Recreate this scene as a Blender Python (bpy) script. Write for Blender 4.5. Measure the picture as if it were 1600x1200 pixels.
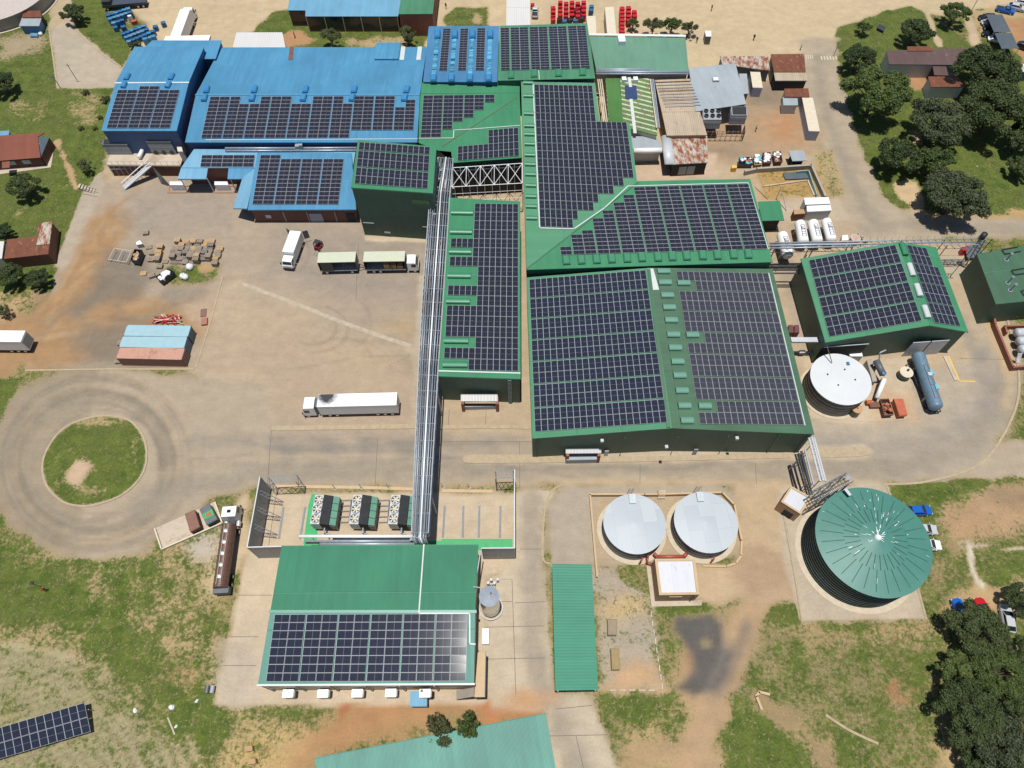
import bpy, bmesh, math, random
import numpy as np
from mathutils import Vector, Matrix
from mathutils.geometry import delaunay_2d_cdt
random.seed(7); np.random.seed(7)
for o in list(bpy.data.objects): bpy.data.objects.remove(o)
scn = bpy.context.scene; col = scn.collection
# ------------------------------------------------------------------ camera (drone, 112 m up, tilted 60 degrees down)
CAM_H = 112.0; F = 1109.0; NX, NY = 815.0, 1236.0          # focal length in photo pixels, image of the point straight below
_d = np.array([NX-800., NY-600., F]); _d /= np.linalg.norm(_d)
_n = np.array([0, 0, 1.]) - _d*_d[2]; _n /= np.linalg.norm(_n)
RW = np.array([np.cross(_n, -_d), _n, -_d])                # rows: world x, y, z in camera axes
cd = bpy.data.cameras.new('camera'); cam = bpy.data.objects.new('camera', cd); col.objects.link(cam)
cd.sensor_width = 36; cd.lens = 36*F/1600; cd.clip_start = 1; cd.clip_end = 6000
_m = Matrix([[RW[i][0], -RW[i][1], -RW[i][2], 0] for i in range(3)] + [[0, 0, 0, 1]])
_m[2][3] = CAM_H; cam.matrix_world = _m; scn.camera = cam
# ------------------------------------------------------------------ sky, sun, exposure
SUN = Vector((-0.020, -0.030, 1.0)).normalized()             # towards the sun: high noon, shadows fall a little right and up
elev = math.asin(SUN.z); azi = math.atan2(SUN.x, SUN.y)
w = bpy.data.worlds.new('World'); scn.world = w; w.use_nodes = True
nt = w.node_tree; sk = nt.nodes.new('ShaderNodeTexSky'); sk.sky_type = 'NISHITA'; sk.sun_disc = False
sk.sun_elevation = elev; sk.sun_rotation = azi; sk.air_density = 1.0; sk.dust_density = 1.5; sk.altitude = 1500
nt.links.new(sk.outputs[0], nt.nodes['Background'].inputs[0]); nt.nodes['Background'].inputs[1].default_value = 0.085
sl = bpy.data.lights.new('sun', 'SUN'); sl.energy = 4.6; sl.angle = math.radians(0.55); sl.color = (1.0, 0.965, 0.9)
so = bpy.data.objects.new('sun', sl); col.objects.link(so); so.rotation_euler = (-SUN).to_track_quat('-Z', 'Y').to_euler(); so.location = (0, 0, 300)
scn.view_settings.view_transform = 'Standard'; scn.view_settings.look = 'None'; scn.view_settings.gamma = 1
scn.view_settings.exposure = 0.0
scn.render.engine = 'CYCLES'
scn.cycles.max_bounces = 5; scn.cycles.diffuse_bounces = 3; scn.cycles.glossy_bounces = 2; scn.cycles.transparent_max_bounces = 4

# ------------------------------------------------------------------ helpers
def W(px, py, z=0.0):
    v = RW @ np.array([px-800., py-600., F]); t = -(CAM_H-z)/v[2]
    return Vector((v[0]*t, v[1]*t, z))
def plane3(a, b, c):
    A, B, C = W(*a), W(*b), W(*c); n = (B-A).cross(C-A).normalized()
    if n.z < 0: n = -n
    return A, n
def onp(pl, px, py):
    v = Vector(RW @ np.array([px-800., py-600., F])); c = Vector((0, 0, CAM_H))
    t = (pl[0]-c).dot(pl[1])/v.dot(pl[1]); return c+v*t
def lin(r, g, b):
    f = lambda c: (c/255/12.92) if c/255 <= .04045 else ((c/255+.055)/1.055)**2.4
    return (f(r), f(g), f(b))
KOBS = 1.55
def obs(r, g, b): return tuple(min(.85, c/KOBS) for c in lin(r, g, b))   # colour seen in full sun -> base colour

ORG = {}
def tag(o, label=None, cat=None, group=None, kind=None):
    if label: o['label'] = label
    if cat: o['category'] = cat
    if group: o['group'] = group
    if kind: o['kind'] = kind
    return o
def thing(name, label, cat, loc, group=None, rz=0.0):
    o = bpy.data.objects.new(name, None); col.objects.link(o); o.empty_display_size = .5
    o.location = loc; o.rotation_euler = (0, 0, rz); ORG[o.name] = Vector(loc)
    return tag(o, label, cat, group)
class MB:
    def __init__(s): s.v = []; s.f = []; s.m = []; s.uv = None
    def add(s, vs, fs, m=0):
        b = len(s.v); s.v += [tuple(v) for v in vs]; s.f += [tuple(i+b for i in f) for f in fs]; s.m += [m]*len(fs); return s
    def hexa(s, b4, t4, m=0):
        return s.add(list(b4)+list(t4), [(3,2,1,0),(4,5,6,7),(0,1,5,4),(1,2,6,5),(2,3,7,6),(3,0,4,7)], m)
    def box(s, x, y, z, sx, sy, sz, rz=0, m=0):
        c, n = math.cos(rz), math.sin(rz); q = [(-sx/2,-sy/2),(sx/2,-sy/2),(sx/2,sy/2),(-sx/2,sy/2)]
        p = [(x+a*c-b*n, y+a*n+b*c) for a, b in q]
        return s.hexa([(a,b,z) for a,b in p], [(a,b,z+sz) for a,b in p], m)
    def prism(s, pts, z0, z1, m=0):
        n = len(pts); a = sum(pts[i][0]*pts[(i+1)%n][1]-pts[(i+1)%n][0]*pts[i][1] for i in range(n))
        if a < 0: pts = pts[::-1]
        vs = [(p[0],p[1],z0) for p in pts]+[(p[0],p[1],z1) for p in pts]
        return s.add(vs, [tuple(range(n-1,-1,-1)), tuple(range(n,2*n))]+[(i,(i+1)%n,n+(i+1)%n,n+i) for i in range(n)], m)
    def cyl(s, p0, p1, r, n=8, r2=None, m=0, caps=True):
        p0, p1 = Vector(p0), Vector(p1); r2 = r if r2 is None else r2; d = (p1-p0)
        if d.length < 1e-6: return s
        q = d.to_track_quat('Z', 'Y'); vs = []
        for p, rr in ((p0, r), (p1, r2)):
            for i in range(n):
                a = 2*math.pi*i/n; vs.append(p+q@Vector((math.cos(a)*rr, math.sin(a)*rr, 0)))
        fs = [(i,(i+1)%n,n+(i+1)%n,n+i) for i in range(n)]
        if caps: fs += [tuple(range(n-1,-1,-1)), tuple(range(n,2*n))]
        return s.add(vs, fs, m)
    def tube(s, pts, r, n=6, m=0):
        for a, b in zip(pts[:-1], pts[1:]): s.cyl(a, b, r, n, m=m)
        return s
    def bar(s, a, b, t, m=0): return s.cyl(a, b, t*.62, 4, m=m)
    def lathe(s, x, y, prof, n=32, m=0):
        vs = []; fs = []; k = len(prof)
        for i in range(n):
            a = 2*math.pi*i/n
            for r, z in prof: vs.append((x+math.cos(a)*r, y+math.sin(a)*r, z))
        for i in range(n):
            j = (i+1) % n
            for q in range(k-1): fs.append((i*k+q, j*k+q, j*k+q+1, i*k+q+1))
        return s.add(vs, fs, m)
    def mesh(s, name, mats, off=Vector((0,0,0)), smooth=False):
        me = bpy.data.meshes.new(name); me.from_pydata([(v[0]-off[0], v[1]-off[1], v[2]-off[2]) for v in s.v], [], s.f)
        for mt in (mats if isinstance(mats, (list, tuple)) else [mats]): me.materials.append(mt)
        me.polygons.foreach_set('material_index', s.m)
        if smooth: me.polygons.foreach_set('use_smooth', [True]*len(s.f))
        me.update(); return me
def put(mb, name, mats, parent, local=False, smooth=False):
    """one part: a mesh under its thing or part (world coordinates unless local)"""
    off = Vector((0,0,0)) if local else ORG[parent.name]
    o = bpy.data.objects.new(name, mb.mesh(name, mats, off, smooth)); col.objects.link(o); o.parent = parent
    ORG[o.name] = ORG.get(parent.name, Vector((0,0,0))); return o
def solo(mb, name, mats, label, cat, group=None, loc=None, smooth=False, kind=None):
    if loc is None:
        a = np.array(mb.v); loc = Vector(((a[:,0].min()+a[:,0].max())/2, (a[:,1].min()+a[:,1].max())/2, a[:,2].min()))
    o = bpy.data.objects.new(name, mb.mesh(name, mats, Vector(loc), smooth)); col.objects.link(o); o.location = loc; ORG[o.name] = Vector(loc)
    return tag(o, label, cat, group, kind)
def copy_tree(o, parent=None):
    c = o.copy(); col.objects.link(c)
    if parent: c.parent = parent
    for ch in list(o.children): copy_tree(ch, c)
    return c
def base_of(pts): return Vector((sum(p[0] for p in pts)/len(pts), sum(p[1] for p in pts)/len(pts), 0))

# ------------------------------------------------------------------ materials
MATS = {}
def mat(name, c=(.5,.5,.5), rough=.7, metal=0., var=.12, scale=1.2, bump=0., c2=None, c2scale=.6, c2amt=.5, spec=.5, streak=None, emit=None):
    """paint / metal / masonry: base colour with large and fine noise, optional second colour in blotches"""
    if name in MATS: return MATS[name]
    m = bpy.data.materials.new(name); m.use_nodes = True; t = m.node_tree; N = t.nodes; L = t.links
    b = N['Principled BSDF']; b.inputs['Roughness'].default_value = rough; b.inputs['Metallic'].default_value = metal
    b.inputs['Specular IOR Level'].default_value = spec
    g = N.new('ShaderNodeNewGeometry'); mp = N.new('ShaderNodeMapping'); L.new(g.outputs['Position'], mp.inputs[0])
    if streak: mp.inputs['Scale'].default_value = streak
    n1 = N.new('ShaderNodeTexNoise'); n1.inputs['Scale'].default_value = scale; n1.inputs['Detail'].default_value = 6; n1.inputs['Roughness'].default_value = .65
    L.new(mp.outputs[0], n1.inputs['Vector'])
    mr = N.new('ShaderNodeMapRange'); mr.inputs[1].default_value = .3; mr.inputs[2].default_value = .7; mr.inputs[3].default_value = 1-var; mr.inputs[4].default_value = 1+var
    L.new(n1.outputs[0], mr.inputs[0])
    cc = N.new('ShaderNodeRGB'); cc.outputs[0].default_value = (*c, 1); src = cc.outputs[0]
    if c2:
        n2 = N.new('ShaderNodeTexNoise'); n2.inputs['Scale'].default_value = c2scale; n2.inputs['Detail'].default_value = 8; n2.inputs['Roughness'].default_value = .7
        L.new(mp.outputs[0], n2.inputs['Vector'])
        r2 = N.new('ShaderNodeMapRange'); th = 1-c2amt; r2.inputs[1].default_value = .25+.5*th-.06; r2.inputs[2].default_value = .25+.5*th+.06; L.new(n2.outputs[0], r2.inputs[0])
        mx = N.new('ShaderNodeMix'); mx.data_type = 'RGBA'; L.new(r2.outputs[0], mx.inputs[0]); L.new(src, mx.inputs[6]); mx.inputs[7].default_value = (*c2, 1); src = mx.outputs[2]
    sc = N.new('ShaderNodeVectorMath'); sc.operation = 'SCALE'; L.new(src, sc.inputs[0]); L.new(mr.outputs[0], sc.inputs['Scale']); L.new(sc.outputs[0], b.inputs['Base Color'])
    if bump:
        bp = N.new('ShaderNodeBump'); bp.inputs['Strength'].default_value = bump; bp.inputs['Distance'].default_value = .05; L.new(n1.outputs[0], bp.inputs['Height']); L.new(bp.outputs[0], b.inputs['Normal'])
    MATS[name] = m; return m
def sheetmat(name, c, pitch=.33, fade=.12, rust=None, rustamt=.4, band=None, rough=.45, depth=.03, streakc=None, spots=True):
    """profiled roof or wall sheeting; UV: u across the ribs, v along them, in metres"""
    if name in MATS: return MATS[name]
    m = bpy.data.materials.new(name); m.use_nodes = True; t = m.node_tree; N = t.nodes; L = t.links; b = N['Principled BSDF']
    b.inputs['Roughness'].default_value = rough
    uv = N.new('ShaderNodeUVMap'); uv.uv_map = 'UVMap'; sx = N.new('ShaderNodeSeparateXYZ'); L.new(uv.outputs[0], sx.inputs[0])
    def M(op, a, bb=None, cc=None):
        n = N.new('ShaderNodeMath'); n.operation = op
        for i, q in enumerate((a, bb, cc)):
            if q is None: continue
            if isinstance(q, (int, float)): n.inputs[i].default_value = q
            else: L.new(q, n.inputs[i])
        return n.outputs[0]
    def noise(sc, det, vec, rg=.6):
        n = N.new('ShaderNodeTexNoise'); n.inputs['Scale'].default_value = sc; n.inputs['Detail'].default_value = det; n.inputs['Roughness'].default_value = rg; L.new(vec, n.inputs['Vector']); return n.outputs[0]
    def ramp(x, a, bb, lo=0., hi=1.):
        n = N.new('ShaderNodeMapRange'); L.new(x, n.inputs[0]); n.inputs[1].default_value = a; n.inputs[2].default_value = bb; n.inputs[3].default_value = lo; n.inputs[4].default_value = hi; return n.outputs[0]
    def mix(f, a, bcol):
        n = N.new('ShaderNodeMix'); n.data_type = 'RGBA'; L.new(f, n.inputs[0])
        if isinstance(a, tuple): n.inputs[6].default_value = (*a, 1)
        else: L.new(a, n.inputs[6])
        n.inputs[7].default_value = (*bcol, 1); return n.outputs[2]
    mp = N.new('ShaderNodeMapping'); mp.inputs['Scale'].default_value = (1.6, .12, 1); L.new(uv.outputs[0], mp.inputs[0])
    st = noise(1.0, 5, mp.outputs[0], .7)                    # streaks down the slope
    big = noise(.09, 4, uv.outputs[0])
    # sheets about 0.9 m wide, laps every 7 m: each sheet a slightly different tone
    cell = N.new('ShaderNodeTexWhiteNoise'); cell.noise_dimensions = '2D'; cv = N.new('ShaderNodeCombineXYZ')
    L.new(M('FLOOR', M('DIVIDE', sx.outputs[0], .92)), cv.inputs[0]); L.new(M('FLOOR', M('DIVIDE', sx.outputs[1], 7.3)), cv.inputs[1]); L.new(cv.outputs[0], cell.inputs['Vector'])
    f = M('MULTIPLY', ramp(st, .3, .7, 1-fade*.7, 1+fade*.7), ramp(big, .3, .7, 1-fade, 1+fade))
    f = M('MULTIPLY', f, ramp(cell.outputs['Value'], 0, 1, 1-fade*.35, 1+fade*.35))
    base = c
    cur = N.new('ShaderNodeRGB'); cur.outputs[0].default_value = (*c, 1); cur = cur.outputs[0]
    if band:                                                 # bright translucent sheets across
        cur = mix(M('GREATER_THAN', M('FRACT', M('DIVIDE', sx.outputs[1], band[1])), band[2]), cur, band[0])
    if streakc: cur = mix(ramp(st, .55, .75, 0, .55), cur, streakc)
    if rust:
        mp2 = N.new('ShaderNodeMapping'); mp2.inputs['Scale'].default_value = (.8, .35, 1); L.new(uv.outputs[0], mp2.inputs[0])
        rn = noise(1.1, 7, mp2.outputs[0], .75); th = .72-.44*rustamt; cur = mix(ramp(rn, th-.05, th+.07), cur, rust)
    if spots:
        sp = noise(.9, 8, uv.outputs[0], .85); cur = mix(ramp(sp, .735, .76, 0, .6), cur, (.6, .62, .6))
    sc = N.new('ShaderNodeVectorMath'); sc.operation = 'SCALE'; L.new(cur, sc.inputs[0]); L.new(f, sc.inputs['Scale']); L.new(sc.outputs[0], b.inputs['Base Color'])
    s = M('SINE', M('MULTIPLY', sx.outputs[0], 2*math.pi/pitch)); s = M('POWER', M('ABSOLUTE', s), 3.0)
    lap = ramp(M('ABSOLUTE', M('SUBTRACT', M('FRACT', M('DIVIDE', sx.outputs[1], 7.3)), .5)), .485, .5)
    bp = N.new('ShaderNodeBump'); bp.inputs['Strength'].default_value = 1; bp.inputs['Distance'].default_value = depth
    L.new(M('ADD', s, lap), bp.inputs['Height']); L.new(bp.outputs[0], b.inputs['Normal'])
    MATS[name] = m; return m

GREEN = sheetmat('green_roof_sheet', obs(78,158,114), fade=.10)
GREEN2 = sheetmat('old_green_roof_sheet', obs(92,158,120), fade=.16)
GREENP = sheetmat('pale_green_roof_sheet', obs(124,173,146), fade=.10)
GREEND = sheetmat('dusty_dark_green_roof_sheet', obs(80,122,92), fade=.16)
GREENC = sheetmat('carport_green_sheet', obs(56,156,116), fade=.12)
GREENT = sheetmat('turquoise_roof_sheet', obs(100,165,148), fade=.14)
GREENB = sheetmat('bottom_green_roof_sheet', obs(72,148,114), fade=.10)
BLUE = sheetmat('blue_roof_sheet', obs(92,164,206), fade=.13, streakc=obs(116,170,200), spots=False)
BLUE2 = sheetmat('faded_blue_roof_sheet', obs(130,192,226), fade=.12, streakc=obs(175,180,175), spots=False)
BLUED = sheetmat('mid_blue_roof_sheet', obs(86,148,196), fade=.12, spots=False)
WGREEN = sheetmat('dark_green_wall_sheet', (.035,.105,.075), pitch=.33, fade=.12, rough=.5, spots=False)
WBLUE = sheetmat('navy_wall_sheet', (.025,.09,.22), pitch=.33, fade=.1, rough=.5, spots=False)
ZINC = sheetmat('galvanised_sheet', obs(196,206,212), pitch=.25, fade=.10, rough=.5, spots=False)
PALE = sheetmat('pale_corrugated_sheet', obs(226,206,178), pitch=.9, fade=.14, rust=obs(160,100,62), rustamt=.22, depth=.12)
RUST = sheetmat('rust_streaked_sheet', obs(232,222,205), pitch=.9, fade=.14, rust=obs(176,96,52), rustamt=.52, depth=.12)
RUSTD = sheetmat('deep_rust_sheet', obs(150,92,66), pitch=.5, fade=.2, rust=obs(205,165,125), rustamt=.28, depth=.06)
BROWN = sheetmat('brown_roof_sheet', obs(122,98,92), pitch=.4, fade=.12, rust=obs(190,150,120), rustamt=.18, depth=.05)
STRIPE = sheetmat('striped_green_sheet', obs(112,146,84), pitch=.5, fade=.16, band=(obs(226,232,200), 1.45, .70), rust=obs(150,132,108), rustamt=.36, rough=.6)
GRASSGREEN = sheetmat('leaf_green_sheet', obs(94,144,76), fade=.12, spots=False)
REDTILE = sheetmat('red_tile_roof', obs(176,104,82), pitch=.42, fade=.14, depth=.1, rough=.8, spots=False)
WHITE_SHEET = sheetmat('white_sheet', obs(250,248,244), pitch=1.1, fade=.04, depth=.1, spots=False)
SLAT = sheetmat('skylight_strip_blue', obs(122,200,238), pitch=1.1, fade=.06, depth=.15, spots=False)
WHITE = mat('white_paint', (.78,.78,.77), .45, var=.05)
CREAM = mat('cream_paint', obs(245,232,205), .6, var=.06)
CREAMGREEN = mat('pale_green_tarpaulin', obs(226,232,205), .6, var=.05)
GREYP = mat('grey_paint', (.30,.32,.34), .5, var=.1)
GREYD = mat('dark_grey_panel', (.10,.115,.125), .5, var=.12)
GREYL = mat('light_grey_panel', (.46,.48,.50), .45, var=.1)
STEEL = mat('galvanised_steel', (.34,.36,.39), .5, .3, var=.15, scale=3)
CLAD = mat('pipe_cladding', (.36,.41,.47), .45, .35, var=.15, scale=2)
BLACK = mat('black_rubber', (.018,.018,.02), .7, var=.2)
DARK = mat('dark_void', (.02,.022,.025), .8, var=.3)
BLKP = mat('black_paint', (.03,.032,.036), .45, var=.2)
GLASS = mat('vehicle_glass', (.015,.02,.028), .08, var=.05, spec=.6)
ALU = mat('aluminium', (.62,.63,.65), .35, .4, var=.08)
BRICK = mat('brown_brick', (.15,.068,.05), .85, var=.2, scale=2.5, bump=.2)
BRICKR = mat('red_brick', (.26,.105,.07), .85, var=.2, scale=2.5, bump=.2)
TANW = mat('tan_plaster', obs(214,172,132), .85, var=.1, scale=.8)
TANL = mat('light_tan_coping', obs(226,196,156), .85, var=.08, scale=.8)
CONC = mat('pale_concrete', obs(222,205,182), .85, var=.1, scale=.5, c2=obs(188,168,142), c2scale=.25, c2amt=.4)
CONCG = mat('grey_concrete', obs(190,180,165), .85, var=.12, scale=.5)
KERB = mat('kerb_concrete', obs(200,180,148), .85, var=.14, scale=1.4)
REDP = mat('red_oxide_pipe', (.36,.075,.05), .5, var=.12)
REDC = mat('bright_red_plastic', (.46,.012,.02), .45, var=.15, scale=2)
ORANGE = mat('orange_steel', (.42,.10,.045), .6, var=.15, c2=(.2,.05,.03), c2scale=.9, c2amt=.25)
YEL = mat('yellow_paint', (.70,.42,.05), .6, var=.12)
BLUECR = mat('blue_plastic', (.03,.13,.28), .5, var=.2, scale=1.5)
BLUECL = mat('worn_blue_plastic', (.10,.24,.36), .55, var=.2, scale=1.5)
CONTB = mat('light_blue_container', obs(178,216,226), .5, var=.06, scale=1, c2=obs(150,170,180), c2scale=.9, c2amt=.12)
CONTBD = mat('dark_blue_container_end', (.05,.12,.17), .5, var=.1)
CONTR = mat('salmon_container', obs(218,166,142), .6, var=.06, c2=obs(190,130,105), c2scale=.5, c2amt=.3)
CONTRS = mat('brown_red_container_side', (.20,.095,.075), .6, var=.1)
PALLET = mat('weathered_pallet_wood', obs(186,168,146), .9, var=.22, scale=2)
PALLETN = mat('fresh_pallet_wood', obs(228,192,146), .9, var=.2, scale=2)
PALLETD = mat('grey_pallet_wood', obs(162,152,144), .9, var=.22, scale=2)
CARD = mat('cardboard', obs(208,168,126), .9, var=.12)
RUSTM = mat('rusted_steel', (.16,.075,.05), .8, var=.25, scale=1.5)
BAG = mat('white_woven_bag', (.70,.70,.72), .7, var=.1, scale=3)
TANKBR = mat('brown_tanker_paint', (.115,.06,.045), .4, var=.15)
BARK = mat('bark', (.09,.065,.045), .9, var=.25, scale=4)
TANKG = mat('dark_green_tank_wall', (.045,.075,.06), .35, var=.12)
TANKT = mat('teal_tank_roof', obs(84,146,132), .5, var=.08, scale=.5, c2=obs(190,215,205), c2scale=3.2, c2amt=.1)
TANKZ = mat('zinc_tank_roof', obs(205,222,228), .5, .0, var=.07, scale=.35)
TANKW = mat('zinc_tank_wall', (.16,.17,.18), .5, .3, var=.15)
TANKWH = mat('white_tank_roof', obs(238,242,244), .55, var=.04, scale=.4)
SAIL = mat('grey_shade_cloth', (.075,.095,.115), .85, var=.08)
TURQ = mat('turquoise_cloth', (.10,.42,.52), .6, var=.1)
SKIN = mat('skin', (.12,.06,.04), .6, var=.05)
GLASSG = mat('green_translucent_panel', obs(120,175,150), .35, var=.12)
FLOORG = mat('green_floor_paint', obs(62,190,116), .6, var=.12, scale=.8)
# ------------------------------------------------------------------ the ground: colours of soil, concrete and grass laid out in plan
C_YARD = obs(186,168,146); C_GREY = obs(170,157,142); C_ROAD = obs(168,156,138); C_SLAB = obs(216,196,168); C_TOP = obs(214,192,156)
C_ORANGE = obs(182,146,107); C_DIRT = obs(204,170,128); C_GRAV = obs(138,128,114); C_DARK = obs(98,94,90); C_RED = obs(186,104,66)
C_SOIL = obs(166,148,104); C_STRAW = obs(192,168,124); C_PALE = obs(170,158,120); C_GRVL = obs(190,176,156)
PAINT = []
def P(pts, c, soft=.4, veg=0., a=1.0): PAINT.append(('p', [W(*q)[:2] for q in pts], c, soft, veg, a))
def LN(pts, wd, c, soft=.3, veg=None, a=1.0): PAINT.append(('l', [W(*q)[:2] for q in pts], c, soft, veg, a, wd))
def ell(cx, cy, rx, ry, n=28, rot=0.):
    return [(cx+rx*math.cos(t)*math.cos(rot)-ry*math.sin(t)*math.sin(rot), cy+rx*math.cos(t)*math.sin(rot)+ry*math.sin(t)*math.cos(rot)) for t in [2*math.pi*i/n for i in range(n)]]
def arc0(cx, cy, rx, ry): return [(cx+rx*math.cos(t), cy+ry*math.sin(t)) for t in [-1.65+i*.12 for i in range(15)]]
# lawns and rough grass
P([(160,120),(230,62),(930,20),(1130,60),(1260,120),(1300,330),(1530,390),(1580,600),(1480,740),(1240,760),(420,760),(340,600),(160,290)], obs(200,178,148), 2., 0)
P([(-60,-20),(92,-20),(92,138),(178,137),(160,262),(130,300),(85,415),(104,425),(92,455),(-60,520)], C_SOIL, 1., .86)
P(ell(40,172,34,16), C_STRAW, 3, .45, .8); P(ell(135,168,32,30), C_STRAW, 3, .42, .8); P(ell(30,75,40,14), obs(170,155,125), 3, .3, .7)
P([(0,55),(70,48),(78,62),(40,85),(0,95)], obs(180,162,132), 2, .2, .8)
LN([(88,222),(100,245),(108,265),(120,292)], 1.3, C_DIRT, .6, .1); LN([(20,338),(60,312),(105,290)], 1., C_STRAW, .6, .4, .6)
P([(-60,455),(92,455),(60,470),(30,500),(-60,520)], C_DIRT, 1.5, .45)
P([(30,495),(60,455),(100,440),(110,470),(60,490)], C_DARK, 2, .05, .4)
P([(-60,590),(32,592),(0,690),(-60,760)], C_SOIL, .6, .9)
P([(-80,800),(20,845),(110,872),(180,862),(245,835),(300,800),(345,790),(340,905),(333,1105),(500,1112),(480,1260),(-80,1260)], C_STRAW, 1., .62)
P([(-80,840),(60,880),(120,900),(150,960),(40,975),(-80,980)], C_SOIL, 3, .85, .8); P(ell(40,1010,45,18), obs(196,164,122), 4, .25, .8)
P([(-80,1015),(70,1005),(160,1050),(210,1105),(270,1150),(300,1260),(-80,1260)], C_PALE, 3, .36)
for k in range(30):
    r_ = 40+k*9; LN([(x,y) for x, y in arc0(-60,1230,r_*1.25,r_*.75)], .9, obs(200,188,148) if k % 2 else obs(122,118,80), .7, (.16 if k % 2 else .6), .7)
P([(130,960),(190,985),(260,1060),(330,1120),(330,1160),(250,1130),(170,1050)], C_SOIL, 4, .82, .8)
P(ell(290,955,45,50), C_STRAW, 5, .45, .8); P(ell(285,1060,18,14), obs(186,130,92), 3, .35, .7); P(ell(330,890,12,40), obs(212,190,150), 2, .25, .7)
P(ell(318,850,22,26), obs(205,196,184), 3, .15, .9)
P([(410,1110),(520,1108),(520,1125),(440,1140),(400,1130)], C_SOIL, 2, .75)
P([(540,1085),(760,1085),(770,1115),(690,1128),(500,1180),(480,1230),(430,1230),(410,1200),(470,1140),(530,1120)], obs(190,146,104), 2.5, .08)
P([(340,1200),(400,1130),(470,1140),(440,1230),(340,1230)], obs(205,175,120), 4, .35)
P([(530,1092),(555,1090),(550,1105),(532,1122)], C_RED, .6, 0); P([(740,1080),(800,1078),(860,1105),(850,1118),(760,1128)], obs(204,138,96), 1.5, 0); P([(560,1086),(625,1084),(640,1096),(560,1102)], obs(214,160,112), 1., 0)
# right-hand fields
P([(935,930),(1160,930),(1260,940),(1470,970),(1400,755),(1500,738),(1580,690),(1680,690),(1680,1260),(960,1260),(940,1085)], obs(158,142,100), 1.2, .52)
P([(1400,760),(1500,745),(1575,700),(1680,660),(1680,745),(1560,760),(1470,795),(1450,830),(1425,800)], C_SOIL, 1.5, .88)
P([(1470,790),(1560,760),(1680,745),(1680,820),(1590,830),(1540,850),(1480,850)], obs(194,160,122), 2, .26); P(ell(1580,780,25,10), C_DARK, 2, .1, .6)
P([(1510,855),(1680,840),(1680,930),(1540,930)], C_SOIL, 2, .72); P([(1500,925),(1600,905),(1600,950),(1490,960)], obs(205,172,128), 2, .1)
LN([(1515,850),(1520,895),(1535,915)], .7, obs(225,215,190), .3, 0); LN([(1500,850),(1600,858)], .5, obs(225,210,185), .3, 0, .7)
P([(1175,940),(1242,940),(1250,975),(1200,965)], C_SOIL, 1.5, .85); P([(1240,970),(1470,970),(1480,1010),(1260,1010)], obs(186,160,116), 2, .5)
P(ell(1350,1060,70,60), obs(150,136,96), 6, .5, .8); P([(1120,1115),(1180,1080),(1260,1130),(1330,1160),(1400,1260),(1120,1260)], C_SOIL, 3, .78)
P([(1180,1085),(1230,1100),(1300,1160),(1330,1210),(1300,1210),(1240,1160),(1185,1110)], obs(176,150,112), 1.5, .15, .8)
P(ell(1410,1078,20,16), obs(190,112,76), 2, .15, .9); P(ell(1408,1080,8,7), obs(150,130,95), 1, .3)
P([(1460,1060),(1475,1120),(1500,1200),(1490,1230),(1440,1120)], obs(206,178,132), 1.5, .15, .9); P([(1430,1030),(1455,1060),(1470,1150),(1440,1160),(1420,1080)], C_SOIL, 3, .8, .8)
P([(1000,1085),(1130,960),(1190,935),(1170,1000),(1130,1100),(1110,1260),(960,1260),(985,1110)], obs(194,164,124), 2, .22)
P([(985,1100),(1040,1085),(1070,1120),(1010,1150),(975,1130)], obs(188,164,112), 3, .5)
P([(940,1082),(1045,1078),(1050,1100),(1000,1128),(955,1125)], C_SOIL, 1.2, .9); P(ell(1055,1140,12,18), C_SOIL, 3, .7)
P([(1026,935),(1140,938),(1145,945),(1080,958),(1025,965)], C_SOIL, 1, .85); P([(1025,960),(1052,960),(1050,1085),(1030,1080)], C_SOIL, 2, .6)
P(ell(1150,1075,14,10), C_DARK, 1.5, .2, .6)
LN([(1180,940),(1160,985),(1140,1050),(1110,1110),(1085,1200),(1075,1250)], 4.2, obs(196,164,128), 1.2, .03, .85); LN([(1165,980),(1150,1025),(1120,1080)], 2.0, C_GRAV, 1., 0, .7)
P([(1058,962),(1110,960),(1130,975),(1128,1010),(1145,1020),(1120,1075),(1085,1088),(1060,1075),(1078,1050),(1075,1015),(1050,985)], obs(104,101,98), .7, 0, .95); P(ell(1103,1007,6,5), obs(186,164,120), .7, .2, .8); P(ell(1078,1035,8,14), obs(186,150,110), 1.5, .1, .7)
LN([(1128,965),(1138,1000),(1120,1050),(1105,1080)], .9, obs(150,140,130), .8, 0, .5)
# gravel strip beside the carport
P([(860,890),(930,880),(1020,930),(1032,1078),(935,1078),(932,935)], C_GRVL, 1., .28); P([(935,935),(1010,935),(1015,965),(940,965)], obs(214,186,138), 2, .35); P([(960,1040),(1030,1030),(1032,1078),(940,1078)], obs(208,172,132), 2, .12)
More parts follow.
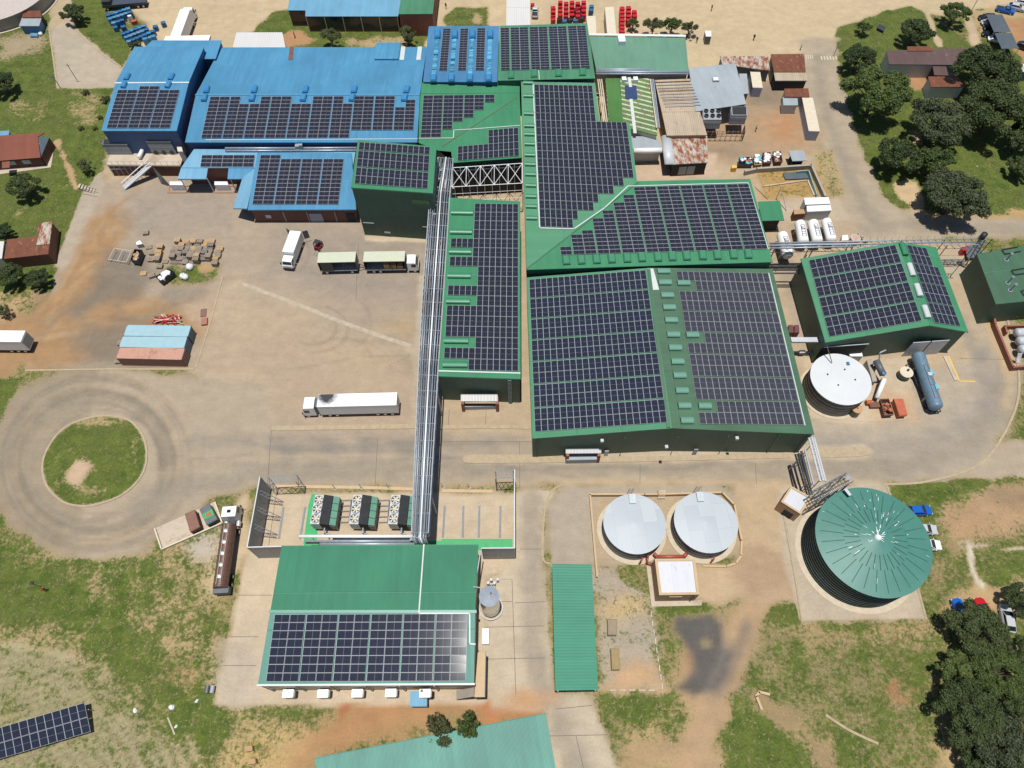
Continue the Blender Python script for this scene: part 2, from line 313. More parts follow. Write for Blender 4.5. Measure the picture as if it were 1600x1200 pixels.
# top: dirt apron, grass islands, road on the right
P([(165,-30),(1700,-30),(1640,0),(1460,25),(1420,10),(1310,45),(1300,80),(1250,130),(1240,200),(900,260),(240,130),(205,70),(250,62)], C_TOP, 1., 0)
P([(100,-30),(170,-30),(165,15),(190,50),(205,75),(190,105),(118,45)], C_SOIL, 1., .85)
P([(398,45),(430,18),(475,10),(560,-10),(690,-20),(668,45),(660,78),(360,78)], C_SOIL, 1., .80); P([(430,55),(470,45),(490,60),(470,76),(425,76)], obs(196,150,110), 1.5, .15); P([(540,60),(640,58),(640,75),(540,75)], C_STRAW, 1.5, .35)
P([(693,25),(710,12),(762,12),(763,42),(695,42)], C_SOIL, .6, .7); P(ell(745,28,6,8), C_STRAW, 1, .2)
P([(1380,20),(1425,10),(1470,40),(1520,75),(1560,40),(1700,20),(1700,345),(1600,345),(1480,340),(1390,335),(1370,300),(1340,230),(1310,150),(1300,80),(1310,45)], C_SOIL, 1., .92)
P([(1441,8),(1450,12),(1475,74),(1464,74)], obs(206,184,150), .5, .05); P([(1505,25),(1515,15),(1535,72),(1518,72)], obs(206,184,152), .5, .05); P([(1505,22),(1700,-15),(1700,0),(1520,22)], obs(206,186,152), .6, .05)
P([(1515,18),(1600,5),(1610,90),(1570,40),(1535,25),(1540,60)], C_STRAW, 1., .2); P([(1570,30),(1700,20),(1700,130),(1600,110)], obs(188,146,104), 1.5, .05)
P([(1418,105),(1450,105),(1450,135),(1430,145),(1415,125)], obs(196,150,108), 1., .1); P([(1425,205),(1445,205),(1440,225),(1425,222)], obs(196,165,120), 1., .2); P(ell(1570,258,40,10), C_STRAW, 3, .5, .7)
LN([(1498,222),(1530,265)], .6, C_STRAW, .5, .3, .8); P([(1385,322),(1440,330),(1700,325),(1700,350),(1390,345)], obs(198,165,115), 1.5, .3)
P([(1395,283),(1435,282),(1445,310),(1440,332),(1400,312)], obs(216,188,148), 1., .1)
P([(1250,60),(1310,60),(1312,120),(1345,235),(1390,320),(1450,338),(1700,345),(1700,375),(1540,372),(1400,372),(1310,378),(1310,330),(1290,240),(1262,180)], obs(190,174,150), 1.2, 0)
LN([(1278,90),(1285,150),(1300,200),(1330,280),(1365,345)], 2.6, C_ROAD, 1.0, 0, .8); LN([(1310,365),(1400,350),(1600,360),(1700,360)], 3., C_ROAD, 1., 0, .7)
P([(1090,150),(1215,120),(1260,170),(1285,215),(1270,240),(1150,250),(1105,260)], obs(188,160,128), 1.5, 0); P(ell(1195,150,28,18), C_GRAV, 3, 0, .7); P(ell(1225,200,30,22), obs(196,146,104), 4, 0, .8); P(ell(1140,235,40,10), C_GRAV, 3, 0, .5)
P([(985,245),(1120,240),(1120,275),(990,285)], obs(214,188,162), .8, 0)
P([(1270,240),(1300,235),(1320,300),(1310,320),(1290,300)], C_STRAW, 1., .35); P([(1180,262),(1275,255),(1295,305),(1190,312)], obs(200,160,100), 1., .35)
P([(1205,315),(1310,308),(1325,340),(1335,345),(1310,352),(1210,352)], obs(204,186,160), .6, 0); P([(1205,345),(1340,345),(1345,378),(1205,400)], obs(196,174,146), .8, 0)
# left path
P([(78,-30),(106,-30),(118,45),(190,105),(178,137),(90,138),(77,45)], obs(196,182,160), .35, .04); P([(78,-10),(104,-10),(112,38),(80,42)], obs(200,180,146), 1., .08)
# the yard and its worn dirt edge
P([(165,285),(400,255),(560,300),(700,360),(700,590),(640,680),(420,690),(330,640),(300,575),(40,575),(130,300)], C_YARD, .6, 0)
P([(155,270),(165,285),(105,421),(83,417),(128,303)], obs(190,176,156), .35, 0)
P([(-60,515),(40,492),(95,445),(118,400),(140,345),(170,320),(215,340),(190,380),(170,420),(230,470),(300,480),(345,470),(338,530),(200,540),(120,575),(30,575),(-60,640)], C_ORANGE, 2.2, .02)
rr_ = random.Random(3)
for i in range(46):
    t_ = rr_.random(); bx, by = (40+t_*120, 560-t_*220) if i % 2 else (10+t_*320, 545-t_*75+rr_.gauss(0,14)); l_ = rr_.uniform(18,55); an = rr_.gauss(-1.0 if i % 2 else -.25, .18)
    LN([(bx+rr_.gauss(0,16),by), (bx+math.cos(an)*l_, by+math.sin(an)*l_*.8), (bx+math.cos(an)*l_*2, by+math.sin(an)*l_*1.5)], rr_.uniform(.5,1.3), rr_.choice((obs(196,158,114), obs(172,136,100), obs(160,144,124), obs(204,172,132))), .5, None, rr_.uniform(.3,.6))
P([(165,395),(230,395),(240,440),(210,470),(150,480),(115,500),(100,490),(140,450)], C_GRAV, 3., 0, .85); P([(110,520),(180,500),(240,500),(230,570),(135,570)], C_GRAV, 3., 0, .8); P([(250,455),(320,450),(345,455),(320,475),(260,480)], C_GRAV, 2.5, 0, .6)
P([(285,475),(340,462),(335,500),(300,500)], obs(206,180,154), 2, 0, .7)
P([(260,418),(345,412),(340,438),(300,446),(255,440)], C_SOIL, 1.2, .65); P(ell(325,418,12,5), obs(206,170,120), 1, .1)
P([(345,440),(372,440),(420,560),(420,670),(310,600),(305,575)], obs(202,182,154), 2, 0, .8)
P([(430,340),(660,372),(660,470),(560,470),(420,430)], C_GREY, 4, 0, .8); P([(200,300),(360,290),(360,350),(230,370),(190,350)], C_GREY, 4, 0, .7)
P(ell(630,510,22,10), obs(206,170,120), 3, 0, .5); P(ell(430,500,60,30), obs(206,184,150), 5, 0, .6); P(ell(560,560,50,20), obs(208,184,146), 5, 0, .7)
LN([(640,545),(665,548)], 1.8, C_SLAB, .4, 0, .5); P([(655,430),(668,430),(664,545),(648,543)], obs(204,190,168), .4, 0, .8); P([(648,545),(664,545),(655,680),(640,680)], obs(206,190,164), .5, 0, .7)
P([(568,368),(668,370),(668,378),(570,377)], C_SLAB, .3, 0)
P([(345,450),(640,560),(655,660),(425,665),(330,640),(305,580)], obs(196,174,146), 6, 0, .7)
# tyre marks
def arc(cx, cy, rx, ry, a0, a1, n=18): return [(cx+rx*math.cos(math.radians(a0+(a1-a0)*i/n)), cy+ry*math.sin(math.radians(a0+(a1-a0)*i/n))) for i in range(n+1)]
for cx, cy, rx, ry, a0, a1, al in [(488,512,38,26,-60,120,.4),(492,514,52,36,-70,110,.45),(520,505,60,48,-50,80,.3),(540,570,70,40,-120,20,.25),(530,560,50,32,-130,0,.22),(440,395,42,38,-40,70,.3),(280,700,38,36,-70,80,.35),(290,690,50,28,-60,70,.22),(250,640,60,30,20,120,.2),(610,610,40,60,-90,20,.15)]:
    LN(arc(cx, cy, rx, ry, a0, a1), .4, C_DARK, .3, None, al*.55)
LN([(470,575),(560,558),(640,555)], .3, C_DARK, .3, None, .2); LN([(602,575),(640,556)], .25, C_DARK, .3, None, .35)
# roads: turning loop on the left, east-west road, loop on the right
P(ell(150,722,172,152), obs(172,157,134), 1.2, 0); P([(150,575),(420,600),(420,690),(850,690),(1640,690),(1640,745),(1380,752),(860,752),(640,757),(430,756),(330,778),(200,868),(120,872)], obs(190,173,149), .7, 0)
rr_ = random.Random(11)
for k in range(34):
    f_ = rr_.random(); ox, oy = rr_.gauss(0,4), rr_.gauss(0,3); e_ = ell(148+ox, 724+oy, 90+f_*68, 80+f_*66, 44, rr_.gauss(0,.05)); i0 = rr_.randrange(44); n_ = rr_.randrange(14,44); e_ = [e_[(i0+j) % 44] for j in range(n_)]
    LN(e_, rr_.uniform(.35,1.0), rr_.choice((obs(150,138,120), obs(142,132,116), obs(182,166,142), obs(178,154,124))), .35, None, rr_.uniform(.18,.5))
LN([(225,790),(300,760),(400,738),(640,730),(860,722),(1240,724),(1400,722),(1500,700)], 4.2, C_ROAD, 1.6, 0, .75)
LN([(300,690),(430,690),(640,686),(800,690)], 3., obs(168,157,142), 1.5, 0, .6); LN([(420,700),(640,695)], 1.2, obs(142,136,128), .8, 0, .6); LN([(440,706),(640,702)], .8, obs(150,142,132), .6, 0, .5)
for i in range(26):
    y0 = rr_.uniform(684,748); x0 = rr_.uniform(150,1200); l_ = rr_.uniform(90,340); LN([(x0,y0),(x0+l_*.5,y0+rr_.gauss(0,4)),(x0+l_,y0+rr_.gauss(0,7))], rr_.uniform(.35,.7), rr_.choice((obs(140,132,122), obs(196,180,156))), .35, None, rr_.uniform(.2,.45))
P([(1255,625),(1540,560),(1500,440),(1440,400),(1540,395),(1600,560),(1585,650),(1530,730),(1440,752),(1250,752),(1255,680)], obs(192,177,155), 1., 0)
LN([(1560,470),(1572,560),(1560,640),(1510,700),(1420,728),(1280,728)], 4.5, C_ROAD, 1.8, 0, .85); LN([(1540,560),(1535,630),(1480,680),(1400,700),(1290,690)], 3.2, obs(168,158,146), 1.6, 0, .7); LN([(1500,500),(1530,560)], 2.5, obs(160,152,140), 1.5, 0, .6)
P([(1255,560),(1420,560),(1430,655),(1330,662),(1262,655)], C_SLAB, .5, 0); P([(1370,600),(1425,620),(1435,655),(1370,660)], obs(212,178,142), 1.5, 0, .7)
P([(1210,400),(1262,420),(1285,520),(1270,560),(1240,520)], obs(186,168,146), 1, 0); P([(1500,395),(1530,395),(1565,500),(1585,575),(1570,590),(1540,520)], obs(206,180,144), .8, 0)
P([(1528,396),(1546,440),(1572,500),(1590,570),(1580,640),(1566,640),(1570,570),(1548,500),(1512,420)], obs(208,184,148), .9, 0, .8)
# pads south of the road
P([(415,770),(810,770),(815,880),(760,905),(760,1100),(333,1103),(385,860)], C_SLAB, .4, 0); P([(338,1000),(405,1000),(400,1100),(335,1100)], obs(206,192,172), 1.5, 0, .6)
P([(385,770),(395,860),(345,925),(340,905),(372,790)], obs(214,190,156), 1., 0); P([(806,765),(870,765),(850,800),(850,870),(866,1085),(925,1085),(985,1260),(860,1260),(850,1110),(770,1110),(757,1085),(760,905),(805,880)], obs(212,196,170), .5, 0)
LN([(832,780),(832,900),(838,1050),(868,1110),(905,1200),(915,1250)], 3.4, C_GREY, 1.3, 0, .7); P([(775,1085),(870,1082),(870,1100),(780,1112)], obs(210,160,112), 1.5, 0, .8)
P([(853,790),(880,762),(940,757),(1130,757),(1150,775),(1158,870),(1020,880),(860,885)], C_GRVL, .6, .06); P([(880,757),(1150,757),(1170,790),(1160,880),(1240,940),(1245,760),(1390,752),(880,750)], obs(206,182,150), .6, 0)
P([(926,775),(1125,773),(1145,800),(1155,868),(1020,875),(930,880)], obs(198,176,146), .6, .12)
P([(1150,765),(1225,760),(1215,800),(1250,900),(1250,940),(1060,940),(1080,885),(1155,880)], obs(206,180,146), 1., 0); P([(1140,860),(1190,850),(1245,885),(1245,935),(1160,940)], obs(180,150,120), 2.5, 0, .7)
P([(1215,770),(1235,757),(1385,755),(1400,800),(1447,968),(1253,971),(1222,860)], obs(206,190,166), .4, 0)
P([(725,712),(830,712),(1350,695),(1365,705),(1350,718),(740,725)], C_SLAB, .4, 0, .8)

def evalpaint(X, Y):
    n = len(X); Cc = np.tile(np.array(C_SOIL), (n, 1)); V = np.full(n, .55)
    def seg(ax, ay, bx, by, x, y):
        dx, dy = bx-ax, by-ay; t = np.clip(((x-ax)*dx+(y-ay)*dy)/(dx*dx+dy*dy+1e-9), 0, 1); return (x-ax-t*dx)**2+(y-ay-t*dy)**2
    wob = .55*np.sin(X*.9+1.3*np.sin(Y*.7))+.45*np.sin(Y*1.1+1.7*np.sin(X*.6))      # uneven edges
    for e in PAINT:
        pts = e[1]; soft = e[3]; pad = soft*1.6+1+(e[6] if e[0] == 'l' else 0)
        xs = [p[0] for p in pts]; ys = [p[1] for p in pts]
        I = np.nonzero((X > min(xs)-pad) & (X < max(xs)+pad) & (Y > min(ys)-pad) & (Y < max(ys)+pad))[0]
        if not len(I): continue
        x, y = X[I], Y[I]; d2 = np.full(len(I), 1e18); k = len(pts); ins = np.zeros(len(I), bool)
        for i in range(k if e[0] == 'p' else k-1):
            a, b = pts[i], pts[(i+1) % k]; d2 = np.minimum(d2, seg(a[0], a[1], b[0], b[1], x, y))
            if e[0] == 'p':
                c = (a[1] > y) != (b[1] > y); ins ^= c & (x < (b[0]-a[0])*(y-a[1])/((b[1]-a[1]) if abs(b[1]-a[1]) > 1e-9 else 1e-9)+a[0])
        d = np.sqrt(d2); sd = np.where(ins, d, -d) if e[0] == 'p' else e[6]/2-d
        sd = sd+wob[I]*min(soft, 1.5)*.55
        f = np.clip(sd/(2*soft)+.5, 0, 1); f = f*f*(3-2*f)*e[5]
        Cc[I] = Cc[I]*(1-f[:, None])+np.array(e[2])*f[:, None]
        if e[4] is not None: V[I] = V[I]*(1-f)+e[4]*f
    return Cc, V
def groundmat():
    m = bpy.data.materials.new('ground_surface'); m.use_nodes = True; t = m.node_tree; N = t.nodes; L = t.links; b = N['Principled BSDF']; b.inputs['Roughness'].default_value = .92; b.inputs['Specular IOR Level'].default_value = .2
    ca = N.new('ShaderNodeAttribute'); ca.attribute_name = 'soil'; va = N.new('ShaderNodeAttribute'); va.attribute_name = 'veg'
    g = N.new('ShaderNodeNewGeometry')
    def noise(sc, det, rg=.62, vec=None):
        n = N.new('ShaderNodeTexNoise'); n.inputs['Scale'].default_value = sc; n.inputs['Detail'].default_value = det; n.inputs['Roughness'].default_value = rg; L.new(vec or g.outputs['Position'], n.inputs['Vector']); return n.outputs[0]
    def ramp(x, a, bb, lo=0., hi=1.):
        n = N.new('ShaderNodeMapRange'); L.new(x, n.inputs[0]); n.inputs[1].default_value = a; n.inputs[2].default_value = bb; n.inputs[3].default_value = lo; n.inputs[4].default_value = hi; return n.outputs[0]
    def M(op, a, bb):
        n = N.new('ShaderNodeMath'); n.operation = op
        for i, q in enumerate((a, bb)):
            if isinstance(q, (int, float)): n.inputs[i].default_value = q
            else: L.new(q, n.inputs[i])
        return n.outputs[0]
    def mix(f, a, c2):
        n = N.new('ShaderNodeMix'); n.data_type = 'RGBA'; L.new(f, n.inputs[0])
        for i, q in ((6, a), (7, c2)):
            if isinstance(q, tuple): n.inputs[i].default_value = (*q, 1)
            else: L.new(q, n.inputs[i])
        return n.outputs[2]
    def scale(c, f):
        n = N.new('ShaderNodeVectorMath'); n.operation = 'SCALE'; L.new(c, n.inputs[0]); L.new(f, n.inputs['Scale']); return n.outputs[0]
    mp = N.new('ShaderNodeMapping'); mp.inputs['Scale'].default_value = (.35, 1.0, 1); mp.inputs['Rotation'].default_value = (0, 0, .35); L.new(g.outputs['Position'], mp.inputs[0])
    n_big, n_mid, n_fine = noise(.06, 5), noise(.45, 7, .7), noise(3.2, 6, .75); n_dir = noise(.5, 6, .7, mp.outputs[0])
    def con(x, k): return M('ADD', M('MULTIPLY', M('SUBTRACT', x, .5), k), .5)
    n_sp = noise(7.5, 3, .6)
    soil = scale(ca.outputs['Color'], M('MULTIPLY', M('MULTIPLY', ramp(n_big, .3, .7, .93, 1.07), ramp(n_mid, .3, .7, .90, 1.10)), M('MULTIPLY', M('MULTIPLY', ramp(n_fine, .3, .7, .90, 1.10), ramp(n_sp, .3, .7, .94, 1.06)), ramp(n_dir, .3, .7, .93, 1.07))))
    stain = ramp(noise(.23, 9, .78), .60, .72, 0, .22); soil = mix(stain, soil, (.12, .10, .085))
    n_hi = noise(1.5, 6, .72); n_lo = noise(.28, 5, .65); n_b2 = noise(2.3, 5, .7)
    gcol = mix(ramp(n_mid, .38, .62), obs(80,102,40), obs(116,130,58)); gcol = mix(ramp(n_big, .42, .68, 0, .5), gcol, obs(116,120,64)); gcol = scale(gcol, ramp(n_fine, .32, .68, .68, 1.30))
    gcol = mix(ramp(n_b2, .57, .68, 0, .5), gcol, obs(158,148,96)); gcol = mix(ramp(noise(.7, 6, .75), .60, .70, 0, .5), gcol, obs(118,98,64))
    nn = con(M('ADD', M('MULTIPLY', n_lo, .38), M('ADD', M('MULTIPLY', n_hi, .46), M('MULTIPLY', n_dir, .16))), 3.0)
    fac = ramp(M('ADD', nn, M('SUBTRACT', va.outputs['Fac'], 1.0)), -.13, .13)
    dry = ramp(n_hi, .40, .66, .78, 1.22); soil = mix(M('MULTIPLY', ramp(va.outputs['Fac'], .1, .4), ramp(n_b2, .50, .64, 0, .45)), soil, (.16, .115, .065)); soil = mix(M('MULTIPLY', ramp(va.outputs['Fac'], .1, .4), ramp(noise(2.9, 4, .7), .54, .66, 0, .55)), soil, obs(216,198,150))
    # almost bare soil stays bare
    fac = M('MULTIPLY', fac, ramp(va.outputs['Fac'], .02, .12))
    L.new(mix(fac, soil, gcol), b.inputs['Base Color'])
    bp = N.new('ShaderNodeBump'); bp.inputs['Distance'].default_value = .12; L.new(ramp(fac, 0, 1, .12, 1.0), bp.inputs['Strength']); L.new(M('ADD', n_fine, M('MULTIPLY', n_mid, .6)), bp.inputs['Height']); L.new(bp.outputs[0], b.inputs['Normal'])
    return m
GROUND = groundmat()
def setattrs(me):
    n = len(me.vertices); co = np.empty(n*3); me.vertices.foreach_get('co', co); co = co.reshape(-1, 3)
    Cc, V = evalpaint(co[:, 0], co[:, 1])
    a = me.attributes.new('soil', 'FLOAT_COLOR', 'POINT'); a.data.foreach_set('color', np.concatenate([Cc, np.ones((n, 1))], 1).astype(np.float32).ravel())
    v = me.attributes.new('veg', 'FLOAT', 'POINT'); v.data.foreach_set('value', V.astype(np.float32))
def gridax(lo, hi, st): return [-3000, -1200, -500, lo-60, lo-20]+list(np.arange(lo, hi+st, st))+[hi+20, hi+60, 500, 1200, 3000]
gx = np.array(gridax(-136, 136, .62)); gy = np.array([-3000,-1000,-300,-60,-20]+list(np.arange(-6, 188, .62))+[200,230,300,500,1000,4000])
XX, YY = np.meshgrid(gx, gy); nx_, ny_ = len(gx), len(gy)
me = bpy.data.meshes.new('ground'); ii = np.arange(nx_*ny_).reshape(ny_, nx_)
fq = np.stack([ii[:-1,:-1], ii[:-1,1:], ii[1:,1:], ii[1:,:-1]], -1).reshape(-1, 4)
me.vertices.add(nx_*ny_); me.vertices.foreach_set('co', np.stack([XX, YY, np.zeros_like(XX)], -1).ravel())
me.loops.add(fq.size); me.loops.foreach_set('vertex_index', fq.ravel()); me.polygons.add(len(fq)); me.polygons.foreach_set('loop_start', np.arange(0, fq.size, 4)); me.polygons.foreach_set('loop_total', np.full(len(fq), 4)); me.update(); me.validate()
me.materials.append(GROUND); setattrs(me)
go = bpy.data.objects.new('ground', me); col.objects.link(go); go['kind'] = 'structure'
def inpoly(pts, x, y):
    r = False; n = len(pts)
    for i in range(n):
        a, b = pts[i], pts[(i+1) % n]
        if (a[1] > y) != (b[1] > y) and x < (b[0]-a[0])*(y-a[1])/(b[1]-a[1])+a[0]: r = not r
    return r
def sheet(name, px, z, step=.9, edge=True):
    """a flat paved sheet with exact edges and a dense interior, coloured by the plan above"""
    pts = [Vector(W(*q)[:2]) for q in px]; out = []
    for a, b in zip(pts, pts[1:]+pts[:1]):
        k = max(1, int((b-a).length/step)); out += [a+(b-a)*i/k for i in range(k)]
    ne = len(out); xs = [p.x for p in pts]; ys = [p.y for p in pts]; vs = list(out)
    y = min(ys)+step*.5
    while y < max(ys):
        x = min(xs)+step*.5
        while x < max(xs):
            if inpoly(pts, x, y): vs.append(Vector((x, y)))
            x += step
        y += step
    r = delaunay_2d_cdt(vs, [(i, (i+1) % ne) for i in range(ne)], [list(range(ne))], 1, 1e-4)
    V, Fs = r[0], r[2]
    me = bpy.data.meshes.new(name); me.from_pydata([(v.x, v.y, 0) for v in V], [], [f for f in Fs]); setattrs(me); me.materials.append(GROUND)
    bm = bmesh.new(); bm.from_mesh(me)
    for f in bm.faces:
        if f.normal.z < 0: f.normal_flip()
    be = [e for e in bm.edges if e.is_boundary]; r = bmesh.ops.extrude_edge_only(bm, edges=be)
    for v in [q for q in r['geom'] if isinstance(q, bmesh.types.BMVert)]: v.co.z = -.02-z
    bm.to_mesh(me); bm.free()
    o = bpy.data.objects.new(name, me); col.objects.link(o); o.location = (0, 0, z); o['kind'] = 'structure'; return o
sheet('yard', [(165,285),(300,240),(560,300),(700,360),(700,600),(640,664),(425,668),(330,640),(300,576),(40,576),(128,303)], .008, .42)
sheet('road', [(40,577),(300,577),(330,641),(424,672),(640,672),(835,672),(1262,666),(1262,640),(1425,655),(1560,560),(1520,470),(1480,398),(1530,396),(1572,500),(1590,590),(1578,655),(1530,722),(1450,750),(1380,755),(1150,755),(860,757),(640,763),(430,757),(330,780),(250,833),(180,862),(110,870),(40,850),(-20,800),(-60,735),(-40,650)], .012, .5)
sheet('access_road', [(812,764),(862,764),(850,800),(850,870),(864,1085),(926,1085),(985,1260),(862,1260),(850,1108),(770,1110),(757,1085),(760,905),(806,880)], .010)
sheet('entrance_road', [(1258,60),(1305,60),(1308,120),(1340,235),(1388,322),(1450,340),(1700,347),(1700,372),(1540,370),(1400,370),(1312,376),(1312,330),(1290,240),(1264,180)], .010)
sheet('gravel_path', [(78,-30),(106,-30),(118,45),(190,105),(178,137),(90,138),(77,45)], .010)
sheet('concrete_apron', [(333,1103),(385,860),(415,768),(808,768),(806,880),(760,905),(757,1092)], .030)
sheet('tank_apron', [(1222,800),(1237,757),(1385,757),(1447,968),(1253,971)], .10)
sheet('equipment_pad', [(1262,556),(1420,560),(1437,655),(1372,660),(1266,655)], .06)
# kerbs: raised strips along the road edges
def smooth(px, closed=False, n=6):
    k = len(px); out = []
    if k < 3: return list(px)
    g = lambda i: px[i % k] if closed else px[max(0, min(k-1, i))]
    for i in range(k if closed else k-1):
        a, b, c, d = g(i-1), g(i), g(i+1), g(i+2)
        for j in range(n):
            t = j/n; out.append(tuple(.5*(2*b[q]+(c[q]-a[q])*t+(2*a[q]-5*b[q]+4*c[q]-d[q])*t*t+(3*b[q]-a[q]-3*c[q]+d[q])*t**3) for q in (0, 1)))
    return out if closed else out+[px[-1]]
def kerb(name, px, wd=.28, h=.13, closed=False, m=None, z0=-.02):
    if len(px) > 3: px = smooth(px, closed)
    pts = [W(*q) for q in px]; mb = MB(); k = len(pts)
    L_ = []
    for i in range(k):
        a = pts[(i-1) % k] if (closed or i > 0) else pts[i]; b = pts[(i+1) % k] if (closed or i < k-1) else pts[i]
        d = (b-a); n = Vector((-d.y, d.x, 0)).normalized()*wd/2; L_.append((pts[i]+n, pts[i]-n))
    for i in range(k if closed else k-1):
        a, b = L_[i], L_[(i+1) % k]
        mb.hexa([(p.x, p.y, z0) for p in (a[0], a[1], b[1], b[0])], [(p.x, p.y, h) for p in (a[0], a[1], b[1], b[0])])
    o = bpy.data.objects.new(name, mb.mesh(name, m or KERB)); col.objects.link(o); o['kind'] = 'structure'; return o
isl = [(113,662),(140,653),(172,650),(200,656),(218,672),(228,695),(229,720),(222,742),(206,762),(186,776),(160,786),(135,791),(108,788),(90,778),(74,760),(67,738),(69,715),(80,692),(95,674)]
P(isl, C_SOIL, .4, .80); P([(115,720),(128,715),(150,730),(135,745),(120,765),(105,750)], obs(214,184,154), 1., .05); P(ell(148,660,45,5), C_STRAW, 1, .35, .8); P(ell(212,700,8,28), C_STRAW, 1, .4, .8); P(ell(90,745,8,30), C_STRAW, 1.2, .45, .8); P(ell(145,765,22,8), C_STRAW, 1, .4, .7)
sheet('roundabout_island', smooth(isl, True, 4), .09, .5)
kerb('roundabout_kerb', isl, .35, .14, True)
kerb('road_kerb', [(1574,500),(1592,590),(1580,655),(1532,724),(1452,752),(1380,757)], .4, .13)
kerb('road_kerb', [(425,669.5),(540,668),(664,666)], .9, .12); kerb('road_kerb', [(690,668),(760,667),(830,668)], .7, .12)
kerb('road_kerb', [(880,758),(862,768),(851,800),(848,870),(860,881)], .3, .12)
kerb('road_kerb', [(40,579),(170,577),(304,577)], .35, .10); kerb('road_kerb', [(348,432),(330,500),(306,575)], .3, .09)
kerb('road_kerb', [(430,760),(560,762),(664,765)], .55, .14, m=TANL); kerb('road_kerb', [(690,767),(770,768)], .55, .14, m=TANL)
kerb('path_edge', [(118,45),(150,78),(190,105)], .35, .12); kerb('path_edge', [(77,45),(84,95),(90,138)], .35, .12)
kerb('apron_kerb', [(1224,800),(1242,900),(1253,971)], .3, .16); kerb('apron_kerb', [(1385,757),(1415,850),(1447,968)], .3, .16)
kerb('apron_edge', [(757,1000),(760,905),(800,905)], .12, .06, m=CONCG)
kerb('track_kerb', [(1290,1117),(1320,1137),(1345,1150),(1372,1162)], .35, .12)
def island(name, px, h=.14):
    mb = MB(); mb.prism([W(*q)[:2] for q in px], -.02, h); o = bpy.data.objects.new(name, mb.mesh(name, KERB)); col.objects.link(o); o['kind'] = 'structure'
island('traffic_island', [(722,718),(726,712),(740,710.5),(832,711),(1000,714),(1235,707),(1240,711),(1235,716),(1000,722),(740,724.5),(726,723)])
island('traffic_island', [(1275,700),(1340,698),(1358,699),(1364,704.5),(1360,711),(1340,714),(1276,716)])
# painted lines and zebra bars
def paintline(name, px, wd, m, z=.02):
    mb = MB(); a, b = W(*px[0]), W(*px[1]); d = (b-a).normalized(); n = Vector((-d.y, d.x, 0))*wd/2
    mb.add([(p.x, p.y, z) for p in (a+n, a-n, b-n, b+n)], [(0,1,2,3)]); o = bpy.data.objects.new(name, mb.mesh(name, m)); col.objects.link(o); o['kind'] = 'structure'
WORN = mat('worn_road_paint', obs(226,214,188), .8, var=.15, scale=2)
for i in range(6): paintline('crossing_bar', [(1283+i*4.6, 87.5),(1284.2+i*4.6, 93.5)], .34, WORN)
for i in range(4): paintline('crossing_bar', [(1259+i*3.4, 86),(1260+i*3.4, 92)], .22, WORN)
paintline('yellow_line', [(1482,556),(1499,595)], .25, YEL, .02); paintline('yellow_line', [(1500,595.5),(1524,596)], .22, YEL, .02); paintline('yellow_line', [(1467,388.5),(1487,389.5)], .25, YEL)

JOINT = mat('slab_joint', (.16,.135,.11), .9)
for a_, c_ in (((357,995),(404,995)),((348,1040),(400,1040)),((372,930),(425,930)),((432,770),(420,852)),((760,940),(800,940)),((758,980),(850,978)),((757,1030),(852,1028)),((800,905),(806,1085)),((590,684),(586,762)),((424,672),(418,757)),((812,764),(812,690)),((850,858),(812,858)),((852,940),(804,942)),((868,1108),(925,1102)),((858,1150),(950,1148)),((900,1150),(915,1215)),((690,690),(832,690)),((700,671),(702,640)),((760,632),(758,668)),((1340,656),(1342,560)),((1262,600),(1420,604)),((1440,400),(1530,398)),((1500,560),(1585,562)),((560,380),(556,470)),((1000,725),(1000,756)),((1180,723),(1182,756))): paintline('slab_joint', [a_, c_], .09, JOINT, .016 if a_[0] > 440 else .035)
kerb('drain_channel', [(378,443),(470,478),(560,513),(648,543)], .85, .022, m=mat('drain_concrete', obs(204,188,164), .9, var=.2, scale=.9))
# ------------------------------------------------------------------ buildings
def roofslab(b, name, pts, m, th=.16, parent=None):
    """one roof slope: pts[0]->pts[1] runs across the ribs (along the eave)"""
    n = len(pts); u = (pts[1]-pts[0]).normalized(); nn = (pts[1]-pts[0]).cross(pts[-1]-pts[0]).normalized()
    if nn.z < 0: nn = -nn
    v = nn.cross(u); me = bpy.data.meshes.new(name); off = ORG[b.name]
    poly = list(pts); a = sum(poly[i].x*poly[(i+1)%n].y-poly[(i+1)%n].x*poly[i].y for i in range(n))
    if a < 0: poly = poly[::-1]
    top = [p-off for p in poly]; bot = [p-off-Vector((0,0,th)) for p in poly]
    fs = [tuple(range(n)), tuple(range(2*n-1, n-1, -1))]+[(n+i, n+(i+1)%n, (i+1)%n, i) for i in range(n)]
    me.from_pydata([tuple(p) for p in top+bot], [], fs); uvl = me.uv_layers.new(name='UVMap')
    for lp in me.loops:
        c = me.vertices[lp.vertex_index].co+off; uvl.data[lp.index].uv = ((c-pts[0]).dot(u), (c-pts[0]).dot(v))
    me.materials.append(m); o = bpy.data.objects.new(name, me); col.objects.link(o); o.parent = parent or b; ORG[o.name] = off; return o
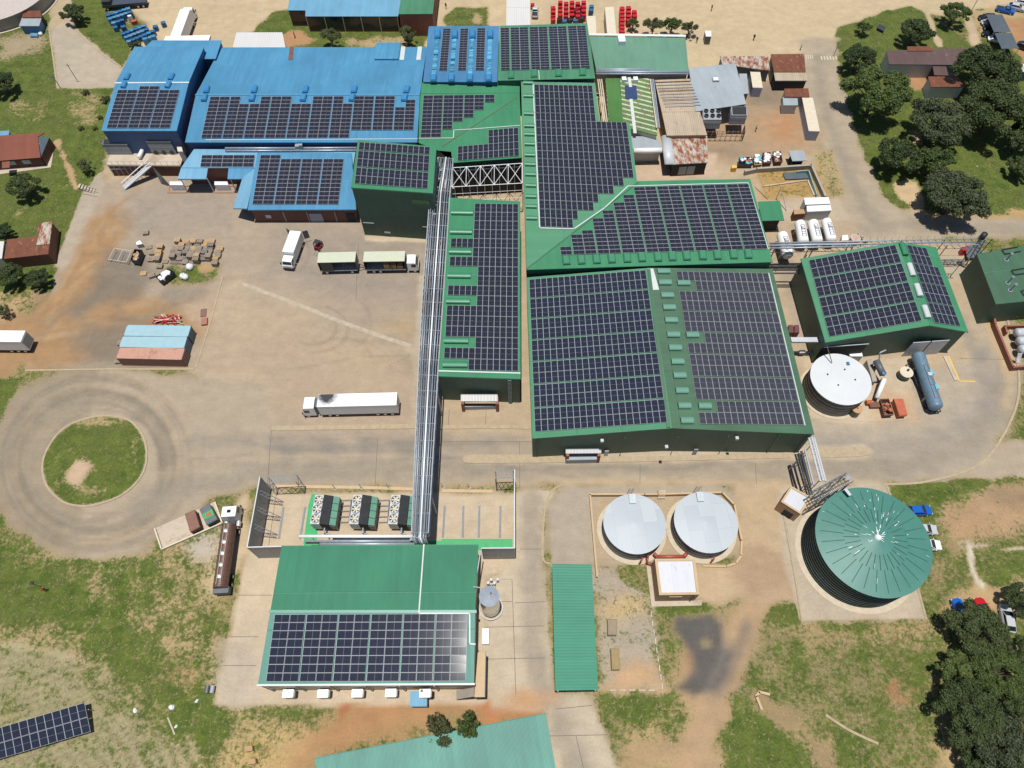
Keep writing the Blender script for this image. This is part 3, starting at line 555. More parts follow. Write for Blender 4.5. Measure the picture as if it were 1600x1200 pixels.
def wallring(b, tops, m, inset=.18, drop=.17, z0=-.05, name='wall'):
    """walls standing under a ring of roof-edge points"""
    n = len(tops); me = bpy.data.meshes.new(name); off = ORG[b.name]; q = []
    ar = sum(tops[i].x*tops[(i+1)%n].y-tops[(i+1)%n].x*tops[i].y for i in range(n)); sg = 1 if ar > 0 else -1
    for i, p in enumerate(tops):
        e1, e2 = p-tops[i-1], tops[(i+1)%n]-p; n1 = Vector((-e1.y, e1.x, 0)).normalized()*sg; n2 = Vector((-e2.y, e2.x, 0)).normalized()*sg; q.append(p+(n1+n2)*inset/max(.35, 1+n1.dot(n2)))
    vs = []; fs = []; uvs = []
    for i in range(n):
        a, d = q[i], q[(i+1)%n]; k = len(vs); L_ = math.hypot(d.x-a.x, d.y-a.y)
        vs += [(a.x,a.y,z0),(d.x,d.y,z0),(d.x,d.y,d.z-drop),(a.x,a.y,a.z-drop)]; fs.append((k,k+1,k+2,k+3)); uvs += [(0,0),(L_,0),(L_,d.z),(0,a.z)]
    me.from_pydata([tuple(Vector(v)-off) for v in vs], [], fs); uvl = me.uv_layers.new(name='UVMap')
    for i, uv in enumerate(uvs): uvl.data[i].uv = uv
    me.materials.append(m); o = bpy.data.objects.new(name, me); col.objects.link(o); o.parent = b; ORG[o.name] = off; return o
def bld(name, label, pts, cat='building', group=None): return thing(name, label, cat, base_of(pts), group)
def hut(name, label, quad, z, rm, wm, cat='building', th=.16, inset=.15, zs=None, group=None):
    """single-slope building from four roof corners in the photo (z or one height per corner)"""
    zs = zs or [z]*len(quad); pts = [W(q[0], q[1], h) for q, h in zip(quad, zs)]
    b = bld(name, label, pts, cat, group); r = roofslab(b, 'roof', pts, rm, th); wallring(b, pts, wm, inset, th+.02); b_r[b.name] = r; return b, pts
b_r = {}
def vent(par, pl, a, bpx, wd, m, h=.42, curved=True, name='roof_vent'):
    """ridge ventilator: a base upstand with a barrel or boxed hood, lying on the roof plane from pixel a to pixel b"""
    A, B = onp(pl, *a), onp(pl, *bpx); u = (B-A).normalized(); n = pl[1]; v = n.cross(u); mb = MB(); e = wd/2
    base = [A+v*e-n*.03, A-v*e-n*.03, B-v*e-n*.03, B+v*e-n*.03]; mb.hexa(base, [p+n*(h*.5) for p in base])
    e2 = e*1.12; A2, B2 = A-u*.1, B+u*.1
    if curved:
        k = 8; ring = [(math.cos(math.pi*i/k)*e2, h*.5+math.sin(math.pi*i/k)*h*.75) for i in range(k+1)]
        vs = [A2+v*x+n*z for x, z in ring]+[B2+v*x+n*z for x, z in ring]
        mb.add(vs, [(i, i+1, k+2+i, k+1+i) for i in range(k)]+[tuple(range(k, -1, -1)), tuple(range(k+1, 2*k+2)), (0, k+1, 2*k+1, k)])
    else:
        q = [A2+v*e2+n*h*.5, A2-v*e2+n*h*.5, B2-v*e2+n*h*.5, B2+v*e2+n*h*.5]; t = [A2*.92+B2*.08+v*e2*.7+n*h, A2*.92+B2*.08-v*e2*.7+n*h, B2*.92+A2*.08-v*e2*.7+n*h, B2*.92+A2*.08+v*e2*.7+n*h]; mb.hexa(q, t)
    return put(mb, name, m, par)
VENTG = mat('green_vent_paint', obs(72,150,112), .4, var=.08); VENTP = mat('pale_green_vent_paint', obs(120,172,150), .35, var=.06); VENTB = mat('blue_vent_paint', obs(70,150,205), .4, var=.08); VENTW = mat('white_vent_lens', obs(226,232,230), .4, var=.05); FLASH = mat('white_flashing', obs(232,240,236), .5, var=.06)
SKYL = mat('skylight_plastic', obs(120,205,245), .3, var=.05)
def strip(par, pl, px, wd, m, h=.12, name='cable_tray'):
    mb = MB(); n = pl[1]; pts = [onp(pl, *q) for q in px]
    for A, B in zip(pts[:-1], pts[1:]):
        u = (B-A).normalized(); v = n.cross(u)*wd/2; A2, B2 = A-u*wd/2, B+u*wd/2; q = [A2+v+n*.02, A2-v+n*.02, B2-v+n*.02, B2+v+n*.02]; mb.hexa(q, [p+n*h for p in q])
    return put(mb, name, m, par)

# ------------------------------------------------------------------ solar panels
def glassmat(name, c, rough, dust):
    m = mat(name, c, rough, var=.12, scale=.8, c2=(.55,.56,.58), c2scale=1.9, c2amt=.045, spec=.5); return m
PV = glassmat('solar_cell_glass', (.021,.023,.035), .12, 0); PVD = glassmat('dusty_solar_cell_glass', (.040,.042,.054), .3, 1); PVB = glassmat('blue_solar_cell_glass', (.020,.024,.040), .065, 0)
FRAME = mat('panel_frame', (.40,.41,.43), .5, var=.05); FRAMED = mat('panel_mid_line', (.17,.175,.20), .5, var=.05)
def panelmesh(w_, h_, land, glass):
    mb = MB(); e = .03; t = .045; mb.box(w_/2, h_/2, 0, w_, h_, t)
    mb.f = mb.f[1:]; mb.m = mb.m[1:]
    g = .028; z = t+.004
    if land: qs = [(e, e, w_/2-g/2, h_-e), (w_/2+g/2, e, w_-e, h_-e)]
    else: qs = [(e, e, w_-e, h_/2-g/2), (e, h_/2+g/2, w_-e, h_-e)]
    mb.add([(e,e,z-.002),(w_-e,e,z-.002),(w_-e,h_-e,z-.002),(e,h_-e,z-.002)], [(0,1,2,3)], 2)
    for x0, y0, x1, y1 in qs: mb.add([(x0,y0,z),(x1,y0,z),(x1,y1,z),(x0,y1,z)], [(0,1,2,3)], 1)
    return mb, [FRAME, glass, FRAMED]
BUDGET = {}
def array(par, pl, anchors, rows, cols, land, ok=lambda r, c: True, rb=None, cb=None, glass=None, budget=None, keep=lambda r, c: True, lift=.14, rowoff=0, coloff=0):
    """rows x cols of panels on a roof plane; anchors: three (row, col, px, py); rb / cb = (pieces per band, gap as a share of a piece)"""
    glass = glass or PV
    def rc(r): return r+((int(math.floor((r+rowoff-1e-6)/rb[0])) if r > 0 else 0)*rb[1] if rb else 0)
    def cc(c): return c+((int(math.floor((c+coloff-1e-6)/cb[0])) if c > 0 else 0)*cb[1] if cb else 0)
    def rs(r): return r+(int((r+rowoff)//rb[0])*rb[1] if rb else 0)
    def cs(c): return c+(int((c+coloff)//cb[0])*cb[1] if cb else 0)
    A = np.array([[1, rc(a[0]), cc(a[1])] for a in anchors]); Pm = np.array([list(onp(pl, a[2], a[3])) for a in anchors])
    O, V, U = [Vector(x) for x in np.linalg.solve(A, Pm)]
    n = pl[1]; x = U.normalized(); y = (V-x*V.dot(x)); hh = y.length; y.normalize(); z = x.cross(y)
    flip = z.dot(n) < 0
    w_ = U.length*.975; h_ = hh*.975
    mb, mats = panelmesh(w_, h_, land, glass); sh = U.normalized().dot(V)/hh*(-1 if flip else 1); mb.v = [(a+b*sh, b, c) for a, b, c in mb.v]; me = None; off = ORG[par.name]; rest = MB(); cnt = 0
    if flip: yy, zz = -y, -z
    else: yy, zz = y, z
    for r in range(rows):
        for c in range(cols):
            if not ok(r, c): continue
            p = O+V*rs(r)+U*cs(c)+n*lift+(V if flip else Vector((0,0,0)))
            M4 = Matrix(((x.x, yy.x, zz.x, 0), (x.y, yy.y, zz.y, 0), (x.z, yy.z, zz.z, 0), (0,0,0,1))) @ Matrix.Rotation(random.gauss(0,.0045), 4, 'X') @ Matrix.Rotation(random.gauss(0,.0045), 4, 'Y')
            if keep(r, c):
                if me is None: me = mb.mesh('solar_panel', mats)
                o = bpy.data.objects.new('solar_panel', me); col.objects.link(o); o.parent = par; M4.translation = p-off; o.matrix_local = M4; cnt += 1
            else:
                R3 = M4.to_3x3(); k = len(rest.v); rest.v += [tuple(R3 @ Vector(q)+p) for q in mb.v]; rest.f += [tuple(i+k for i in f) for f in mb.f]; rest.m += mb.m; cnt += 1
    if rest.v:
        o = put(rest, 'solar_panels', mats, par); o['kind'] = 'stuff'
    ARR.append((par.name, cnt, round(w_, 2), round(h_, 2), round(math.degrees(U.angle(V)), 1)))
    return O, U, V
ARR = []

# --- blue hall with the tall west end
pN = [W(210,73,9.6), W(319,72.5,9.6), W(295,128.3,11.2), W(180.5,129,11.2)]; pS = [W(158,204.5,9.4), W(276,204.5,9.4), W(295,128.3,11.2), W(180.5,129,11.2)]
b = bld('cold_store', 'tall blue metal cold store with solar panels on its south slope, navy end wall', pN+pS)
roofslab(b, 'roof', pN, BLUE); r = roofslab(b, 'roof', pS, BLUE); wallring(b, [pN[0], pN[1], pN[2], pS[1], pS[0], pN[3]], WBLUE)
pl = plane3((158,204.5,9.4), (276,204.5,9.4), (295,128.3,11.2)); plN = plane3((210,73,9.6), (319,72.5,9.6), (295,128.3,11.2))
array(r, pl, [(1,0,185,141.2),(1,6,281.5,141.2),(11,0,167.2,200.7)], 11, 6, True, lambda r_, c: r_ > 0 or c in (2,3), cb=(2,.08))
strip(r, pl, [(181,130),(294.5,129.3)], .35, FLASH, .1, 'ridge_cap')
for x in (195, 264): vent(r, pl, (x-2.5,137.5), (x+1,129.5), 1.05, VENTB, .55, False); vent(r, plN, (x+2,125), (x+6,117), 1.05, VENTB, .55, False)
# lower annex behind it
q = [W(238,63,8.2), W(346,63,8.2), W(337,92,8.2), W(205,92,8.2)]; b = bld('store_annex', 'flat blue annex behind the tall blue cold store', q); roofslab(b, 'roof', q, BLUE); wallring(b, q, WBLUE)
# --- long blue hall
zE, zR = 7.3, 8.7
pN = [W(345,74,zE), W(667,73.5,zE), W(656,147.5,zR), W(306,147.5,zR)]; pS = [W(289,222.5,zE), W(652,222.5,zE), W(656,147.5,zR), W(306,147.5,zR)]
b = bld('blue_hall', 'long light blue hall carrying a stepped band of solar panels', pN+pS); rN = roofslab(b, 'roof', pN, BLUE); r = roofslab(b, 'roof', pS, BLUE)
wallring(b, [pN[0], pN[1], pN[2], pS[1], pS[0], pN[3]], WBLUE)
pl = plane3((289,222.5,zE), (652,222.5,zE), (656,147.5,zR)); plN = plane3((345,74,zE), (667,73.5,zE), (656,147.5,zR))
T = [0,0,0,2,2,0,0,0,2,2,0,0,0,2,0,0,0,0,3,1]; E_ = [11]*14+[9]*6
array(r, pl, [(0,0,329.2,151.9),(11,0,314.9,216.7),(0,18,617.8,150.9)], 11, 20, True, lambda r_, c: T[c] <= r_ < E_[c], cb=(2,.08))
for x in (318.5, 393, 473, 549, 631): vent(r, pl, (x,158.5), (x+2.5,149), 1.15, VENTB, .6, False); vent(rN, plN, (x+3.5,145.5), (x+6,136.5), 1.15, VENTB, .6, False)
strip(r, pl, [(322,219),(652,217.5)], .16, FLASH, .1); strip(r, pl, [(306,148.5),(655,148.3)], .3, BLUE, .08, 'ridge_cap')
vq = [W(588,66.5,zE+.5), W(626,66.5,zE+.5), W(622.5,92,zE+.8), W(585,92,zE+.8)]; roofslab(b, 'raised_roof', vq, BLUE, .5)
for x in (456, 630, 656): strip(rN, plN, [(x,75),(x-2,92)], 1.0, FLASH if x != 456 else RUSTM, .06, 'roof_patch')
for z_, y_ in ((5.6,231.5),(5.5,235.5)):
    mb = MB(); mb.tube([W(352,y_,z_+.6), W(450,y_,z_+.6), W(557,y_-.5,z_+.6)], .22, 8); put(mb, 'wall_pipe', CLAD, b, smooth=True)
for x in (352,375,400,430,465,495,525): mb = MB(); mb.bar(W(x,238,5.4), W(x,233,6.6), .12); put(mb, 'pipe_bracket', STEEL, b)
mb = MB(); p = W(467,229.5,6.6); mb.box(p.x, p.y, 5.6, 1.4, .9, 1.5); mb.box(p.x+.6, p.y-.3, 6.2, .7, .6, 1.3); put(mb, 'valve_station', STEEL, b)
# --- low blue lean-to with brick bays, and the hipped office roof beside it
q = [W(302,233,6.0), W(556,233,6.0), W(552,262,5.0), W(297,265,4.9), W(281,261,4.9)]
q = [W(303,233,6.0), W(556,234,6.0), W(553,244,5.7), W(400,262,5.0), W(283,262,4.9)]
b = bld('blue_leanto', 'low blue lean-to under the long hall with a short run of solar panels', q); pl = plane3((303,233,6.0), (556,234,6.0), (283,262,4.9))
q = [onp(pl,303,233), onp(pl,556,234), onp(pl,551,262), onp(pl,283,262)]; r = roofslab(b, 'roof', q, BLUE2); wallring(b, q, BRICK, .3)
array(r, pl, [(0,0,316.2,242.8),(0,5,399.1,242.8),(3,0,313.4,261)], 3, 5, True)
c1 = [W(283,262,4.8), W(325,262,4.8), W(322,279.5,4.2), W(277.5,279.5,4.2)]; roofslab(b, 'canopy', c1, BLUE2, .3); c2 = [W(357,262,4.8), W(405,262,4.8), W(400,279.5,4.2), W(355.5,279.5,4.2)]; roofslab(b, 'canopy', c2, BLUE, .3)
for x, y in ((279,280.5),(321,280.5),(357,280.5),(398,280.5)): p = W(x,y,4); mb = MB(); mb.box(p.x+.3, p.y+.3, 0, .15, .15, 4.0); put(mb, 'canopy_post', GREYL, b)
zs = (5.7, 3.3)
pl = plane3((402,238,6.2), (549,239,6.2), (556,327.5,4.0)); q = [onp(pl,387,328), onp(pl,556.5,327.5), onp(pl,549,239), onp(pl,402,238)]
b = bld('blue_office', 'blue roofed brick office with four panel blocks in front of the green tower', q); r = roofslab(b, 'roof', q, BLUE, .3); wallring(b, q, BRICK, .45, .3)
array(r, pl, [(0,0,407.8,242.8),(12,0,394.6,319.7),(1,8,537.9,249)], 12, 8, True, lambda r_, c: r_ > 0 or c < 2, cb=(2,.08))
hq = [W(364,325.5,2.9), W(386,326,4.1), W(400,262,5.4), W(379,277,4.2)]; roofslab(b, 'hip_roof', hq, BLUE2, .25)
mb = MB(); sw = q[0]; se = q[1]; d = (se-sw); dy = -d.normalized().cross(Vector((0,0,1)))
def southface(a, bq, t0, t1, z0, z1, out=.06, inset=.55):
    u = (bq-a).normalized(); n = u.cross(Vector((0,0,1))); A = a+(bq-a)*t0-n*(-out)-n*inset; B = a+(bq-a)*t1+n*out-n*inset
    return [(A.x,A.y,z0),(B.x,B.y,z0),(B.x,B.y,z1),(A.x,A.y,z1)]
def facade(b, a, bq, items, inset=.55):
    for nm, t0, t1, z0, z1, m in items:
        f = southface(a, bq, t0, t1, z0, z1, 0, inset); u = (Vector(f[1])-Vector(f[0])).normalized(); n = u.cross(Vector((0,0,1)))
        mb = MB(); mb.hexa([Vector(f[0])-n*.05, Vector(f[1])-n*.05, Vector(f[1])+n*.07, Vector(f[0])+n*.07], [Vector(f[3])-n*.05, Vector(f[2])-n*.05, Vector(f[2])+n*.07, Vector(f[3])+n*.07]); put(mb, nm, m, b)
DOORB = mat('pale_blue_door', obs(180,190,205), .5, var=.06)
facade(b, sw, se, [('door', .54, .66, 0, 2.4, DOORB), ('window', .13, .18, 1.1, 2.0, GREYL), ('door', .885, .965, 0, 2.5, DARK), ('pilaster', .30, .312, 0, 2.9, CONCG), ('pilaster', .52, .53, 0, 2.9, CONCG), ('pilaster', .78, .79, 0, 2.9, CONCG)], .45)
# --- tall green block
zT = 13.4; q = [W(548.2,293.1,zT), W(676.3,301.9,zT), W(682,229,zT+.5), W(559.2,218.8,zT+.5)]
b = bld('green_tower', 'tall dark green process tower topped by solar panels, beside the yard', q); r = roofslab(b, 'roof', q, GREEN, .3); wallring(b, q, WGREEN, .12, .3); pl = plane3((548.2,293.1,zT), (676.3,301.9,zT), (682,229,zT+.5))
array(r, pl, [(0,0,561.8,222.8),(0,13,672.2,230.4),(5,0,554.1,287.3)], 5, 13, False, rb=(2,.14), rowoff=1)
facade(b, q[0], q[1], [('wall_plate', .28, .36, 1.0, 1.4, GREYL), ('wall_louvre', .72, .94, 10.2, 11.2, mat('olive_louvre', (.08,.16,.06), .6)), ('wall_light', .03, .17, 3.6, 3.8, GREYL), ('wall_light', .8, .9, 3.6, 3.8, GREYL)], .12)
# --- low green roofs north of the tower
plA = plane3((655,129,8.2), (800,128,8.2), (655,222,7.6)); plB = plane3((812,130,8.2), (815,246,7.8), (700,254,7.6))
ridge1, ridge2 = (812,150), (684,235)
qA = [onp(plA,656,129), onp(plA,812,127.5), onp(plA,812,150), onp(plA,684,235), onp(plA,654,223)]
b = bld('green_link', 'low green link roof folded along a diagonal between blue hall and white trusses', qA); r = roofslab(b, 'roof', qA, GREEN)
A_, B_ = qA[2], qA[3]
qB = [W(815,246,7.7), W(707,254.5,7.6), W(707,237,7.65), B_, A_]; n_ = plane3((815,246,7.7), (707,254.5,7.6), (812,150,A_.z)); plB = n_
qB = [onp(plB,707,254.5), onp(plB,816,246.5), onp(plB,812,150), onp(plB,684,235), onp(plB,705,237)]
rB = roofslab(b, 'roof', qB, GREEN); wallring(b, [qA[0], qA[1], qB[1], qB[0], qA[3], qA[4]], WGREEN)
sc = 5.455; t2 = lambda x, y: (655+x/sc, 30+y/sc)
NR = [11,11,9,7,6,4,2]
array(r, plA, [(0,0,*t2(38,655)),(11,0,*t2(12,1012)),(0,7,*t2(645,648))], 11, 7, True, lambda r_, c: r_ < NR[c], cb=(2,.06))
array(rB, plB, [(2,0,715.6,229.4),(2,12,810.6,221.9),(4,0,715,251.9)], 4, 12, False, lambda r_, c: r_ > 1 or c > 5)
strip(r, plA, [t2(0,1018), t2(292,1015), t2(295,948), t2(440,940)], .16, FLASH, .1); strip(rB, plB, [t2(440,940), t2(855,908)], .16, FLASH, .1); strip(r, plA, [t2(5,632), t2(840,625)], .25, GREEN, .06, 'ridge_cap'); strip(r, plA, [t2(835,668), t2(200,1085)], .14, RUSTM, .05, 'valley_gutter')
# --- blue skylight roof and green panel roof at the north
zW, zM, zEe = 8.6, 9.4, 10.8
q = [W(661,128,zW), W(777,128,zM), W(780,40.5,zM), W(670,41,zW)]; b = bld('skylight_hall', 'blue roofed hall with four ribbed skylight strips between three panel strips', q); r = roofslab(b, 'roof', [q[3], q[2], q[1], q[0]], BLUED); wallring(b, q, WBLUE); pl = plane3((661,128,zW), (777,128,zM), (780,40.5,zM))
for (x0,x1,xb,yt,yb) in ((205,272,170,85,442),(352,422,330,85,440),(495,567,480,82,440)):
    array(r, pl, [(0,0,*t2(x0,yt)),(0,1,*t2(x1,yt)),(17,0,*t2(xb,yb))], 17, 1, True)
for (xt, xb) in ((155,122),(302,275),(452,432),(604,592)):
    A, B = t2(xt,165), t2(xb,495); L_ = 24
    for i in range(L_):
        f0, f1 = i/L_, (i+.82)/L_; strip(r, pl, [(A[0]+(B[0]-A[0])*f0, A[1]+(B[1]-A[1])*f0), (A[0]+(B[0]-A[0])*f1, A[1]+(B[1]-A[1])*f1)], .95, SKYL, .10, 'skylight_sheet')
    vent(r, pl, t2(xt+2,168), t2(xt+4,115), 1.25, VENTB, .8, False); vent(r, pl, t2(xb,540), t2(xb+3,490), 1.25, VENTB, .8, False)
q = [W(777,128,zM), W(930,123,zEe), W(917.5,36,zEe), W(780,40.5,zM)]; pl = plane3((777,128,zM), (930,123,zEe), (917.5,36,zEe)); q = [onp(pl,777.6,126), onp(pl,930,122.5), onp(pl,917.5,36), onp(pl,780.6,40.3)]
b = bld('panel_hall', 'green roofed hall with nine columns of landscape solar panels next to the skylight hall', q); r = roofslab(b, 'roof', [q[3], q[2], q[1], q[0]], GREEN2); wallring(b, q, WGREEN)
array(r, pl, [(0,0,*t2(693,80)),(0,9,*t2(1420,60)),(17,0,*t2(697,440))], 17, 9, True, cb=(2,.12), coloff=1)
for x, y in ((783,480),(980,468),(1187,462),(1392,455)): vent(r, pl, t2(x,y+28), t2(x,y-25), 1.3, VENTG, .5, False)
strip(r, pl, [t2(1018,440), t2(1025,515)], .14, FLASH, .1)
# --- big L-shaped hall
plW = plane3((815,127,9.6), (822.5,421.5,9.4), (995,283,10.7)); plS = plane3((822.5,421.5,9.4), (1207,409.5,9.3), (995,283,10.7))
o3 = lambda x, y: (820+x/4.8, 120+y/4.8)
qW = [onp(plW,822.5,421.5), onp(plW,814,127.5), onp(plW,930,129.5), onp(plW,936.5,191), onp(plW,984,193), onp(plW,995.5,283)]
qS = [onp(plS,822.5,421.5), onp(plS,1207.5,409.5), onp(plS,1172.5,279.5), onp(plS,995.5,283)]
b = bld('factory_hall', 'large L-shaped green factory hall folded at a diagonal hip with a white cable tray', qW+qS); rW = roofslab(b, 'roof', qW, GREEN); rS = roofslab(b, 'roof', qS, GREEN); wallring(b, qW[1:]+[qS[2], qS[1], qS[0]], WGREEN)
ends = [12]*5+[18]*7+[16,14,11,10,7,6]
array(rW, plW, [(0,0,*o3(72,62)),(18,0,*o3(115,1125)),(5,18,*o3(763,345))], 18, 18, False, lambda r_, c: c < ends[r_], rb=(2,.05), keep=lambda r_, c: r_ >= 13 or (r_ == 12 and c < 21))
p4 = lambda x, y: (860+x/4.444, 270+y/4.444); hgt = [2,5,6,9,11,13,15]+[17]*10
array(rS, plS, [(17,17,*p4(1510,530)),(0,17,*p4(1375,80)),(17,0,*p4(73,573))], 17, 17, True, lambda r_, c: r_ >= 17-hgt[c], cb=(2,.10), coloff=1)
strip(rW, plW, [o3(62,55), o3(112,1137), o3(370,1143), o3(600,985), o3(775,822)], .22, FLASH, .14); strip(rS, plS, [p4(540,95), p4(1370,72), p4(1510,530)], .18, FLASH, .12); strip(rW, plW, [(997,285),(823,420)], .2, GREEND, .05, 'hip_flashing')
for y in (50,148,280,372,435,508,590,660,735,818,900,975,1063):
    k = (y-50)/1013*22; vent(rW, plW, o3(-6+k,y), o3(60+k*1.4,y+2), .85, VENTG, .45)
for i, (x, y) in enumerate([(338,430),(432,427),(527,424),(622,420),(718,416),(810,412),(910,410),(1000,406),(1090,403),(1190,400),(1282,398),(1383,394),(1475,392)]):
    vent(rS, plS, (800+(x+4)/4, 300+(y+24)/4), (800+(x-3)/4, 300+(y-26)/4), 1.25, VENTG, .5, False)
WGREEN2 = mat('dark_green_pipe', (.05,.12,.09), .5)
# --- big warehouse
zw, zr, ze = 7.8, 9.2, 7.6
plW = plane3((822.5,433.5,zw), (831.6,685.3,zw), (1050,669,zr)); plE = plane3((1050,669,zr), (1272.5,678.5,ze), (1207,420,ze))
qW = [W(822.5,433.5,zw), W(831.6,685.3,zw), W(1050,669,zr), W(1014,418.5,zr)]; qE = [W(1207,420,ze), W(1272.5,678.5,ze), W(1050,669,zr), W(1014,418.5,zr)]
b = bld('warehouse', 'large green gabled warehouse covered with solar panels on both slopes', qW+qE); rW = roofslab(b, 'roof', qW, GREEN); rE = roofslab(b, 'roof', qE, GREEND); wallring(b, [qW[0], qW[1], qW[2], qE[1], qE[0], qW[3]], WGREEN, .15)
p6 = lambda x, y: (815+x/4.3636, 415+y/4.3636); p7 = lambda x, y: (1010+x/4.285, 410+y/4.285)
array(rW, plW, [(0,0,*p6(52,97)),(0,20,*p6(845,33)),(14,0,*p6(92,1135))], 14, 20, False, rb=(2,.10), glass=PVB)
array(rE, plE, [(0,0,*p7(198,62)),(0,16,*p7(812,75)),(14,16,*p7(1053,1090))], 14, 16, False, lambda r_, c: not (c < 3 and r_ in (1,6,12)), rb=(2,.10), glass=PVD, keep=lambda r_, c: r_ == 13 or (r_ == 12 and c < 7))
strip(rW, plW, [p6(868,35), p6(1000,1095)], .55, GREEND, .16, 'ridge_cap'); strip(rE, plE, [p7(30,60), p7(60,170)], 1.1, FLASH, .1, 'pale_ridge_sheet'); strip(rE, plE, [p7(818,75), p7(900,420), p7(1060,1090)], .16, FLASH, .1)
for x, y in ((112,63),(122,138),(137,224),(150,305),(163,390),(177,487),(190,575),(206,668),(220,760),(235,862),(252,963),(269,1062),(246,142),(305,489),(388,965)):
    vent(rE, plE, p7(x-38,y), p7(x+38,y), 1.05, VENTP, .5)
for t0 in (.25, .38): pass
for f_ in (.02,.33,.52,.70,.88,.985): p = qW[1].lerp(qE[1], f_); mb = MB(); mb.cyl((p.x,p.y+.12,.05), (p.x,p.y+.12,7.2), .07, 6); put(mb, 'downpipe', WGREEN2, b)
facade(b, qW[1], qE[1], [('side_door', .27, .285, 0, 2.2, GREYL), ('side_door', .60, .615, 0, 2.2, GREYP), ('dock_door', .12, .235, 0, 1.6, DARK)], .15)
mb = MB(); a = W(885,701.5,3.2); c = W(938,701.5,3.2); mb.hexa([(a.x,a.y-1.3,0),(c.x,a.y-1.3,0),(c.x,a.y+.6,0),(a.x,a.y+.6,0)], [(a.x,a.y-1.3,1.5),(c.x,a.y-1.3,1.5),(c.x,a.y+.6,1.5),(a.x,a.y+.6,1.5)]); put(mb, 'dock_leveller', GREYP, b)
q = [W(884,701.5,3.4), W(939.5,701,3.4), W(939.5,708,3.0), W(884,708.5,3.0)]; roofslab(b, 'dock_canopy', q, WHITE_SHEET, .12)
for x in (887,936): p = W(x,708,3); mb = MB(); mb.box(p.x, p.y+.1, 0, .5, 1.2, 2.9); put(mb, 'dock_pier', BRICKR, b)
for t in ((940.5,686.5),(1151,682.5),(1041,696)): p = W(t[0],t[1],6.6); mb = MB(); mb.box(p.x, p.y-.25, 6.3, .5, .5, .5); put(mb, 'wall_lamp', GREYL, b)
# --- long narrow green hall
q = [W(684,588,8.5), W(813.5,592.5,8.7), W(813,314.5,8.9), W(701,308.5,8.7)]; pl = plane3((684,588,8.5), (813.5,592.5,8.7), (813,314.5,8.9)); q = [onp(pl,683.5,588), onp(pl,813.5,592.3), onp(pl,813,314.8), onp(pl,701,308.6)]
b = bld('narrow_hall', 'narrow green hall with stepped panels and seven vents next to the pipe rack', q); r = roofslab(b, 'roof', q, GREEN, .3); wallring(b, q, WGREEN, .15, .3); p5 = lambda x, y: (680+x/4, 300+y/4)
ncol = [8,8,8,8,12,8,12,7,7,12,7,12,12,12,7,12,8]
array(r, pl, [(0,12,*p5(520,78)),(17,12,*p5(520,1122)),(4,0,*p5(100,291))], 17, 12, False, lambda r_, c: c >= 12-ncol[r_])
for x, y, l in ((170,132,130),(163,252,130),(158,376,132),(151,526,138),(144,685,140),(133,932,145),(126,1082,148)): vent(r, pl, p5(x-l/2,y), p5(x+l/2,y+2), 1.05, VENTG, .5)
strip(r, pl, [(686,580),(812,583.5)], .25, FLASH, .12, 'gutter')
facade(b, q[0], q[1], [('dock_door', .27, .72, 0, 1.5, DARK)], .15)
cq = [W(720,616,3.6), W(777.5,616,3.6), W(777.5,627,3.1), W(720,627,3.1)]; roofslab(b, 'dock_canopy', cq, WHITE_SHEET, .12)
a = W(723,633,1.9); c = W(775,633,1.9); mb = MB(); mb.box((a.x+c.x)/2, a.y+.1, 0, c.x-a.x, .18, 1.2); put(mb, 'dock_leveller', GREYP, b)
for x in (722.5,776.5): p = W(x,628,3); mb = MB(); mb.box(p.x, p.y+.4, 0, .5, 1.6, 2.95); put(mb, 'dock_pier', BRICKR, b)
mb = MB(); mb.box((a.x+c.x)/2, a.y+.55, 2.2, c.x-a.x+.6, .25, .75); put(mb, 'dock_beam', BRICKR, b)
mb = MB(); p0 = W(796,592,8.6)
for i in range(18): mb.box(p0.x, p0.y-.12, .4+i*.46, .55, .06, .06)
mb.box(p0.x-.28, p0.y-.12, .3, .05, .06, 8.3); mb.box(p0.x+.28, p0.y-.12, .3, .05, .06, 8.3); put(mb, 'cat_ladder', STEEL, b)
# --- east gabled building
p8 = lambda x, y: (1240+x/5.714, 370+y/5.714); zw, zr, ze = 7.3, 8.9, 7.2
plW = plane3((1251,404,zw), (1289.5,535,zw), (1452.5,508.5,zr)); plE = plane3((1452.5,508.5,zr), (1513.5,519,ze), (1402,378,zr))
qW = [W(1251,404,zw), W(1289.5,535,zw), W(1452.5,508.5,zr), W(1402,378,zr)]; qE = [onp(plE,1462.5,386), onp(plE,1513.5,519), onp(plE,1452.5,508.5), onp(plE,1402,378)]
b = bld('boiler_house', 'green gabled building with white ridge lenses standing alone inside the right road loop', qW+qE); rW = roofslab(b, 'roof', qW, GREEN, .2); rE = roofslab(b, 'roof', qE, GREEN, .2); wallring(b, [qW[0], qW[1], qW[2], qE[1], qE[0], qW[3]], WGREEN, .25, .22)
array(rW, plW, [(0,0,*p8(133,212)),(0,14,*p8(905,75)),(8,0,*p8(318,897))], 8, 14, False, rb=(2,.12))
array(rE, plE, [(0,0,*p8(1005,75)),(8,5,*p8(1485,803)),(8,0,*p8(1255,770))], 8, 5, False, lambda r_, c: r_ > 1 or c < 4, rb=(2,.06))
for i, (x, y) in enumerate(((975,120),(1042,305),(1106,488),(1176,680))): vent(rE, plE, p8(x-17,y-50), p8(x+17,y+50), 1.0, VENTW if i else VENTG, .55)
facade(b, qW[1], qE[1], [('roller_door', .665, .79, 0, 4.6, GREYL), ('roller_door', .80, .925, 0, 4.6, GREYL), ('louvre', .02, .34, 5.2, 5.35, GREYL), ('opening', .02, .33, 0, 4.9, DARK)], .25)
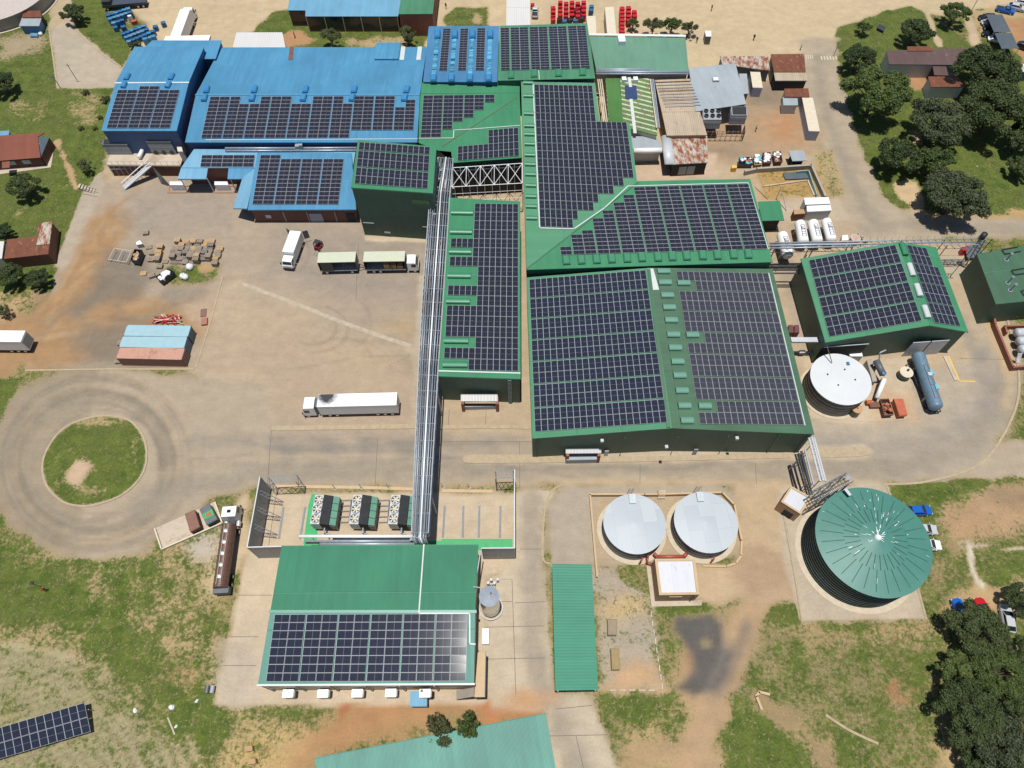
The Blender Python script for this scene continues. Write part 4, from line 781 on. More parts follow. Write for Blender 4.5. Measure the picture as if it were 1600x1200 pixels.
# --- dark green building at the right edge
zq = 6.4; pl = plane3((1526,396,zq), (1556,475,zq), (1650,382,zq)); q = [onp(pl,1556,475.5), onp(pl,1690,462), onp(pl,1640,378), onp(pl,1526,396)]
b = bld('green_workshop', 'dull green workshop at the right edge with framed skylights and thin flues', q); r = roofslab(b, 'roof', q, GREEND, .15); wallring(b, q, WGREEN, .1)
for a, c in (((1567,394.5),(1592,390)),((1582,427),(1612,422)),((1597,459),(1625,455))):
    mb = MB(); A, B = onp(pl,*a), onp(pl,*c); u = (B-A).normalized(); v = pl[1].cross(u)
    for s in (-.55,.55): mb.bar(A+v*s+pl[1]*.25, B+v*s+pl[1]*.25, .16)
    mb.bar(A-v*.55+pl[1]*.25, A+v*.55+pl[1]*.25, .16); put(mb, 'skylight_frame', BLKP, r)
for x, y in ((1572,406.5),(1574,442.5),(1578,454)): p = onp(pl,x,y); mb = MB(); mb.cyl(p, p+Vector((0,0,1.9)), .13, 8); mb.cyl(p+Vector((0,0,1.9)), p+Vector((0,0,2.2)), .3, 8, .05); mb.cyl(p, p+Vector((0,0,.12)), .42, 10); put(mb, 'flue', STEEL, r)
# --- south plant building
zn, zr, zs = 6.4, 7.4, 6.4
pN = [W(440,852.5,zn), W(747.5,850.5,zn), W(742.5,954,zr), W(422.5,954,zr)]; pS = [W(402.5,1072,zs), W(740.5,1070,zs), W(742.5,954,zr), W(422.5,954,zr)]
b = bld('chiller_plant', 'green gabled plant building with blue-black panels on its south slope and white boxes below', pN+pS); rN = roofslab(b, 'roof', pN, GREENB); r = roofslab(b, 'roof', pS, GREENT); wallring(b, [pN[0], pN[1], pN[2], pS[1], pS[0], pN[3]], CREAM, .25)
plN = plane3((440,852.5,zn), (747.5,850.5,zn), (742.5,954,zr)); pl = plane3((402.5,1072,zs), (740.5,1070,zs), (742.5,954,zr)); p14 = lambda x, y: (400+x/4, 900+y/4)
array(r, pl, [(0,0,*p14(120,240)),(0,12,*p14(1325,235)),(8,0,*p14(65,660))], 8, 12, True, cb=(2,.06), glass=PVB)
strip(rN, plN, [(662.5,851.5),(655,953)], .2, FLASH, .1); strip(r, pl, [(655,955),(655,958.5),(734,958.5),(734,1006),(742,1006.5)], .18, FLASH, .1); strip(r, pl, [(422.5,955.5),(742.5,955.5)], .4, GREENT, .09, 'ridge_cap'); strip(r, pl, [(403,1070.5),(740.5,1068.8)], .25, FLASH, .06, 'gutter')
for x in (405,457,511,567,621,675): p = W(x+2,1073.5,6.2); mb = MB(); mb.cyl((p.x+.1,p.y+.15,.05), (p.x+.1,p.y+.15,6.2), .09, 6); put(mb, 'downpipe', GREYP, b)
# --- turquoise roof at the bottom edge, green carport
zq = 4.2; pl = plane3((491,1184,zq), (852.5,1114,zq), (868,1200,zq-.4)); q = [onp(pl,491,1184), onp(pl,852.5,1114), onp(pl,880,1262), onp(pl,520,1330)]
b = bld('turquoise_shed', 'turquoise corrugated shed roof cut by the lower edge, tree against it', q); roofslab(b, 'roof', q, GREENT); wallring(b, q, CREAM)
def corrugated(b, pts, m, pitch=.42, dep=.09):
    """real corrugated sheet over a quad; ribs run from pts[0] to pts[1]"""
    A, B, C_, D = pts; k = int((D-A).length/pitch)*2; vs = []; fs = []; off = ORG[b.name]
    for i in range(k+1):
        f = i/k; z = dep if i % 2 else 0
        vs += [tuple(A+(D-A)*f+Vector((0,0,z))-off), tuple(B+(C_-B)*f+Vector((0,0,z))-off)]
        if i < k: fs.append((2*i, 2*i+1, 2*i+3, 2*i+2))
    me = bpy.data.meshes.new('roof'); me.from_pydata(vs, [], fs); uvl = me.uv_layers.new(name='UVMap'); u = (D-A).normalized(); v = (B-A).normalized()
    for lp in me.loops:
        c = me.vertices[lp.vertex_index].co+off-A; uvl.data[lp.index].uv = (c.dot(u), c.dot(v))
    me.materials.append(m); o = bpy.data.objects.new('roof', me); col.objects.link(o); o.parent = b; ORG[o.name] = off; return o
GREENC2 = sheetmat('carport_sheet', obs(90,166,136), pitch=50, fade=.08, depth=.0)
q = [W(862.5,881,2.9), W(924.5,882,2.7), W(934.5,1078,2.7), W(867.5,1079,2.9)]; b = thing('carport', 'long bright green corrugated carport roof beside the south access road', 'carport', base_of(q)); corrugated(b, q, GREENC2)
for i in range(7):
    for e in (0, 1):
        p = (q[0]+(q[3]-q[0])*(i+.1)/6.2)*(1-e)+(q[1]+(q[2]-q[1])*(i+.1)/6.2)*e; x = p.x+(.4 if e == 0 else -.4); mb = MB(); mb.box(x, p.y-.3, 0, .12, .12, 2.65); put(mb, 'post', STEEL, b)
for e in (.06, .94): mb = MB(); mb.bar(q[0]*(1-e)+q[1]*e-Vector((0,0,.12)), q[3]*(1-e)+q[2]*e-Vector((0,0,.12)), .14); put(mb, 'beam', STEEL, b)
# ------------------------------------------------------------------ smaller buildings
def extra_face(b, pts, nm, m):
    mb = MB(); mb.add(pts, [tuple(range(len(pts)))]); return put(mb, nm, m, b)
# green flat roof north-east with white parapet
b, q = hut('packing_hall', 'plain flat green roofed hall with a white parapet along its north side', [(932,111.5),(1076,110.5),(1071,58.5),(920.5,56)], 6.0, GREENP, CREAM)
mb = MB(); mb.bar(q[3]+Vector((0,.15,.3)), q[2]+Vector((0,.15,.3)), .5); put(mb, 'parapet', WHITE, b)
mb = MB(); p = W(971,66,6.2); mb.box(p.x, p.y+.3, 5.5, 1.6, 2.6, 1.6); put(mb, 'white_stack', WHITE, b)
for i, (z, y) in enumerate(((6.3,107.5),(6.5,109.5),(6.3,111.5),(6.1,114.5))):
    mb = MB(); mb.tube([W(931,y+1,z), W(1016 if i < 2 else 1076,y+.5,z)], .2, 8); put(mb, 'roof_pipe', CLAD, b, smooth=True)
# old process halls in the north-east corner
b, q = hut('striped_hall', 'green hall with pale translucent stripes across its stained roof', [(951,192),(1027,212),(1014.5,122.5),(946,122.5)], 5.2, STRIPE, CREAM)
b.children[0].hide_render = False
pl = (q[0], Vector((0,0,1)))
pl = plane3((951,192,5.2), (1027,212,5.2), (1014.5,122.5,5.2)); r = b_r[b.name]
sp = [onp(pl,946.3,122.8)+Vector((0,0,.03)), onp(pl,969,122.8)+Vector((0,0,.03)), onp(pl,974,196.5)+Vector((0,0,.03)), onp(pl,951.5,192)+Vector((0,0,.03))]; roofslab(b, 'plain_roof_sheet', [p+Vector((0,0,.06)) for p in sp], GRASSGREEN, .05)
mb = MB(); u = [onp(pl,976,134), onp(pl,994,134), onp(pl,996,155), onp(pl,977,155)]; mb.hexa(u, [p+Vector((0,0,.1)) for p in u]); put(mb, 'blue_tarpaulin', mat('navy_tarpaulin', obs(48,72,122), .6, var=.15), b)
strip(r, pl, [(983,122),(985,135)], .7, FLASH, .12, 'white_ridge_sheet'); strip(r, pl, [(986,157),(992,207)], .7, FLASH, .12, 'white_ridge_sheet')
for x in (975, 993): p = W(x,124,5.6); mb = MB(); mb.box(p.x, p.y, 5.1, 1.0, 1.2, .8); put(mb, 'roof_unit', WHITE, b)
b, q = hut('lower_bay', 'small grey flat bay below the striped hall', [(988,232),(1034,231),(1026,213),(986,213)], 4.0, ZINC, GREYL)
mb = MB(); mb.cyl(W(990,236,3.6), W(1034,235,3.6), .6, 12); put(mb, 'rolled_gutter', WHITE, b, smooth=True)
b, q = hut('pale_hall', 'cream corrugated hall with rust spots between striped hall and grey roof', [(1042,212),(1105,211),(1078,123),(1023,125)], 4.6, PALE, TANW, zs=[4.4,4.4,4.9,4.9])
for i in range(9):
    A = W(1024+i*1.9, 128.5+i*4.6, 5.05); B = W(1079+i*2, 126.5+i*4.6, 5.05); mb = MB(); mb.bar(A, B, .16); put(mb, 'roof_purlin', RUSTM if i % 3 == 0 else GREYP, b)
b, q = hut('rusty_hall', 'white and orange rust streaked roof hall with a curved grey flank', [(1051,257),(1106,254),(1105,212),(1047,212)], 3.5, RUST, DARK)
A, B = W(1041,214,3.3), W(1047,257,3.3); mb = MB(); k = 8; d = (B-A).normalized(); v = Vector((-d.y, d.x, 0)); rg = [(math.cos(math.pi*i/k)*1.15, math.sin(math.pi*i/k)*.6) for i in range(k+1)]
mb.add([A+v*x+Vector((0,0,z)) for x, z in rg]+[B+v*x+Vector((0,0,z)) for x, z in rg], [(i, i+1, k+2+i, k+1+i) for i in range(k)]+[tuple(range(k,-1,-1)), tuple(range(k+1,2*k+2))]); put(mb, 'barrel_roof', GREYL, b, smooth=True)
facade(b, q[0], q[1], [('door_leaf', .22, .44, 0, 2.6, GREYP), ('door_leaf', .46, .68, 0, 2.6, GREYP), ('plinth_rail', .1, 1.0, 0, .4, mat('dark_red_paint', (.12,.012,.012), .6))], .15)
b, q = hut('grey_hall', 'light grey flat roofed hall with one white roof hatch', [(1087,174),(1166,162.5),(1149,99),(1076,106)], 4.8, ZINC, GREYD)
p = W(1118,125,4.9); mb = MB(); mb.box(p.x, p.y, 4.8, 1.5, 1.3, .35); put(mb, 'roof_hatch_frame', GREYP, b); mb = MB(); mb.box(p.x, p.y, 5.15, 1.1, .9, .12); put(mb, 'roof_hatch', WHITE, b)
hut('blue_side_shed', 'small pale blue lean-to roof against the grey hall', [(1157,147),(1170,146),(1167,115),(1155,115)], 3.4, ZINC, GREYD)
hut('rust_white_shed', 'rust and white striped low shed roof behind the grey hall', [(1129,101),(1203,110),(1200,87.5),(1125,88)], 3.2, RUST, GREYD)
hut('rusty_gate_shed', 'deep rust shed roof at the yard entrance with a pale lower strip', [(1209,112.5),(1259,112.5),(1256.5,84),(1204.5,84.5)], 3.3, RUSTD, GREYD)
hut('gate_shed_canopy', 'pale corrugated canopy strip in front of the deep rust shed', [(1211.5,126),(1261.5,126),(1259.3,113.2),(1209.3,113.2)], 3.7, PALE, DARK, cat='canopy', zs=[2.8,2.8,3.15,3.15])
hut('gate_office', 'tiny brown and white striped roof office by the entrance road', [(1226,151),(1265,151.5),(1263,138),(1225.5,138.5)], 2.8, RUSTD, GREYL)
hut('guard_cabin', 'small pale blue grey cabin joined to the white container', [(1224,164.5),(1247,164.5),(1246,152),(1223,152)], 2.4, ZINC, GREYL)
# brown roofed houses among the trees, right
b, q = hut('staff_house', 'long brown tin roofed house with rust patches among the trees', [(1389,100.5),(1500,101.5),(1521,75),(1385,79)], 3.6, BROWN, GREYL)
roofslab(b, 'rusty_roof_bay', [W(1418,79.5,3.75), W(1457,79.5,3.75), W(1456,72,3.75), W(1417.5,72.5,3.75)], RUSTD)
hut('connecting_roof', 'short brown walkway roof linking long house to small outhouse', [(1460,117.5),(1482,118),(1478,102.5),(1457,102.5)], 3.2, BROWN, DARK, cat='canopy')
hut('outhouse', 'small rust and white striped outhouse below the long brown roof', [(1455,136),(1508,135.5),(1497,119.5),(1450,119.5)], 3.2, RUSTD, GREYL)
# red tiled house on the left
A1, A2, A3, A4 = W(-60,256,2.7), W(63,246,2.7), W(59,213.5,4.6), W(-60,222,4.6); B2 = W(78,216,2.7)
b = bld('tiled_house', 'red tiled gable house with pale blue gable on the lawn', [A1,A2,A3,A4]); roofslab(b, 'roof', [A1,A2,A3,A4], REDTILE)
n_ = W(70,208.5,4.6); roofslab(b, 'roof', [A4, A3, W(70,207,3.9), W(-60,216,3.9)], REDTILE)
wallring(b, [A1,A2,W(74,222,2.9),W(-60,226,2.9)], BRICK, .5)
e1, e2, e3 = A2+Vector((-.1,.3,-.2)), W(77,215,2.6), A3+Vector((.1,0,-.15)); extra_face(b, [e1, e2, e3], 'gable', mat('pale_blue_gable', obs(150,168,190), .7)); extra_face(b, [(e1.x,e1.y,0),(e2.x,e2.y,0),tuple(e2),tuple(e1)], 'end_wall', BRICK)
roofslab(b, 'porch_roof', [W(3,263,2.4), W(15,262,2.4), W(15.5,252,2.6), W(3,253,2.6)], REDTILE, .12)
facade(b, A1, A2, [('window', .72, .82, .9, 1.9, GREYL), ('window', .55, .63, .9, 1.9, GREYL)], .5)
mb = MB(); mb.prism([W(*p)[:2] for p in ((-60,281),(20,270),(80,262),(86,225),(70,222),(-60,250))], -.02, .12); put(mb, 'plinth', CONC, b)
hut('house_leanto', 'small sky blue lean-to roof behind the red tiled house', [(-20,216.5),(12.5,214.5),(15,204),(-20,206)], 2.6, BLUE2, GREYL)
b, q = hut('rusty_cottage', 'rust brown tin roofed cottage with one whitened bay by the yard', [(6,404.5),(75,397),(82,346),(60,349.5),(57,369.5),(11,374)], 3.1, RUSTD, BRICK)
roofslab(b, 'pale_roof_bay', [W(56.5,383,3.2), W(77,381.5,3.2), W(82,345.5,3.2), W(66,348,3.2)], RUST, .1)
hut('white_outhouse', 'plain white outhouse roof beside the rusty cottage', [(-20,406),(3,404),(6.5,377),(-20,377)], 2.8, WHITE_SHEET, CREAM)
# long canteen at the top
b, q = hut('canteen', 'long light blue roofed canteen with a glazed south front', [(477,25.5),(622,25.5),(634,-45),(480,-45)], 4.4, BLUE2, BRICK, zs=[4.2,4.2,5.6,5.6])
q2 = [W(449,16,4.3), W(477.5,16.2,4.3), W(489,-45,5.4), W(461,-45,5.4)]; roofslab(b, 'roof_wing', q2, BLUE2); wallring(b, q2, BRICK, .2)
sw, se = q[0], q[1]; facade(b, sw, se, [('glazing', .01+i*.197, .19+i*.197, .7, 3.9, GLASS) for i in range(5)]+[('mullion', .0+i*.197, .008+i*.197, 0, 4.0, CREAM) for i in range(6)], .15); facade(b, q2[0], q2[1], [('glazing', .1, .98, .7, 3.9, GLASS)], .2)
b, q = hut('brick_block', 'green flat roofed block with plum brick walls joined to the canteen', [(622.5,22),(676,21.5),(684,-45),(633,-45)], 6.0, GREEN2, BRICKR)
# white canopies and trailers along the north side
b, q = hut('white_store_tent', 'white ribbed flat canopy standing behind the long blue hall', [(362,80),(447,78),(441,50.5),(369.5,50.5)], 4.0, WHITE_SHEET, GREYL, cat='canopy')
mb = MB(); a, c = W(257,60.8,4.5), W(327,60,4.5); mb.box((a.x+c.x)/2, a.y, 3.8, c.x-a.x, 2.2, .7); mb.box(a.x+.4, a.y, 0, .3, 1.6, 3.8); mb.box(c.x-.4, a.y, 0, .3, 1.6, 3.8); solo(mb, 'dock_shelter', WHITE, 'narrow white dock shelter strip above the annex roof, truck behind', 'canopy')
def slab_building(name, label, px, z, m, wm, cat='building'): return hut(name, label, px, z, m, wm, cat)
slab_building('white_store', 'wide plain white roofed store touching the panel hall', [(791,40),(829,40),(827,-30),(792,-30)], 4.2, WHITE_SHEET, CREAM)
# canopy between the bullet tanks and the hall
hut('green_canopy', 'small flat green canopy east of the L-shaped hall', [(1191,345),(1225.5,344),(1218.5,313.5),(1184,315)], 3.6, GREEN, DARK, cat='canopy', inset=.6)
# pump house with parapet
q = [W(1030,930,4.0), W(1093,929,4.0), W(1086,872.5,4.0), W(1023,873,4.0)]; b = bld('pump_house', 'tan pump house with white flat roof and raised rim below the zinc tanks', q); wallring(b, q, TANW, 0, .0)
mb = MB(); c = base_of(q); ii_ = [p+(Vector((c.x,c.y,p.z))-p).normalized()*.55 for p in q]
for i in range(4): mb.hexa([q[i]-Vector((0,0,.3)), q[(i+1)%4]-Vector((0,0,.3)), ii_[(i+1)%4]-Vector((0,0,.3)), ii_[i]-Vector((0,0,.3))], [q[i]+Vector((0,0,.02)), q[(i+1)%4]+Vector((0,0,.02)), ii_[(i+1)%4]+Vector((0,0,.02)), ii_[i]+Vector((0,0,.02))])
put(mb, 'parapet', TANL, b); roofslab(b, 'roof', [p-Vector((0,0,.2)) for p in ii_], sheetmat('white_roof_felt', obs(232,234,240), pitch=60, fade=.06, rust=obs(190,160,135), rustamt=.2, depth=0, spots=False), .1)
mb = MB(); p = q[1]; mb.cyl((p.x-.7,p.y-.12,0), (p.x-.7,p.y-.12,3.9), .08, 6); put(mb, 'downpipe', BLKP, b); facade(b, q[0], q[1], [('lintel', .28, .60, 2.6, 3.0, TANL)], 0)
mb = MB(); mb.prism([W(*p)[:2] for p in ((1010,883),(1024,883),(1033,938),(1098,938),(1096,946),(1018,948))], -.02, .05); put(mb, 'plinth', CONC, b)
q = [W(1220,784,3.6), W(1251,803.5,3.6), W(1267.5,777,3.6), W(1236,759,3.6)]; b = bld('control_room', 'small tan control room with white roof turned askew beside the teal tank', q); wallring(b, q, TANW, 0, 0); c = base_of(q)
ii_ = [p+(Vector((c.x,c.y,p.z))-p).normalized()*.45 for p in q]; mb = MB()
for i in range(4): mb.hexa([q[i]-Vector((0,0,.3)), q[(i+1)%4]-Vector((0,0,.3)), ii_[(i+1)%4]-Vector((0,0,.3)), ii_[i]-Vector((0,0,.3))], [q[i]+Vector((0,0,.02)), q[(i+1)%4]+Vector((0,0,.02)), ii_[(i+1)%4]+Vector((0,0,.02)), ii_[i]+Vector((0,0,.02))])
put(mb, 'parapet', TANL, b); roofslab(b, 'roof', [p-Vector((0,0,.15)) for p in ii_], MATS['white_roof_felt'], .1); facade(b, q[0], q[1], [('door', .35, .8, 0, 2.2, DARK)], 0)
# small additions to the chiller plant's south wall
p0 = W(640,1101,0)
b, q = hut('blue_porch', 'small pale blue corrugated porch below the chiller plant', [(640,1104),(667,1104),(667,1079.5),(641,1080)], 2.4, BLUE2, GREYL, cat='porch')
for i, (x, y) in enumerate(((442,1076.5),(496.5,1076.5),(550,1076),(602.5,1075.5),(656,1076))):
    t = thing('cooling_box', ('white wall mounted cooling box under the eave of the chiller plant' if i < 4 else 'white cooling box with a dark port above the blue porch'), 'cooler', W(x+8,y+13,0)*1.0, 'cooling boxes along the chiller plant' if i < 4 else None)
    z0 = 2.6 if i == 4 else 1.0; c = W(x+8, y+6, z0+1); mb = MB(); mb.box(c.x, c.y-.1, z0, 1.55, 1.1, 1.05); put(mb, 'casing', WHITE, t); mb = MB(); mb.box(c.x+.85, c.y-.1, z0+.1, .14, .9, .8); put(mb, 'grille', GREYP, t); mb = MB(); mb.box(c.x, c.y, 0, .9, .7, z0); put(mb, 'stand', GREYD, t)
    if i == 4: mb = MB(); mb.cyl((c.x-.45,c.y+.2,z0+1.05), (c.x-.45,c.y+.2,z0+1.2), .2, 10); put(mb, 'port', BLKP, t)
    else: mb = MB(); mb.box(c.x-.05, c.y-.1, z0+1.05, .05, 1.1, .02); put(mb, 'seam', GREYL, t)
t = thing('stair_gantry', 'cream walkway with black side against the plant east wall', 'walkway', W(752,1070,0))
A, B, C_ = W(753,1020,4.2), W(748,1082,4.2), W(713,1086,1.2); mb = MB(); mb.hexa([A+Vector((-.6,0,-.2)), A+Vector((.6,0,-.2)), B+Vector((.9,-.6,-.2)), B+Vector((-.6,-.6,-.2))], [A+Vector((-.6,0,0)), A+Vector((.6,0,0)), B+Vector((.9,-.6,0)), B+Vector((-.6,-.6,0))]); put(mb, 'deck', TANL, t)
mb = MB(); mb.hexa([B+Vector((-.6,-.5,-.2)), B+Vector((-.6,.7,-.2)), C_+Vector((0,.6,-.2)), C_+Vector((0,-.6,-.2))], [B+Vector((-.6,-.5,0)), B+Vector((-.6,.7,0)), C_+Vector((0,.6,0)), C_+Vector((0,-.6,0))]); put(mb, 'stair', CONCG, t)
for p in (A, B): mb = MB(); mb.box(p.x+.5, p.y-.2, 0, .15, .15, 4.0); put(mb, 'post', BLKP, t)
mb = MB(); mb.bar(A+Vector((.6,0,1)), B+Vector((.9,-.6,1)), .08); put(mb, 'handrail', STEEL, t)
mb = MB(); p = W(758.5,994,1.2); mb.box(p.x, p.y, 0, 1.0, 2.2, 1.2); solo(mb, 'white_cabinet', WHITE, 'white electrical cabinet on the slab east of the chiller plant', 'cabinet')
# concrete wall returns, grey screen walls of the chiller court
def screen(name, label, top, z, group=None):
    t = thing(name, label, 'screen wall', base_of([W(*p, z) for p in top]), group); pts = [W(*p, z) for p in top]
    for a, c in zip(pts[:-1], pts[1:]):
        k = max(1, round((c-a).length/2.6)); d = (c-a)/k; n = Vector((-d.y, d.x, 0)).normalized()*.05
        for i in range(k):
            p, q_ = a+d*(i+.01), a+d*(i+.99); mb = MB(); mb.hexa([(p.x+n.x,p.y+n.y,.15),(p.x-n.x,p.y-n.y,.15),(q_.x-n.x,q_.y-n.y,.15),(q_.x+n.x,q_.y+n.y,.15)], [p+n, p-n, q_-n, q_+n]); put(mb, 'panel', GREYSC, t)
            mb = MB(); mb.box(p.x, p.y, 0, .16, .16, z+.05); put(mb, 'post', STEEL, t)
        mb = MB(); mb.bar(a, c, .14); put(mb, 'top_rail', WHITE, t)
    return t
GREYSC = mat('grey_screen_panel', (.26,.28,.30), .5, var=.1, scale=.6)
t = screen('screen_wall', 'tall grey panel screen wall with braces on the west side of the chiller court', [(406,744.5),(386,855),(440,853.5)], 5.8)
for i, (y) in enumerate((770,795,823)):
    p = W(402-(y-770)*.2, y, 5.4); mb = MB(); e = Vector((p.x+2.6, p.y-.2, .1))
    mb.bar(p, e, .1); mb.bar(p+Vector((0,.6,0)), e+Vector((0,.6,0)), .1)
    for k in range(7): f0, f1 = k/7, (k+1)/7; mb.bar(p+(e-p)*f0, p+Vector((0,.6,0))+(e-p)*f1, .06)
    put(mb, 'brace', STEEL, t)
t = screen('screen_wall', 'grey panel screen wall closing the east side of the chiller court', [(804,734),(804,856),(752,856.5)], 5.8)
def gateframe(name, label, a, c, z, depth=.9):
    t = thing(name, label, 'portal', base_of([W(*a, z), W(*c, z)])); A, B = W(*a, z), W(*c, z)
    for p in (A, B):
        mb = MB(); q_ = p+Vector((0,-depth,0))
        for w_ in (p, q_): mb.bar((w_.x,w_.y,0), w_, .13)
        for k in range(6): z0, z1 = z*k/6, z*(k+1)/6; mb.bar((p.x,p.y,z0) if k % 2 else (q_.x,q_.y,z0), (q_.x,q_.y,z1) if k % 2 else (p.x,p.y,z1), .07)
        put(mb, 'lattice_post', STEEL, t)
    mb = MB()
    for o_ in (0, -depth): mb.bar(A+Vector((0,o_,0)), B+Vector((0,o_,0)), .12)
    for k in range(4): f0, f1 = k/4, (k+1)/4; mb.bar(A+(B-A)*f0, A+(B-A)*f1+Vector((0,-depth,0)), .06); mb.bar(A+(B-A)*f0+Vector((0,-depth,0)), A+(B-A)*f1, .06)
    put(mb, 'lattice_beam', STEEL, t)
gateframe('lattice_portal', 'open steel lattice frame at the northwest corner of the chiller court', (418,744), (463,742), 5.6, 1.1); gateframe('lattice_portal', 'open steel lattice frame at the northeast corner of the chiller court', (774,735.5), (802,734.5), 5.6, 1.3)
t = thing('green_walkway', 'bright green painted floor band around the chiller court', 'floor marking', W(600,850,0)); z = .05
for nm, px in (('band', ((487,772),(482,790),(474,850),(480,860),(494,860),(499,790),(497,772))), ('band', ((494,845),(494,862),(690,862),(690,845))), ('band', ((690,842),(690,860),(801,860),(801,842)))):
    mb = MB(); mb.prism([W(*p)[:2] for p in px], .028, z); put(mb, nm, FLOORG, t); z += .006
for i, (x0, y0, x1, y1) in enumerate(((443,793,436,842),(477,793,469,842),(695,791,692,840),(724,791,723,840),(749,791,748,840),(782,791,781,840))):
    mb = MB(); a, c = W(x0,y0), W(x1,y1); mb.bar((a.x,a.y,.1), (c.x,c.y,.1), .28); solo(mb, 'floor_beam', GREYP, 'dark steel floor rail lying on the pale chiller court', 'rail', 'floor rails in the chiller court')
for i, (x, y) in enumerate(((525,765),(566,764),(608,763),(693,763),(734,763))):
    t = thing('bollard_lamp', 'short leaning steel post on the kerb north of the chiller court', 'post', W(x,y,0), 'posts along the chiller court kerb'); p = W(x,y,0); mb = MB(); mb.cyl(p, p+Vector((-.35,.3,1.6)), .07, 6); put(mb, 'post', STEEL, t); mb = MB(); mb.cyl(p-Vector((0,0,.02)), p+Vector((0,0,.2)), .28, 8); put(mb, 'foot', CONCG, t)

# ------------------------------------------------------------------ chillers
def chiller():
    t = thing('chiller', 'x', 'chiller', (0,0,0), 'chillers in the court'); L_, z = 4.9, 3.4      # x across, y along
    mb = MB(); mb.box(-1.15, 0, 1.0, 1.5, L_, z-1.0); put(mb, 'fan_casing', GREYL, t, True)
    for y in (-1.55, 0, 1.55):
        f = MB(); f.lathe(-1.15, y, [(.70,z),(.76,z+.28),(.66,z+.28),(.62,z+.02)], 20); fo = put(f, 'fan_ring', STEEL, t, True)
        f = MB(); f.cyl((-1.15,y,z+.01), (-1.15,y,z+.03), .66, 20); put(f, 'fan_well', DARK, fo, True)
        f = MB(); f.cyl((-1.15,y,z+.05), (-1.15,y,z+.2), .17, 10)
        put(f, 'hub', GREYL, fo, True)
        for k in range(6):
            a = k*math.pi/3; c, s = math.cos(a), math.sin(a); g = MB(); P_ = lambda r, w_, zz: (-1.15+c*r-s*w_, y+s*r+c*w_, z+zz)
            g.hexa([P_(.15,-.09,.08), P_(.6,-.2,.06), P_(.6,.16,.16), P_(.15,.07,.14)], [P_(.15,-.09,.10), P_(.6,-.2,.08), P_(.6,.16,.18), P_(.15,.07,.16)]); put(g, 'fan_blade', CREAM, fo, True)
    mb = MB(); mb.hexa([(-.38,-L_/2,1.0),(1.15,-L_/2,1.0),(1.15,L_/2,1.0),(-.38,L_/2,1.0)], [(-.38,-L_/2,z+.25),(1.0,-L_/2,z-.25),(1.0,L_/2,z-.25),(-.38,L_/2,z+.25)]); put(mb, 'coil_bank', DARK, t, True)
    for k in range(4): mb = MB(); y0 = -L_/2+k*L_/4; mb.hexa([(1.08,y0+.04,z-.35),(2.0,y0+.04,z-.75),(2.0,y0+L_/4-.04,z-.75),(1.08,y0+L_/4-.04,z-.35)], [(1.08,y0+.04,z-.28),(2.0,y0+.04,z-.68),(2.0,y0+L_/4-.04,z-.68),(1.08,y0+L_/4-.04,z-.28)]); put(mb, 'drift_panel', GLASSG, t, True)
    mb = MB(); mb.box(1.5, 0, 1.0, .9, L_, 1.5); put(mb, 'basin', GREYD, t, True)
    for x in (-1.7, 0, 1.8):
        for y in (-2.2, 2.2): mb = MB(); mb.box(x, y, 0, .18, .18, 1.0); put(mb, 'leg', STEEL, t, True)
    mb = MB(); mb.tube([(0,-L_/2,1.6), (0,-L_/2-.7,1.6), (0,-L_/2-.7,.8), (.6,-L_/2-.7,.8), (.6,-L_/2-1.4,.8)], .13, 8); put(mb, 'outlet_pipe', CLAD, t, True); return t
ch = chiller(); lab = ['three-fan chiller standing next to the green floor band, farthest from the pipe rack', 'three-fan chiller in the middle of the row in the court', 'three-fan chiller partly under the pipe rack']
for i in range(3):
    c = ch if i == 0 else copy_tree(ch); p = W(507+i*60.3, 796.5, 3.3); c.location = (p.x, p.y, 0); c.rotation_euler.z = math.radians(-3); c['label'] = lab[i]
# support frames with shadow gap between the chillers
for i in range(2):
    p = W(538+i*60, 798, .6); mb = MB()
    for k in range(5): mb.bar((p.x-.9, p.y-1.9+k*.95, .5), (p.x+.9, p.y-1.9+k*.95, .5), .1)
    mb.bar((p.x-.9,p.y-2,.5), (p.x-.9,p.y+2,.5), .12); mb.bar((p.x+.9,p.y-2,.5), (p.x+.9,p.y+2,.5), .12)
    for sx in (-.9,.9):
        for sy in (-2,2): mb.bar((p.x+sx,p.y+sy,0), (p.x+sx,p.y+sy,.5), .12)
    solo(mb, 'ladder_frame', STEEL, 'low ladder shaped steel frame between two chillers', 'frame', 'ladder frames between chillers')
# header pipes north of the plant
for i, (x0, x1, y, z, r) in enumerate(((468,650,838,3.4,.26),(478,640,845.5,3.0,.2),(500,648,850,3.2,.24),(520,660,842,2.4,.16))):
    t = thing('header_pipe', ['thick white header pipe crossing the chiller court with an open west end', 'thin silver header pipe running between the white header pipes', 'silver header pipe closest to the green plant roof', 'low silver pipe under the white header pipes'][i], 'pipe', base_of([W(x0,y,z), W(x1,y,z)])); a, c = W(x0,y,z), W(x1,y,z)
    mb = MB(); mb.tube([a, c, c+Vector((.5,.7,0))], r, 10); put(mb, 'pipe', WHITE if i < 1 else CLAD, t, smooth=True)
    for k in range(5): p = a+(c-a)*(k+.5)/5; mb = MB(); mb.bar((p.x,p.y,0), (p.x,p.y,z-r), .12); put(mb, 'support', STEEL, t)
